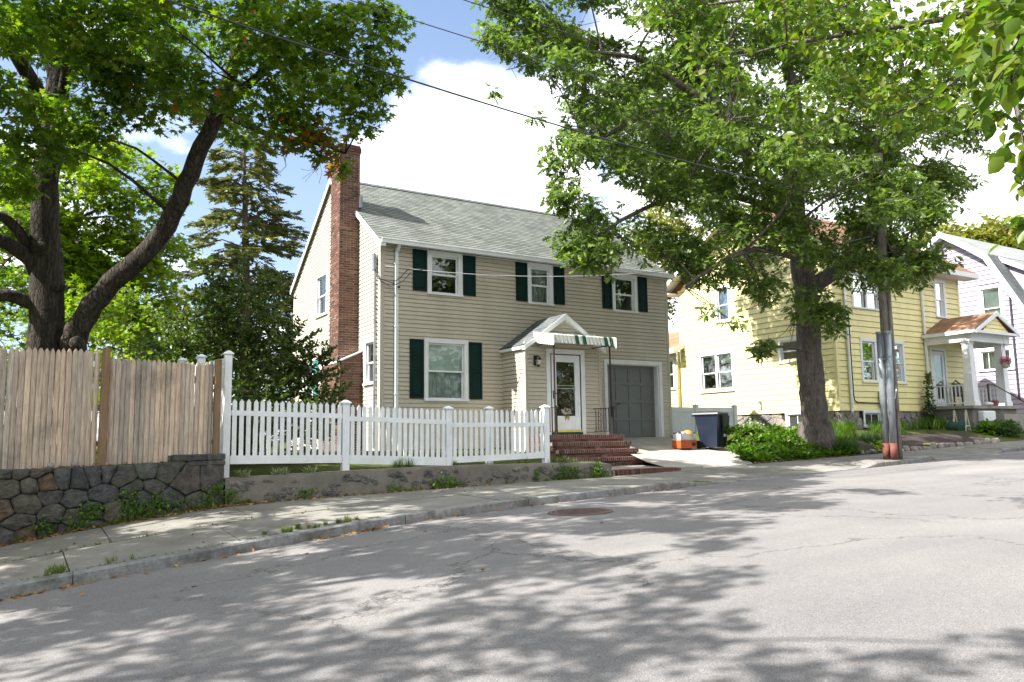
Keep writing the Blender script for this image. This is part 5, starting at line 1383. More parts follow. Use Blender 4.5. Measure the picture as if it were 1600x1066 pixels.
# --- oak by the drive
OAK_TR = [(18.85, 14.5, -.5), (18.82, 14.47, -.19), (18.74, 14.41, 0.3), (18.6, 14.35, 1.39), (18.42, 14.21, 3.15), (18.27, 14.13, 4.38), (18.04, 14.09, 5.61), (18.02, 14.12, 7.08)]
OAK_L = [([(18.04, 14.09, 5.4), (16.74, 14.09, 7.04), (15.57, 14.08, 8.06), (14.41, 13.99, 9.52), (13.58, 13.74, 10.73)], .24, .06),
 ([(16.4, 14.1, 7.3), (15.11, 14.28, 8.55), (13.88, 14.17, 8.94), (12.37, 14.11, 9.23), (10.87, 14.46, 9.17)], .15, .03),
 ([(15.3, 14.28, 8.4), (13.43, 14.2, 8.18), (11.75, 14.19, 7.26), (10.46, 14.51, 6.42)], .11, .03),
 ([(18.02, 14.12, 6.9), (18.28, 14.05, 8.97), (18.35, 14.3, 11.0), (18.38, 13.91, 13.57)], .26, .08),
 ([(18.35, 14.15, 4.0), (19.33, 13.79, 4.6), (20.08, 13.54, 5.55), (20.68, 13.42, 7.11), (20.98, 13.36, 8.69), (22.13, 13.14, 11.05)], .25, .06),
 ([(20.66, 13.38, 7.3), (21.16, 12.94, 8.39), (22.21, 12.69, 9.68), (23.46, 12.37, 10.64)], .13, .04),
 ([(17.9, 14.13, 6.0), (15.0, 14.1, 6.24), (12.95, 14.27, 5.65), (11.19, 14.32, 4.64)], .12, .03),
 ([(18.2, 14.12, 4.8), (15.53, 13.41, 4.64), (13.72, 13.21, 3.92), (13.02, 13.36, 3.43)], .10, .025),
 ([(15.57, 14.08, 8.0), (16.39, 14.5, 9.85), (16.72, 15.14, 12.13)], .14, .05),
 ([(19.1, 13.85, 4.5), (19.05, 12.42, 4.65), (19.58, 11.52, 4.52), (19.94, 11.06, 4.47)], .09, .03),
 ([(18.1, 14.2, 6.5), (19.2, 16.0, 7.8), (20.5, 17.5, 10)], .16, .05), ([(18.0, 14.1, 6.3), (17.2, 12.6, 7.6), (16.5, 11.2, 8.7)], .14, .04)]
OAKB = [(9.3, 14.81, 9.39, 0.92), (9.22, 14.98, 8.51, 0.71), (10.24, 14.39, 8.19, 1.12), (10.45, 15.16, 10.2, 1.25), (11.41, 15.15, 10.29, 1.45), (11.06, 14.04, 7.15, 0.82), (10.3, 14.03, 6.39, 0.69), (10.34, 14.14, 5.46, 0.61), (10.45, 14.19, 4.59, 0.55), (10.97, 13.95, 4.08, 0.61), (10.54, 14.22, 4.02, 0.52), (11.66, 14.29, 5.31, 0.91), (12.46, 14.14, 6.18, 1.16), (12.37, 14.31, 7.83, 1.25), (11.97, 14.36, 9.24, 1.49), (13.61, 14.2, 7.38, 1.37), (14.31, 14.54, 10.26, 1.6), (15.95, 14.82, 9.5, 1.59), (16.31, 14.32, 11.42, 1.77), (18.38, 14.36, 10.45, 1.85), (20.02, 13.77, 11.6, 1.89), (20.03, 13.55, 8.96, 1.76), (21.97, 13.26, 10.86, 1.74), (21.5, 12.8, 7.83, 1.48), (20.19, 12.68, 6.1, 1.41), (22.1, 12.57, 6.91, 1.11), (19.99, 11.24, 4.68, 0.63), (19.59, 11.89, 4.35, 0.8), (18.72, 12.71, 4.07, 0.84), (17.88, 13.28, 3.67, 0.84), (16.79, 13.48, 2.86, 0.63), (15.68, 13.53, 3.2, 0.58), (13.61, 13.06, 2.97, 0.45), (13.87, 12.83, 2.66, 0.33), (13.43, 13.67, 3.67, 0.76), (14.34, 13.57, 4.53, 1.1), (15.69, 13.38, 4.15, 1.0), (13.5, 13.98, 5.33, 1.18), (15.57, 13.77, 6.06, 1.48), (17.13, 12.86, 5.71, 1.57), (16.05, 13.24, 7.69, 1.57), (17.45, 12.24, 4.52, 0.96), (15.64, 13.46, 2.22, 0.35), (17.7, 12.91, 2.92, 0.46), (23.37, 12.62, 9.31, 1.35), (23.61, 12.25, 10.83, 1.16), (23.27, 12.31, 7.79, 0.94), (15.95, 12.6, 4.35, 0.94), (19.04, 16.91, 6.4, 1.21), (22.18, 15.79, 8.89, 1.88), (23.99, 15.06, 10.31, 1.7), (21.29, 16.75, 14.21, 2.17), (16.94, 17.6, 10.62, 1.61), (18.27, 17.66, 8.58, 1.64), (12.15, 13.89, 4.35, 0.45), (12.88, 13.92, 4.29, 0.61), (14.73, 11.3, 6.31, 1.16), (13.45, 11.96, 7.19, 1.16), (12.23, 12.38, 9.51, 1.16), (16.61, 10.96, 8.76, 1.22), (18.64, 11.01, 7.93, 0.96), (18.85, 11.84, 4.59, 0.6), (18.35, 12.04, 5.33, 0.7), (18.84, 11.62, 6.14, 0.8), (18.11, 12.0, 6.64, 0.7), (19.61, 11.44, 5.7, 0.7), (18.01, 12.29, 4.26, 0.6), (18.65, 11.93, 4.01, 0.45), (18.5, 19, 9.5, 1.6), (17, 19.5, 10.5, 1.5), (19.5, 20.5, 10, 1.5), (16.5, 21, 11.5, 1.4), (20.5, 19, 8.5, 1.4), (18, 21.5, 12, 1.4), (15.5, 18.5, 9.3, 1.2), (19, 18, 12, 1.6), (21, 21, 11, 1.3), (20.8, 17.6, 6.4, 1.1), (17.34, 10.89, 4.22, 0.68), (16.88, 11.08, 4.90, 0.75), (17.33, 10.69, 5.65, 0.83), (16.66, 11.04, 6.11, 0.64), (18.04, 10.52, 5.24, 0.64), (17.16, 10.98, 3.69, 0.41),
 (11.33, 14.97, 11.88, 1.45), (13.32, 14.81, 12.62, 1.69), (15.75, 14.38, 13.36, 1.95), (18.51, 13.75, 14.12, 2.03), (21.47, 13.1, 14.12, 1.93), (9.49, 15.07, 10.86, 1.07), (15.87, 17.65, 14.82, 1.81), (18.43, 14.73, 15.9, 2.32)]
g = np.random.default_rng(21)
GS = 1.055
oak = thing('oak_tree', 'big oak with a thick grey trunk between the driveway and the yellow house', 'tree', (18.82, 14.47, -.2))
m = MB(); nodes = limb(m, OAK_TR, .385, .27, g, 16, 6, .05, .05)
m.tube([(18.85, 14.5, -.4), (18.83, 14.48, -.1), (18.8, 14.45, .35)], [.56, .46, .385], 16, wob=.08)
for pts, a, b in OAK_L: nodes += limb(m, pts, a, b, g, 9, 4, .05, .25)
m.build('trunk', M['bark_o'], oak, smooth=True)
m = MB(); connect(m, nodes, OAKB, g, .045, 6); m.build('branches', M['bark_o'], oak, smooth=True, kind='stuff')
P, D, N, S, C = crown([(a, b, c, r*.93) for a, b, c, r in OAKB], 205, .18, g, 9, .12, .35, .45, .35, .85, .62)
leaves_mesh('crown', P, D, N, S, 'oak', M['leaf_oak'], oak, stuff=True)

GS = 1.0
# --- two-stemmed maple behind the stockade fence
MTR = [(.48, 18.5, -.4), (0.47, 18.49, .2), (0.44, 18.47, 1.24), (0.40, 18.43, 1.94), (0.36, 18.3, 3.03), (0.28, 18.24, 3.79), (0.24, 18.08, 5.07), (0.28, 17.93, 5.96), (0.34, 17.7, 7.24), (0.36, 17.71, 8.75), (0.39, 17.76, 10.75)]
MLS = [([(.75, 18.35, .2), (0.83, 18.2, 1.74), (0.95, 17.91, 2.36), (1.19, 17.57, 2.91), (1.73, 16.91, 3.49), (2.25, 16.26, 4.17), (2.53, 15.7, 5.14), (2.85, 15.14, 6.02), (3.08, 14.86, 6.97), (3.19, 14.64, 8.05), (3.2, 14.46, 9.24)], .27, .10),
 ([(2.85, 15.14, 6.02), (3.34, 14.05, 6.57), (3.88, 13.17, 7.05), (4.39, 12.33, 7.38)], .11, .03), ([(2.9, 15.04, 6.2), (3.72, 14.08, 5.52), (4.36, 13.48, 5.31), (4.72, 13.17, 5.1)], .07, .02),
 ([(0.25, 18.33, 3.4), (-0.27, 17.97, 3.87), (-0.78, 17.68, 3.99), (-1.63, 16.95, 4.47)], .17, .09), ([(0.2, 18.44, 2.8), (-0.32, 18.15, 2.92), (-1.03, 18.01, 2.74), (-1.93, 17.37, 2.91)], .15, .08), ([(0.25, 18.29, 3.6), (-0.35, 18.07, 4.39), (-0.71, 17.93, 4.44)], .13, .08),
 ([(0.28, 17.93, 5.8), (0.5, 15.8, 7.4), (0.9, 13.55, 8.6), (1.2, 11.52, 9.2)], .09, .03), ([(.3, 17.8, 6.5), (-1.2, 15.5, 8), (-2.5, 13, 8.8)], .16, .06), ([(.35, 17.7, 7.6), (2, 16.5, 9), (3.5, 15.8, 10)], .13, .05), ([(-1.6, 17, 4.5), (-3.5, 15, 6), (-5, 12.5, 7)], .1, .04)]
MPB = [(-0.05, 15.58, 7.23, 1.07), (1.0, 14.91, 7.32, 1.07), (1.98, 13.77, 6.94, 1.03), (3.0, 13.15, 6.81, 0.92), (3.83, 12.64, 6.8, 0.87), (4.57, 12.17, 6.89, 0.76), (5.01, 11.85, 7.21, 0.43), (4.97, 12.02, 6.24, 0.49), (4.62, 12.29, 5.81, 0.6), (4.62, 12.35, 5.3, 0.28), (4.12, 13.07, 5.12, 0.42), (3.9, 13.14, 5.52, 0.61), (3.45, 13.58, 6.05, 0.79), (3.65, 13.38, 4.92, 0.39), (2.57, 14.06, 6.51, 0.9), (1.75, 15.73, 6.64, 0.9), (0.79, 15.76, 6.43, 0.87), (-0.18, 15.26, 5.9, 0.81), (0.05, 14.67, 4.9, 0.63), (-0.3, 16.1, 4.67, 0.56), (0.84, 15.86, 5.57, 0.58), (-0.54, 14.26, 6.17, 0.9), (3.21, 16.06, 6.29, 0.64), (2.58, 17.52, 7.11, 0.82), (2.02, 17.59, 9.01, 1.23), (3.76, 15.95, 8.85, 1.19), (0.45, 18.6, 8.33, 1.27), (4.65, 14.46, 7.06, 0.75), (4.5, 12.75, 4.68, 0.22), (4.1, 13.03, 4.6, 0.26), (-0.32, 19.66, 4.72, 0.55), (-0.5, 19.91, 3.77, 0.48)]
MPX = []      # the part of the crown above and left of the frame, over the street
g2 = np.random.default_rng(4)
for (x, y, z, r) in [(-1.2, 12.5, 8.6, 1.2), (.2, 11.2, 8.8, 1.1), (1.4, 11.6, 9.0, 1.0), (-2.4, 10.4, 8.8, 1.2), (-.6, 9.4, 9.0, 1.1), (-3.6, 12.6, 8.4, 1.3), (-4.6, 10.2, 8.2, 1.2), (.9, 9.4, 9.6, .7), (-3.3, 8.6, 8.8, 1.1), (-1.8, 14.4, 9.4, 1.3), (2.4, 13.2, 9.8, 1.2), (.6, 13.6, 10.2, 1.4), (3.6, 13.4, 9.6, 1.0), (-2.6, 15.6, 7.0, 1.2), (-4.4, 14.4, 6.4, 1.2), (-5.8, 12.2, 7.0, 1.2), (1.2, 16.2, 11.2, 1.5), (-1, 17, 11, 1.6), (2.9, 14.6, 11.2, 1.2), (-1.5, 19.0, 9.0, 1.3), (-2.4, 17.4, 5.4, 1.0), (2.9, 11.6, 8.8, .7), (-5.4, 8.6, 8.2, 1.0), (-4.8, 9.2, 6.0, 1.1), (-3.4, 10.6, 6.6, 1.1), (-6.2, 10.4, 5.4, 1.3), (-2.2, 11.8, 7.4, .9), (-5.2, 13.4, 4.6, 1.0), (-6.4, 14.6, 5.0, 1.3), (-4.0, 15.8, 5.0, 1.2), (-7.2, 12.8, 5.4, 1.3), (-3.0, 13.8, 7.6, 1.1), (-5.4, 15.4, 7.4, 1.3), (-7.6, 10.8, 7.2, 1.3), (-2.6, 14.9, 4.4, .8), (-8.4, 14, 3.4, 1.2), (-6.4, 9, 6.2, 1.2)]:
    MPX.append((x, y, z, r))
maple = thing('maple_tree', 'two-stemmed maple with dark trunks behind the wooden fence, some leaves turning orange', 'tree', (.5, 18.4, -.3))
m = MB(); nodes = limb(m, MTR, .43, .15, g, 14, 4, .07, .08)
for pts, a, b in MLS: nodes += limb(m, pts, a, b, g, 12 if a > .3 else 8, 4, .07, .2)
m.tube([(.6, 18.4, -.5), (.6, 18.38, .8), (.62, 18.36, 1.7)], [.8, .62, .50], 14, wob=.08)
for p in ((.2, 18.0, 3.9, .16), (.55, 17.95, 3.15, .13), (.9, 17.7, 2.0, .15)):
    m.lathe((p[0], p[1]+.05, p[2]-p[3]), [(.03, 0), (p[3]*.8, p[3]*.4), (p[3], p[3]), (p[3]*.8, p[3]*1.6), (.02, p[3]*2)], 9)
m.build('trunk', M['bark_m'], maple, smooth=True)
m = MB(); connect(m, nodes, MPB+MPX, g, .035, 5); m.build('branches', M['bark_m'], maple, smooth=True, kind='stuff')
P, D, N, S, C = crown(MPB, 250, .18, g, 5, .2, .25, .5, .3, .85, .38)
org = np.array([[4.2, 13, 4.9], [3.9, 13.3, 5.2], [4.8, 12.5, 4.95], [-.3, 15.3, 5.3], [2.3, 14.6, 5.9]]); rr_ = [.6, .5, .25, .3, .25]
pr = np.zeros(len(P))
for c_, r_ in zip(org, rr_): pr = np.maximum(pr, np.clip(1.3-np.linalg.norm(P-c_, axis=1)/r_, 0, 1)*.5)
leaves_mesh('crown', P, D, N, S, 'maple', [M['leaf_maple'], M['leaf_orange']], maple, midx=(g.random(len(P)) < pr+.004).astype(int), stuff=True)
P, D, N, S, C = crown(MPX, 240, .2, g, 5, .2, .3, .6, .3, .8, .22)
leaves_mesh('upper_crown', P, D, N, S, 'maple', M['leaf_maple'], maple, stuff=True)

# --- street tree whose boughs shade the near road, beyond the left edge of the view
shade = thing('shade_tree', 'tall leafy street tree over the road beyond the left edge', 'tree', (-9, 9.0, -2.2))
SB = [(-6.2, 6.4, 7.2, 1.2), (-5.0, 5.0, 6.8, .9), (-7.4, 4.6, 7.4, 1.3), (-5.0, 7.4, 8.0, 1.0), (-4.2, 3.6, 6.6, .55), (-3.6, 3.1, 7.2, .5), (-8.6, 7.6, 8, 1.5), (-9.6, 5.4, 7.8, 1.4), (-7.4, 9.6, 8.4, 1.4), (-8.8, 11.2, 7.6, 1.4), (-6.6, 3.0, 7.2, 1.0), (-10.2, 9.2, 6.8, 1.5), (-4.3, 5.9, 7.7, .6), (-6.8, 11.6, 6.8, 1.1), (-3.7, 7.0, 8.3, .55), (-6.0, 3.9, 7.6, .5)]
m = MB(); nodes = limb(m, [(-9, 9, -2.6), (-9, 8.8, 1), (-8.6, 8.2, 4), (-8.2, 7.6, 6.5)], .45, .15, g, 10)
for pts in ([(-8.6, 8.2, 4), (-7, 6.6, 6), (-5.2, 5.2, 6.8)], [(-8.4, 8, 5), (-8, 5.4, 6.8), (-6.8, 3.4, 7)], [(-8.3, 7.8, 5.8), (-6.5, 8.4, 7.4), (-4.6, 7.2, 8)]): nodes += limb(m, pts, .14, .04, g)
connect(m, nodes, SB, g, .035, 4); m.build('trunk', M['bark_m'], shade, smooth=True)
P, D, N, S, C = crown(SB, 135, .18, g, 5, .2, .3, .6, .3, .8, .3); leaves_mesh('crown', P, D, N, S, 'maple', M['leaf_maple'], shade, stuff=True)

def simple_tree(name, label, base, top, blobs, leafm, kind='ovate', size=.2, dens=40, tr=.3, barkm='bark_o', cat='tree', group=None, cluster=5, spread=.3, gap=.2, seed=1, up=.5, shell=.35, r=.05, twigs=3):
    gg = np.random.default_rng(seed); t = thing(name, label, cat, base, group)
    m = MB(); b, tp = Vector(base), Vector(top)
    nodes = limb(m, [b-Vector((0, 0, .3)), b.lerp(tp, .35)+Vector(gg.normal(size=3))*tr*.5, b.lerp(tp, .7)+Vector(gg.normal(size=3))*tr, tp], tr, tr*.3, gg, 9)
    connect(m, nodes, blobs, gg, r, twigs); m.build('trunk', M[barkm], t, smooth=True)
    P, D, N, S, C = crown(blobs, dens, size, gg, cluster, spread, shell, up, .25, .85, gap)
    leaves_mesh('crown', P, D, N, S, kind, M[leafm], t, stuff=True); return t
BGB = [(0.21, 30.72, 7.91, 1.52), (1.53, 30.95, 8.85, 1.35), (2.64, 30.17, 9.5, 1.35), (3.43, 31.09, 7.98, 1.4), (2.22, 30.85, 6.61, 1.58), (0.34, 30.99, 5.54, 1.52), (3.75, 31.23, 5.66, 1.4), (1.46, 29.32, 4.08, 1.46), (-0.83, 32.25, 10.01, 1.13), (4.15, 30.44, 9.36, 0.93), (1.09, 32.1, 11.03, 1.17), (-1.6, 31, 6.6, 1.5), (-1.8, 31, 4.2, 1.5), (1.6, 33, 6, 1.8), (2.9, 31.3, 4.3, 1.2), (0.9, 30.8, 7.0, 1.4), (3.0, 31.6, 6.8, 1.5), (1.8, 31.5, 5.4, 1.5), (-0.4, 31.4, 8.2, 1.4), (2.2, 32, 10.6, 1.1), (4.6, 32, 7.2, 1.1), (.3, 31, 2.6, 1.4), (4.6, 33, 4.2, 1.3), (3.4, 33, 2.4, 1.5)]
simple_tree('background_maple', 'bright yellow-green maple in the back yard behind the dark forked trunk', (1.2, 31.5, -.2), (1.4, 31.5, 8), BGB, 'leaf_maple_far', 'maple', .28, 120, .35, cluster=5, spread=.35, seed=31)
simple_tree('young_maple', 'low light green sapling just behind the stockade fence', (2.2, 22.5, -.2), (2.4, 22.5, 2), [(1.4, 22.6, 1.7, .9), (2.3, 22.4, 2.4, .9), (3.0, 22.6, 1.4, .8), (2.1, 22.2, 1.0, .9), (3.1, 22.3, 2.6, .6), (.6, 23, 2.2, .9), (.2, 23.4, 3.0, .8), (1.6, 23, 3.4, .7), (2.7, 23, 3.5, .6), (3.6, 23.5, 1.8, .7), (-.6, 23.4, 2.2, .9), (2.2, 23.2, 4.1, .5)], 'leaf_maple_far', 'maple', .17, 95, .05, cluster=5, spread=.22, seed=32, up=.4)
simple_tree('hedge_tree', 'dense green tree at the far left behind the maple trunk', (-2.2, 26, -.2), (-2, 26, 5), [(-2, 26, 2.2, 1.7), (-1.0, 26.4, 1.4, 1.3), (-2.6, 25, 4.2, 1.6), (-1.2, 26.5, 4.6, 1.2), (.3, 27, 1.6, 1.2), (-.6, 27.6, 3.2, 1.2), (-.4, 25.5, 6.6, .9)], 'leaf_maple', 'maple', .2, 60, .2, seed=33, spread=.28)
simple_tree('distant_tree', 'hazy blue-green tree low behind the spruce', (6.6, 46, 0), (6.8, 46, 8), [(5.6, 46, 6.2, 1.9), (7.2, 46.5, 7.2, 1.8), (6.2, 46, 3.6, 2.2), (9, 47, 5, 2), (11.5, 47, 4.4, 2.2), (8, 47.5, 2.5, 2.4), (4.6, 45, 4.2, 1.7), (13.5, 48, 4.6, 1.8), (3.6, 44, 6.3, 1.4)], 'leaf_spr', 'ovate', .36, 26, .3, seed=34, spread=.5)
GS = 1.2
simple_tree('yellowing_tree', 'yellow-green tree showing between the beige and the yellow house', (24, 27.5, 0), (24, 27.5, 7), [(23.16, 26.84, 7.67, 1.23), (23.1, 26.95, 8.6, 1.13), (24.52, 27.03, 8.9, 1.2), (23.68, 26.67, 6.57, 1.09), (23.9, 27.9, 5.3, 1.2), (23.9, 28.1, 3.9, 1.1), (25.5, 27.4, 10.2, 1.4), (24.7, 27.6, 5.7, 1.1), (25.6, 27.5, 7.4, 1.4), (27, 27.5, 9.2, 1.5), (24.4, 28, 2.6, 1.2), (23.2, 28.5, 1.6, 1.2), (22.8, 28.4, 4.4, 1.1)], 'leaf_bg', 'ovate', .18, 180, .18, seed=35, spread=.26, gap=.25)
GS = 1.14
for i, (x, y, z, lab) in enumerate([(55, 28.8, 8.5, 'yellow-green tree behind the lavender roof, the one nearer its peak'), (60, 27, 8.5, 'broad yellow-green tree at the right edge behind the lavender roof')]):
    gg = random.Random(i); bl = [(x+gg.uniform(-4.5, 4.5), y+gg.uniform(-2.5, 2.5), z+gg.uniform(-1.5, 4.6), gg.uniform(1.6, 2.4)) for _ in range(22)]
    simple_tree('far_tree', lab, (x, y, .5), (x, y, z), bl, 'leaf_bg', 'ovate', .36, 60, .3, seed=40+i, spread=.5, group='trees behind the lavender house')
simple_tree('garden_tree', 'green tree top between the oak and the lavender gable', (46, 27.7, .4), (46, 27.7, 9), [(47, 27.7, 10.4, 1.7), (46, 27.5, 8.7, 1.8), (48.5, 27.7, 8.8, 1.7), (45, 28, 10.6, 1.5), (44, 29, 8, 2)], 'leaf_maple_far', 'ovate', .34, 30, .3, seed=44, spread=.45)

GS = 1.0
# --- trees across the street behind the camera (they show in the window glass)
for i, (x, y) in enumerate(((-8, -9), (2, -10), (11, -8), (20, -9), (29, -8), (38, -9), (48, -8), (58, -9), (69, -8))):
    gg = random.Random(70+i); bl = [(x+gg.uniform(-4, 4), y+gg.uniform(-2, 2), gg.uniform(.6, 10.0), gg.uniform(1.6, 2.3)) for _ in range(20)]
    simple_tree('opposite_tree', ('first', 'second', 'third', 'fourth', 'fifth', 'sixth', 'seventh', 'eighth', 'ninth')[i]+' leafy tree from the left across the road behind the viewer', (x, y, -1.0), (x, y, 8), bl, 'leaf_maple', 'narrow', .75, 15, .3, seed=80+i, spread=.5, group='trees on the opposite side of the road', twigs=1)

# --- spruce
sp = thing('spruce_tree', 'tall sparse spruce with drooping level branches left of the chimney', 'tree', (10.6, 45, 0))
m = MB(); m.tube([(10.65, 45, -.3), (10.5, 44.9, 6), (10.25, 44.7, 12), (10.0, 44.5, 17.6)], [.38, .30, .18, .03], 9); m.build('trunk', M['bark_s'], sp, smooth=True)
g3 = np.random.default_rng(9); m = MB(); P, D, N, S = [], [], [], []
for k in range(118):
    z = 4.2+13.0*(k/118)**.95+g3.uniform(-.15, .15); a = g3.uniform(0, 2*math.pi); L = (1-(z-3.0)/15.2)**.62*5.6*g3.uniform(.55, 1.12)
    if g3.random() < .12: L *= .5
    t0 = Vector((10.65-.65*(z/17.6), 45-.5*z/17.6, z)); d = Vector((math.cos(a), math.sin(a), 0))
    pts = [t0, t0+d*L*.35+Vector((0, 0, .10*L)), t0+d*L*.7+Vector((0, 0, -.02*L)), t0+d*L+Vector((0, 0, -.13*L+.12))]
    m.tube(pts, [.05, .035, .02, .008], 4, cap=False)
    n = int(34*L)+6
    for _ in range(n):
        t = g3.uniform(.25, 1)**.8; i = min(2, int(t*3)); f = t*3-i; p = pts[i].lerp(pts[i+1], f)
        side = Vector((-d.y, d.x, 0))*g3.choice([-1, 1]); wdt = 1.05*(1-t*.6)*g3.uniform(0, 1)
        q = p+side*wdt+d*wdt*.5+Vector((0, 0, -.10*wdt-g3.uniform(0, .12)))
        dd = (side*g3.uniform(.2, 1)+d*g3.uniform(.4, 1)+Vector((0, 0, g3.uniform(-.5, .15)))).normalized()
        P.append(q); D.append(dd); N.append((g3.normal()*.35, g3.normal()*.35, 1)); S.append(g3.uniform(.32, .62))
m.build('branches', M['bark_s'], sp, kind='stuff'); leaves_mesh('needles', P, D, N, S, 'spray', M['leaf_spr'], sp, stuff=True)

# --- dark yew behind the picket fence
YB = [(4.3, 18.9, 1.9, 1.0), (4.2, 18.7, 2.9, .9), (3.5, 19.2, 2.4, .9), (2.9, 19.4, 1.9, .7), (3.3, 19.2, 1.2, .8), (5.0, 18.2, 2.0, .8), (5.2, 17.8, 1.2, .8), (4.5, 17.9, .7, .9), (3.9, 18.2, .5, .9), (5.5, 17.5, 1.7, .45), (4.7, 17.2, .2, .7), (5.4, 17.0, .35, .55), (3.2, 18.8, .4, .7), (3.7, 18.9, 3.4, .5), (4.6, 18.7, 3.5, .45), (5.8, 17.1, .9, .4), (4.2, 17.0, .3, .5), (3.3, 15.2, .4, .5), (3.8, 16, .2, .6), (2.95, 14.6, .9, .28), (5.0, 16.4, .0, .5)]
yw = thing('yew_shrub', 'big dark feathery yew shrub between the tall white post and the beige house', 'shrub', (4.2, 18.4, -.4))
m = MB(); g4 = np.random.default_rng(14)
nodes = []
for k in range(9):
    e = YB[k]; nodes += limb(m, [(4.2+g4.uniform(-.4, .4), 18.3+g4.uniform(-.3, .3), -.5), ((4.2+e[0])/2, (18.3+e[1])/2, e[2]*.4), e[:3]], .06, .02, g4, 6)
connect(m, nodes, YB, g4, .02, 8)
shoots = []
for (x, y, z, r) in YB:
    for k in range(int(9+14*r)):
        d = Vector(g4.normal(size=3)); d.z = abs(d.z)*.7+.25; d.x += .25; d.normalize(); p = Vector((x, y, z))+d*r*.5; e = p+d*r*g4.uniform(.5, 1.15)+Vector((0, 0, g4.uniform(-.05, .12)))
        m.tube([p, p.lerp(e, .5), e], [.008, .006, .003], 3, cap=False); shoots.append((p, e))
m.build('stems', M['bark_s'], yw, kind='stuff')
P, D, N, S = [], [], [], []
for p, e in shoots:
    n = int((e-p).length/.016); ax = (e-p).normalized()
    for i in range(n):
        t = i/n; q = p.lerp(e, t); s_ = Vector(g4.normal(size=3)); s_ = (s_-ax*s_.dot(ax)).normalized()
        P.append(q); D.append(ax*.6+s_); N.append(g4.normal(size=3)+np.array([0, 0, .8])); S.append(g4.uniform(.06, .11))
P1, D1, N1, S1, C1 = crown(YB, 290, .09, g4, 9, .1, .3, .4, .1, .95, .3)
leaves_mesh('foliage', np.concatenate([np.array(P), P1]), np.concatenate([np.array(D), D1]), np.concatenate([np.array(N), N1]), np.concatenate([np.array(S), S1]), 'narrow' if False else 'ovate', M['leaf_yew'], yw, stuff=True)

# --- near tree whose boughs hang into the upper right
FB = [(6.9, 5.9, 4.9, .75), (7.4, 5.3, 4.5, .8), (7.8, 4.8, 4.0, .75), (7.4, 4.6, 3.5, .55), (6.6, 6.2, 4.3, .55), (7.3, 5.4, 3.7, .5), (8.3, 4.4, 4.3, .8), (7.9, 5.5, 5.0, .9), (6.4, 5.2, 4.7, .6), (6.9, 4.6, 4.3, .6), (8.4, 4.9, 3.6, .5), (7.8, 4.2, 3.2, .4), (7.0, 5.5, 3.1, .28), (6.2, 6.3, 5.2, .6), (8.6, 3.8, 3.7, .6)]
FN = [(5.15, 2.35, 2.62, .38), (4.75, 2.15, 2.05, .26), (5.2, 2.5, 2.15, .25), (4.72, 2.1, 1.62, .20), (4.85, 2.22, 1.18, .16), (5.6, 2.5, 2.9, .4), (5.0, 2.1, 2.4, .28), (4.98, 2.23, 1.5, .14), (5.5, 2.65, 2.45, .25), (6.2, 2.9, 3.0, .45), (4.95, 2.3, 2.9, .35), (4.75, 2.12, 2.35, .25), (4.62, 2.05, 1.85, .18), (5.35, 2.45, 1.95, .18)]
ft = thing('linden_tree', 'near tree whose leafy boughs hang in at the upper right corner', 'tree', (10.5, .4, -1.0))
g5 = np.random.default_rng(17); m = MB(); nodes = limb(m, [(10.5, .4, -1.3), (10.4, .5, 1.5), (10.2, .9, 3.4), (9.8, 1.4, 5.4)], .28, .12, g5, 10)
for pts, a, b in (([(10.2, .9, 3.2), (9.2, 2.6, 4.2), (8.2, 4.4, 4.4), (7.2, 5.6, 4.4)], .07, .02), ([(10.3, .8, 3.0), (8.4, 1.8, 3.3), (6.4, 2.4, 2.9), (5.2, 2.35, 2.4), (4.85, 2.2, 1.7)], .05, .008), ([(8.6, 3.8, 4.3), (8.3, 4.4, 3.7), (7.6, 4.7, 3.3)], .025, .008), ([(9.0, 3, 4.2), (8, 5, 5), (6.6, 6.2, 5)], .04, .015)): nodes += limb(m, pts, a, b, g5, 7)
connect(m, nodes, FB, g5, .02, 7); connect(m, nodes, FN, g5, .009, 5); m.build('trunk', M['bark_o'], ft, smooth=True)
P, D, N, S, C = crown(FB, 150, .105, g5, 5, .12, .15, .45, .45, .8, .22); P2, D2, N2, S2, C2 = crown(FN, 260, .115, g5, 3, .07, .1, .5, .6, .9, .1)
leaves_mesh('crown', np.concatenate([P, P2]), np.concatenate([D, D2]), np.concatenate([N, N2]), np.concatenate([S, S2]), 'ovate', M['leaf_fg'], ft, stuff=True)

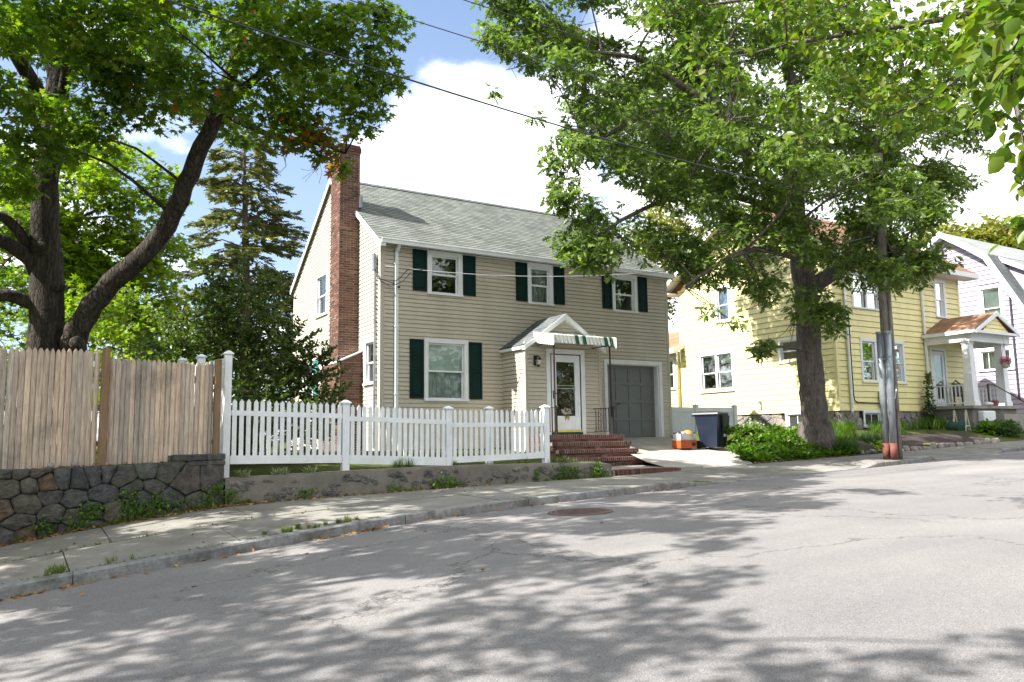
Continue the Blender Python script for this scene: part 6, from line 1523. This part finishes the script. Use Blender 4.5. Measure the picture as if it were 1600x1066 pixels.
# ---------------------------------------------------------------- utility pole, conduits, cables
up = thing('utility_pole', 'grey-brown wooden utility pole at the kerb in front of the yellow house', 'utility pole', (19.82, 12.85, -.6))
m = MB(); limb(m, [(19.92, 12.85, -.95), (19.92, 12.85, -.74), (19.72, 12.73, 1.32), (19.56, 12.63, 3.54), (19.31, 12.35, 7.47)], .175, .125, g, 14, 4, .01, 0); m.build('shaft', M['polewood'], up, smooth=True)
m = MB(); m.tube([(19.86, 12.68, -.7), (19.68, 12.56, 1.32), (19.50, 12.45, 3.9)], .05, 8); m.build('cable_guard', M['polewood'], up, smooth=True)
for (p0, p1) in (((19.49, 12.84, -.60), (19.14, 12.56, 2.64)), ((19.50, 12.63, -.60), (19.18, 12.36, 2.62))):
    A = lambda z: tuple(Vector(p0).lerp(Vector(p1), (z-p0[2])/(p1[2]-p0[2])))
    m = MB(); m.tube([A(-.25), A(1.2), A(2.62)], .085, 18, cap=True); c_ = m.build('conduit', M['galv'], up, smooth=True)
    m = MB(); m.tube([A(2.60), A(2.66)], .098, 16); m.tube([A(1.98), A(2.01)], .092, 16); m.tube([A(.9), A(.92)], .09, 16); m.build('collar', M['galv'], c_, kind='stuff')
    m = MB(); m.tube([A(-.66), A(-.245)], .089, 18); m.build('rusted_foot', M['rust'], c_, smooth=True)
m = MB(); m.tube([(19.1, 12.45, 1.93), (19.55, 12.55, 1.93), (19.75, 12.7, 1.93)], .02, 6); m.tube([(19.6, 12.55, .9), (19.62, 12.52, 1.1), (19.68, 12.55, 1.3), (19.6, 12.5, 1.5)], .015, 5); m.build('strap', M['galv'], up)
m = MB(); m.tube([(18.75, 12.1, 5.95), (19.5, 12.75, 5.95)], .03, 6); m.lathe((18.8, 12.15, 5.97), [(.02, 0), (.05, .03), (.05, .10), (.02, .13)], 8); m.build('bracket', M['wire'], up)
def cable(name, label, a, b, sag, r, mat='wire', n=36):
    a, b = Vector(a), Vector(b); m = MB(); m.tube([a.lerp(b, i/n)-Vector((0, 0, sag*4*(i/n)*(1-i/n))) for i in range(n+1)], r, 5)
    return tag(m.build(name, M[mat], smooth=True), label, 'cable')
cable('overhead_cable', 'thick black cable sagging across the maple and the oak to the pole', (-24, 9.6, 9.5), (19.2, 12.3, 5.95), 1.4, .015)
cable('overhead_cable', 'thin upper wire across the blue gap, the lower of the two', (-30, 9.6, 8.4), (19.4, 12.4, 7.35), .75, .009)
cable('overhead_cable', 'thin upper wire across the blue gap, the topmost', (-30, 9.6, 7.6), (24.0, 12.6, 8.4), .5, .009)
cable('service_drop', 'thin grey service wire from the beige house corner across its upper windows', (8.1, 19.42, 4.62), (19.0, 12.5, 5.2), .62, .009, 'wirelt')

# ---------------------------------------------------------------- bins, crates
bn = thing('wheelie_bin', 'navy blue wheeled bin with a black lid and front at the edge of the driveway', 'bin', (17.12, 16.7, -.38))
T_ = lambda x, y, z: (17.12+x*math.cos(.32)-y*math.sin(.32), 16.75+x*math.sin(.32)+y*math.cos(.32), -.36+z)
def taper(mb, x0, x1, y0, y1, z0, a, b, c, d, z1, T):
    vs = [T(x0, y0, z0), T(x1, y0, z0), T(x1, y1, z0), T(x0, y1, z0), T(a, c, z1), T(b, c, z1), T(b, d, z1), T(a, d, z1)]
    mb.mesh(vs, [(0, 1, 5, 4), (1, 2, 6, 5), (2, 3, 7, 6), (3, 0, 4, 7), (4, 5, 6, 7), (3, 2, 1, 0)])
m = MB(); taper(m, -.24, .24, -.28, .22, .04, -.32, .32, -.36, .34, .95, T_); taper(m, -.345, .345, -.385, .365, .95, -.35, .35, -.39, .37, .985, T_); m.build('body', M['binblue'], bn)
m = MB(); taper(m, .02, .25, -.32, -.27, .05, .0, .34, -.40, -.35, .62, T_); taper(m, .0, .34, -.40, -.35, .62, -.08, .36, -.43, -.36, .95, T_); m.build('front_panel', M['black'], bn)
m = MB(); taper(m, -.37, .37, -.42, .40, .985, -.35, .35, -.38, .38, 1.03, T_); taper(m, -.33, .33, -.34, .36, 1.03, -.22, .22, -.24, .30, 1.07, T_); m.build('lid', M['black'], bn)
m = MB(); m.tube([T_(-.3, .44, .95), T_(.3, .44, .95)], .02, 6); m.tube([T_(-.3, .36, .95), T_(-.3, .44, .95)], .018, 6); m.tube([T_(.3, .36, .95), T_(.3, .44, .95)], .018, 6); m.build('handle', M['black'], bn)
for s_ in (-1, 1): m = MB(); m.tube([T_(s_*.25, .25, .12), T_(s_*.31, .25, .12)], .12, 12); m.build('wheel', M['black'], bn)
m = MB(); m.box(-.0, .22, -.40, -.385, .34, .42, T=T_); m.build('plate', M['greybox'], bn)
m = MB(); m.box(.0, .2, -.395, -.38, .44, .60, T=T_); m.build('recess', M['iron'], bn)
cr_ = thing('storage_crate', 'orange plastic crate on the driveway, under the pale basket', 'crate', (16.1, 16.9, -.3))
T2 = lambda x, y, z: (16.24+x*.84, 16.95+y*.84, -.335+z*.84)
m = MB()
for a in ((-.36, .36, -.22, -.2, 0, .27), (-.36, .36, .2, .22, 0, .27), (-.36, -.34, -.2, .2, 0, .27), (.34, .36, -.2, .2, 0, .27), (-.34, .34, -.2, .2, 0, .02)): m.box(*a, .002, T=T2)
m.box(-.38, .38, -.24, -.2, .24, .27, T=T2); m.box(-.38, .38, .2, .24, .24, .27, T=T2); m.build('crate_body', M['orange'], cr_)
m = MB(); m.box(.14, .30, -.235, -.222, .08, .19, T=T2); m.build('hand_slot', M['iron'], cr_)
bk = thing('toy_basket', 'pale plastic basket of garden toys stacked on the orange crate', 'basket', (16.22, 16.95, -.05))
T3 = lambda x, y, z: (16.24+x*.84, 16.95+y*.84, -.105+z*.84)
m = MB(); 
for i in range(16):
    a = i/16; 
    for yy in (-.19, .18): m.box(-.33+.66*a, -.33+.66*a+.024, yy, yy+.01, .0, .2, T=T3)
for i in range(9):
    for xx in (-.34, .33): m.box(xx, xx+.01, -.19+.38*i/9, -.19+.38*i/9+.02, .0, .2, T=T3)
m.box(-.35, .35, -.21, -.18, .19, .215, T=T3); m.box(-.35, .35, .18, .21, .19, .215, T=T3); m.box(-.35, -.32, -.18, .18, .19, .215, T=T3); m.box(.32, .35, -.18, .18, .19, .215, T=T3); m.box(-.33, .33, -.18, .18, 0, .015, T=T3); m.build('mesh_side', M['basketw'], bk)
m = MB(); m.lathe(T3(.17, 0, .15), [(.17, 0), (.17, .05), (.13, .12), (.05, .155), (.01, .16)], 14); tag(m.build('round_toy', M['browntoy'], smooth=True), 'orange-brown domed lid lying in the pale basket', 'toy')
m = MB(); m.lathe(T3(-.22, .02, .10), [(.06, 0), (.085, .05), (.07, .14), (.02, .17)], 10); tag(m.build('toy_ball', M['dkgreenpl'], smooth=True), 'dark green toy at the left end of the pale basket', 'toy')
m = MB(); m.lathe(T3(-.06, 0, .08), [(.05, 0), (.10, .05), (.09, .15), (.03, .18)], 10); tag(m.build('toy_bucket', M['pink'], smooth=True), 'pale pink toy in the middle of the basket', 'toy')

# ---------------------------------------------------------------- garden
def blades(name, label, cat, items, leafm, group=None, parent=None, stuff=False, seed=1, w=.02, seg=3):
    """items: (x, y, z, height, spread, n): arching strap leaves"""
    gg = random.Random(seed); vs, fs = [], []
    for (x, y, z, h, sp_, n) in items:
        for _ in range(n):
            a = gg.uniform(0, 6.283); L = h*gg.uniform(.55, 1.1); s_ = sp_*gg.uniform(.3, 1); ww = w*gg.uniform(.6, 1.2)
            bx, by = x+gg.uniform(-1, 1)*sp_*.25, y+gg.uniform(-1, 1)*sp_*.25; b0 = len(vs); px, py = -math.sin(a)*ww/2, math.cos(a)*ww/2
            for k in range(seg+1):
                t = k/seg; q = s_*t**1.5; zz_ = z+L*(1.25*t-.42*t*t*(1+s_/max(h, .01)*.4)); wk = (1-t)**.7 if k < seg else 0.03
                vs.append((bx+math.cos(a)*q+px*wk, by+math.sin(a)*q+py*wk, zz_)); vs.append((bx+math.cos(a)*q-px*wk, by+math.sin(a)*q-py*wk, zz_))
            for k in range(seg): fs.append((b0+2*k, b0+2*k+1, b0+2*k+3, b0+2*k+2))
    m = MB(); m.mesh(vs, fs); o = m.build(name, M[leafm], parent, kind='stuff' if stuff else None)
    if label: tag(o, label, cat, group)
    return o
gg = random.Random(77)
def gnd(x, y): return gz(x, y-float(W(x)))
def bedz(x, y):
    zw_ = float(ZWL(x)); o = y-float(W(x)); return zw_-.01+(.13-zw_)*min(1, max(0, (o-.2)/1.9))
# low bed under the oak
IT = []; PP = []
for _ in range(330):
    x = gg.uniform(16.1, 21.2); y = float(W(x))+.15+abs(gg.gauss(0, .45)) if gg.random() < .5 else float(W(x))+gg.uniform(.2, 2.3)
    if x < 18.2 and y > float(W(x))+(x-15.75)*1.25: continue
    if x > 20 and y < float(W(x))+.3: continue
    PP.append((x, y, bedz(x, y)+.03, .14))
for _ in range(260):
    x = gg.uniform(17.9, 21.3); y = float(W(x))+gg.uniform(.12, 1.5); PP.append((x, y, bedz(x, y)+.05, .16))
for lo, hi, lab, seed in ((16, 18.3, 'sunlit bright green leafy ground cover beside the bin', 51), (18.3, 21.3, 'shaded leafy ground cover round the foot of the oak', 52)):
    q = [p for p in PP if lo <= p[0] < hi]
    P, D, N, S, C = crown(q, 480, .115, np.random.default_rng(seed), 6, .10, .3, .55, -.35, .7, -.2)
    o = leaves_mesh('ground_cover', P, D, N, S, 'ovate', M['leaf_bed'], None, stuff=True); tag(o, lab, 'ground cover')
m = MB()
for x in np.arange(16.4, 21.4, .5): 
    sh = 1.35*max(0, 1-(x-16.4)/4); s2 = 1.35*max(0, 1-(x+.5-16.4)/4) if x < 20.8 else 0
    x_, y_ = x+sh, x+.5+s2
    m.face((x, float(W(x))+.02, float(ZWL(x))+.02), (x+.5, float(W(x+.5))+.02, float(ZWL(x+.5))+.02), (y_, float(W(y_))+1.4, bedz(y_, float(W(y_))+1.4)+.03), (x_, float(W(x_))+1.4, bedz(x_, float(W(x_))+1.4)+.03))
for x in np.arange(21.4, 29, .5): 
    m.face((x, float(W(x))+.04, float(ZWL(x))+.03), (x+.5, float(W(x+.5))+.04, float(ZWL(x+.5))+.03), (x+.5, float(W(x+.5))+1.5, bedz(x+.5, float(W(x+.5))+1.5)+.03), (x, float(W(x))+1.5, bedz(x, float(W(x))+1.5)+.03))
m.build('mulch_bed', M['mulch'], kind='structure')
blades('daylily_clump', 'big arching dark green daylily clump at the corner of the bed near the pole', 'plant', [(20.4+gg.uniform(-.7, .7), 14.75+gg.uniform(-.15, .5), -.5, .5, .45, 40) for _ in range(12)], 'leaf_box', seed=3)
GS = 1.12
for i, (x, lab) in enumerate(((21.7, 'light green daylilies along the foundation, nearest the oak'), (23.4, 'light green daylilies below the meter box'), (24.9, 'light green daylilies just behind the utility pole'), (26.9, 'tall light green daylilies beside the porch downspout'))):
    blades('daylily_clump', lab, 'plant', [(x+gg.uniform(-.75, .75), 16.0+gg.uniform(-.5, .2), .0, .62 if i < 3 else .75, .4, 34) for _ in range(9)], 'leaf_bed', group='daylilies along the yellow house', seed=10+i)
GS = 1.0
for i, (x, y, lab) in enumerate(((21.2, 15.6, 'daylilies in the middle of the bed, first row right of the oak trunk'), (22.3, 16.2, 'daylilies in the middle of the bed, left of the conduits'), (23.0, 15.6, 'daylilies just behind the foot of the conduits'), (25.2, 16.4, 'daylilies in the middle of the bed right of the pole'))):
    blades('daylily_clump', lab, 'plant', [(x+gg.uniform(-.6, .6), y+gg.uniform(-.5, .5), bedz(x, y)-.03, .55, .42, 36) for _ in range(10)], 'leaf_bed' if i != 2 else 'leaf_box', group='daylilies along the yellow house', seed=90+i)
def leafy(name, lab, cat, blobs, leafm, size, dens, seed, kind='ovate', up=.5, cluster=6, spread=.1, gap=-.2, stem=None, group=None, droop=0):
    gg_ = np.random.default_rng(seed); t = thing(name, lab, cat, (blobs[0][0], blobs[0][1], blobs[0][2]-blobs[0][3]), group)
    m = MB()
    for b in blobs:
        for k in range(3): m.tube([(b[0]+gg_.uniform(-.05, .05), b[1], b[2]-b[3]*1.1-.1), (b[0]+gg_.uniform(-.5, .5)*b[3], b[1]+gg_.uniform(-.5, .5)*b[3], b[2]+gg_.uniform(-.2, .6)*b[3])], .008, 4, cap=False)
    m.build('stem', M['bark_s'], t, kind='stuff')
    P, D, N, S, C = crown(blobs, dens, size, gg_, cluster, spread, .3, up, droop, .85, gap); leaves_mesh('foliage', P, D, N, S, kind, M[leafm], t, stuff=True); return t
GS = 1.12
leafy('boxwood', 'round clipped green bush beside the porch steps of the yellow house', 'shrub', [(28.1, 14.1, .02, .44), (28.25, 14.05, .06, .40)], 'leaf_box', .06, 900, 61, cluster=7, spread=.05)
leafy('hosta', 'broad light green hosta mass in front of the porch base', 'plant', [(27.5+.28*i, 14.45+.08*(i % 2), .0+.05*(i % 3), .34) for i in range(5)], 'leaf_bed', .17, 260, 62, up=.6)
GS = 1.0
leafy('lime_plant', 'bright lime-yellow low plant right of the utility pole', 'plant', [(22.1, 14.75, -.38, .2), (22.4, 14.8, -.38, .2), (22.7, 14.8, -.36, .17)], 'leaf_lime', .13, 420, 63)
GS = 1.12
leafy('climber', 'slim upright climbing plant against the porch downspout', 'plant', [(27.3+.04*math.sin(i), 16.2, .1+.24*i, .24-.016*i) for i in range(9)], 'leaf_box', .10, 520, 64)
leafy('rose_bush', 'small bush with reddish leaves in front of the basement window', 'shrub', [(24.9, 16.1, .45, .22), (24.7, 16.0, .3, .22)], 'leaf_yew', .08, 500, 65)
GS = 1.0
leafy('foundation_weeds', 'pale weeds against the sunlit foundation behind the bin', 'plant', [(19.6, 17.6, .2, .3), (20.2, 17.9, .25, .3), (20.9, 18.4, .25, .35)], 'leaf_varie', .09, 330, 66)
GS = 1.12
P, D, N, S, C = crown([(29.55, 14.65, 2.52, .17), (29.42, 14.6, 2.48, .12), (29.7, 14.65, 2.5, .13)], 1500, .05, np.random.default_rng(67), 6, .05, .4, .4, -.1, .7, -.5)
leaves_mesh('blossom', P, D, N, S, 'ovate', M['petal'], hb, stuff=True)
P, D, N, S, C = crown([(29.55, 14.65, 2.42, .17)], 1400, .07, np.random.default_rng(68), 5, .05, .4, .4, .2, .7, -.5); leaves_mesh('foliage', P, D, N, S, 'ovate', M['leaf_box'], hb, stuff=True)
GS = 1.0
# edging stones of the beds, each one a thing of its own row
ed = thing('stone_edging', 'row of rough grey stones edging the beds along the sidewalk', 'stone edging', (24, 14.6, -.5))
x = 20.9; r7 = random.Random(4)
while x < 28.9:
    L = r7.uniform(.22, .5); y = float(W(x))+.07+r7.uniform(-.04, .05)+(.12 if x < 22.5 else 0); h = r7.uniform(.07, .13)
    n = 9; poly = [(x+L/2+L*.5*math.cos(6.283*i/n)*r7.uniform(.85, 1.08), y+.12*math.sin(6.283*i/n)*r7.uniform(.8, 1.1)) for i in range(n)]
    zb_ = float(ZWL(x))
    stone_piece(ed, poly, lambda a, b, c, zb_=zb_: (a, b, zb_-.02+c*1.0), M['edge'], h=h+.05, shrink=.0, rs=r7); x += L+.03
# hose reel
GS = 1.12
hr = thing('hose_reel', 'dark green hose reel on a pale A-shaped stand beside the porch base', 'hose reel', (27.0, 15.2, -.1))
m = MB()
for yy in (14.95, 15.35):
    m.tube([(27.15, yy, -.2), (27.28, yy, .75)], .03, 5); m.tube([(27.28, yy, .75), (27.55, yy, -.2)], .035, 5); m.tube([(27.2, yy, .2), (27.42, yy, .2)], .03, 5)
m.build('stand', M['cream'], hr)
m = MB(); m.tube([(27.02, 14.97, .12), (27.02, 15.33, .12)], .24, 16); m.tube([(27.02, 14.95, .12), (27.02, 14.97, .12)], .30, 16); m.tube([(27.02, 15.33, .12), (27.02, 15.35, .12)], .30, 16); m.tube([(26.9, 15.0, .7), (27.3, 15.0, .7)], .015, 5); m.build('reel', M['dkgreenpl'], hr)
# porch furniture, small ornaments
pc = thing('porch_chair', 'dark wicker chair on the porch of the yellow house', 'chair', (29.1, 15.9, .91))
m = MB(); m.box(28.8, 29.4, 15.6, 16.2, 1.28, 1.34, .02); m.build('seat', M['iron'], pc)
m = MB(); m.tube([(28.8, 16.15, 1.3), (28.82, 16.2, 1.75), (29.1, 16.22, 1.88), (29.38, 16.2, 1.75), (29.4, 16.15, 1.3)], .03, 6); m.box(28.86, 29.34, 16.16, 16.2, 1.34, 1.78, .02); m.build('backrest', M['iron'], pc)
for a, b in ((28.83, 15.63), (29.37, 15.63), (28.83, 16.17), (29.37, 16.17)): m = MB(); m.box(a-.02, a+.02, b-.02, b+.02, .91, 1.28); m.build('leg', M['iron'], pc)
m = MB(); m.lathe((29.25, 14.98, .91), [(.07, 0), (.11, .02), (.12, .16), (.13, .18)], 12); tag(m.build('planter', M['redbrown']), 'red-brown pot at the foot of the right porch post', 'pot')
m = MB(); m.lathe((28.6, 14.86, .91), [(.10, 0), (.16, .04), (.12, .10), (.03, .12)], 10); tag(m.build('white_bowl', M['white'], smooth=True), 'white rounded ornament on the porch edge', 'ornament')
GS = 1.0
m = MB(); m.lathe((22.9, 14.85, -.38), [(.12, 0), (.10, .1), (.07, .14), (.09, .22), (.06, .34), (.01, .38)], 9); tag(m.build('garden_statue', M['cream'], smooth=True), 'small pale garden statue among the plants right of the pole', 'statue')
m = MB(); m.box(24.7, 25.15, 14.75, 15.0, -.4, -.33, .02); tag(m.build('yellow_toy', M['yellowplate']), 'small yellow toy lying on the dark mulch', 'toy')
m = MB(); m.box(25.3, 25.9, 14.78, 15.0, -.38, -.33, .02); tag(m.build('pink_toy', M['pink']), 'flat pink toy lying on the dark mulch', 'toy')
# manhole
mh = thing('manhole_cover', 'round rusty brown manhole cover in the road', 'manhole cover', (6.82, 9.25, roadz(6.82, float(K(6.82))-9.25)))
zc = roadz(6.82, float(K(6.82))-9.25); sl = (float(ZB(7.3))-float(ZB(6.3)))
Tm = lambda x, y, z: (6.82+x, 9.25+y, zc+.006+z+sl*x)
def ring(mb, r0, r1, z0, z1, n=40):
    vs = []; 
    for k in range(n):
        c, s_ = math.cos(6.2832*k/n), math.sin(6.2832*k/n); vs += [Tm(r0*c, r0*s_, z1), Tm(r1*c, r1*s_, z1), Tm(r1*c, r1*s_, z0)]
    mb.mesh(vs, [(3*k, 3*k+1, 3*((k+1) % n)+1, 3*((k+1) % n)) for k in range(n)]+[(3*k+1, 3*k+2, 3*((k+1) % n)+2, 3*((k+1) % n)+1) for k in range(n)])
m = MB(); ring(m, .40, .46, -.02, .003); m.build('frame', M['iron_lid'], mh)
m = MB(); n = 36; m.mesh([Tm(.385*math.cos(6.2832*k/n), .385*math.sin(6.2832*k/n), .001) for k in range(n)], [tuple(range(n))])
for i in range(-7, 8):
    for j in range(-7, 8):
        if (i*i+j*j)*.0025 < .125: m.box(i*.05-.016, i*.05+.016, j*.05-.016, j*.05+.016, 0, .007, T=Tm)
m.build('lid', M['iron_lid'], mh)

# ---------------------------------------------------------------- grass, weeds, dry leaves
r9 = random.Random(19)
def tuft(X, s, h, sp_, n): 
    ka, wa = float(K(X))+.17, float(W(X)); return (X, ka+(wa-ka)*s, float(ZT(X))+(float(ZWL(X))-float(ZT(X)))*s-.01, h, sp_, n)
T1 = []
for (x, h, n) in ((.42, .12, 40), (.55, .10, 30), (1.05, .10, 25), (2.9, .08, 60), (3.1, .10, 70), (3.35, .08, 40), (3.75, .10, 60), (3.95, .08, 40), (-.2, .12, 30)):
    for k in range(4): T1.append(tuft(x+r9.uniform(-.2, .2), r9.uniform(.0, .07), h*1.15, .10, n*2//3))
for _ in range(120): T1.append(tuft(r9.uniform(-.5, 4.4), r9.uniform(-.005, .02), .035, .04, 8))
for _ in range(150):
    x = r9.uniform(-.5, 4.4); T1.append(tuft(x, .47+r9.uniform(-.006, .006), .03 if r9.random() < .8 else .07, .03, 8))
for _ in range(26): T1.append(tuft(11.9+r9.uniform(-.3, .3), r9.uniform(-.02, .06), .07, .08, 10))
for _ in range(50): T1.append(tuft(r9.uniform(11.5, 12.4), .92+r9.uniform(-.03, .03), .03, .04, 6))
blades('pavement_grass', None, None, T1, 'grass', stuff=True, seed=21, w=.007)
T1 = []
for _ in range(230):       # along the wall foot
    x = r9.choice([r9.uniform(-.6, 2.8), r9.uniform(2.85, 11.2), r9.gauss(2.9, .5), r9.gauss(9.9, .25), r9.gauss(10.9, .2), r9.gauss(1.3, .4), r9.gauss(6.9, .2)])
    x = min(11.3, x); T1.append((x, float(W(x))-.08-r9.random()*.07, float(ZWL(x))-.01, r9.uniform(.06, .18), .08, 14))
blades('wall_foot_weeds', None, None, T1, 'grass', stuff=True, seed=22, w=.010)
T1 = []
for _ in range(700):       # strip between low wall and fence
    x = r9.uniform(3.0, 11.2); y = float(W(x))+r9.uniform(.2, .62); T1.append((x, y, LT(x)-.05, r9.uniform(.05, .12), .06, 9))
for x, h in ((6.05, .28), (6.35, .30), (6.2, .34), (9.0, .22), (7.3, .2), (9.8, .25), (10.1, .28), (10.4, .2)):
    for k in range(5): T1.append((x+r9.uniform(-.12, .12), float(W(x))+.2, LT(x)-.03, h, .14, 16))
blades('fence_foot_grass', None, None, T1, 'grass', stuff=True, seed=23, w=.008)
for i, (x, lab) in enumerate(((3.25, 'striped variegated plant at the foot of the fence, nearest the tall post'), (3.85, 'striped variegated plant under the picket fence, second from the tall post'), (4.35, 'striped variegated plant under the picket fence, third from the tall post'), (10.05, 'pale striped plant at the end of the picket fence by the steps'))):
    blades('variegated_plant', lab, 'plant', [(x+r9.uniform(-.1, .1), float(W(x))+.14, LT(x)-.02, .20, .22, 22) for _ in range(3)], 'leaf_varie', seed=24+i, w=.03, group='striped plants at the picket fence')
# sprigs of green on the stone wall
P_, D_, N_, S_ = [], [], [], []
g6 = np.random.default_rng(23)
for (x, z, r, n) in ((.40, -1.14, .1, 70), (.85, -1.05, .16, 120), (1.0, -.95, .12, 80), (1.5, -.95, .16, 130), (1.9, -.88, .14, 90), (1.7, -1.0, .2, 130), (2.2, -.98, .1, 50), (2.75, -.72, .08, 60), (1.45, -.72, .1, 40), (2.6, -.88, .12, 70), (6.85, -.82, .14, 120), (7.15, -.80, .1, 80), (9.9, -.72, .16, 160), (10.2, -.70, .1, 80), (10.85, -.72, .16, 160), (9.2, -.75, .1, 60), (4.2, -.86, .1, 60), (2.98, -.82, .1, 60), (5.9, -.85, .1, 50)):
    for _ in range(n):
        u, v = x+g6.normal()*r*.7, z+g6.normal()*r*.6; P_.append((u, float(W(u))-.05-abs(g6.normal())*.05, max(v, float(ZWL(u))))); D_.append((g6.normal(), -.6, g6.normal()+.4)); N_.append((g6.normal()*.5, -1, 1)); S_.append(g6.uniform(.03, .065))
o = leaves_mesh('wall_weeds', P_, D_, N_, S_, 'ovate', M['leaf_bed'], None, stuff=True)
# dry leaves
P_, D_, N_, S_ = [], [], [], []
def dry(x, y, z, s_): P_.append((x, y, z+.012)); D_.append((g6.normal(), g6.normal(), g6.normal()*.25)); N_.append((g6.normal()*.5, g6.normal()*.5, 1)); S_.append(s_)
for _ in range(1050):
    x = r9.uniform(-1, 3.6) if r9.random() < .75 else r9.uniform(3, 8); dry(x, float(W(x))-.07-abs(r9.gauss(0, .07)), float(ZWL(x)), r9.uniform(.04, .09))
for cx_, sp_, n in ((.15, .15, 24), (.45, .2, 22), (1.3, .3, 10), (2.3, .3, 14), (3.3, .1, 12), (3.85, .18, 34), (4.2, .15, 26), (5.6, .4, 10), (7.2, .6, 14), (9.2, .6, 14), (10.6, .4, 20), (-.6, .4, 20)):
    for _ in range(n): x = r9.gauss(cx_, sp_); dry(x, float(K(x))-.03-abs(r9.gauss(0, .06)), float(ZB(x)), r9.uniform(.05, .10))
for _ in range(46): x = r9.uniform(-1, 9); s = r9.random(); t_ = tuft(x, s, 0, 0, 0); dry(t_[0], t_[1], t_[2]+.01, r9.uniform(.04, .08))
for (x, y) in ((.62, 8.9), (2.6, 9.6), (3.6, 6.4), (1.5, 8.3), (6.2, 8.0), (8.5, 9.9), (4.5, 9.4), (2.9, 9.2), (9.8, 10.2)): dry(x, y, roadz(x, float(K(x))-y), .08)
for _ in range(160): x = r9.uniform(16.2, 20.2); y = float(W(x))+r9.uniform(-.2, .12); dry(x, y, float(ZWL(x))+.02, r9.uniform(.03, .07))
for _ in range(90): x = r9.uniform(.3, 2.0); dry(x, float(W(x))+r9.uniform(-.02, .12), float(WT(x)), r9.uniform(.03, .06))
leaves_mesh('fallen_leaves', P_, D_, N_, S_, 'maple', M['litter'], None, stuff=True)
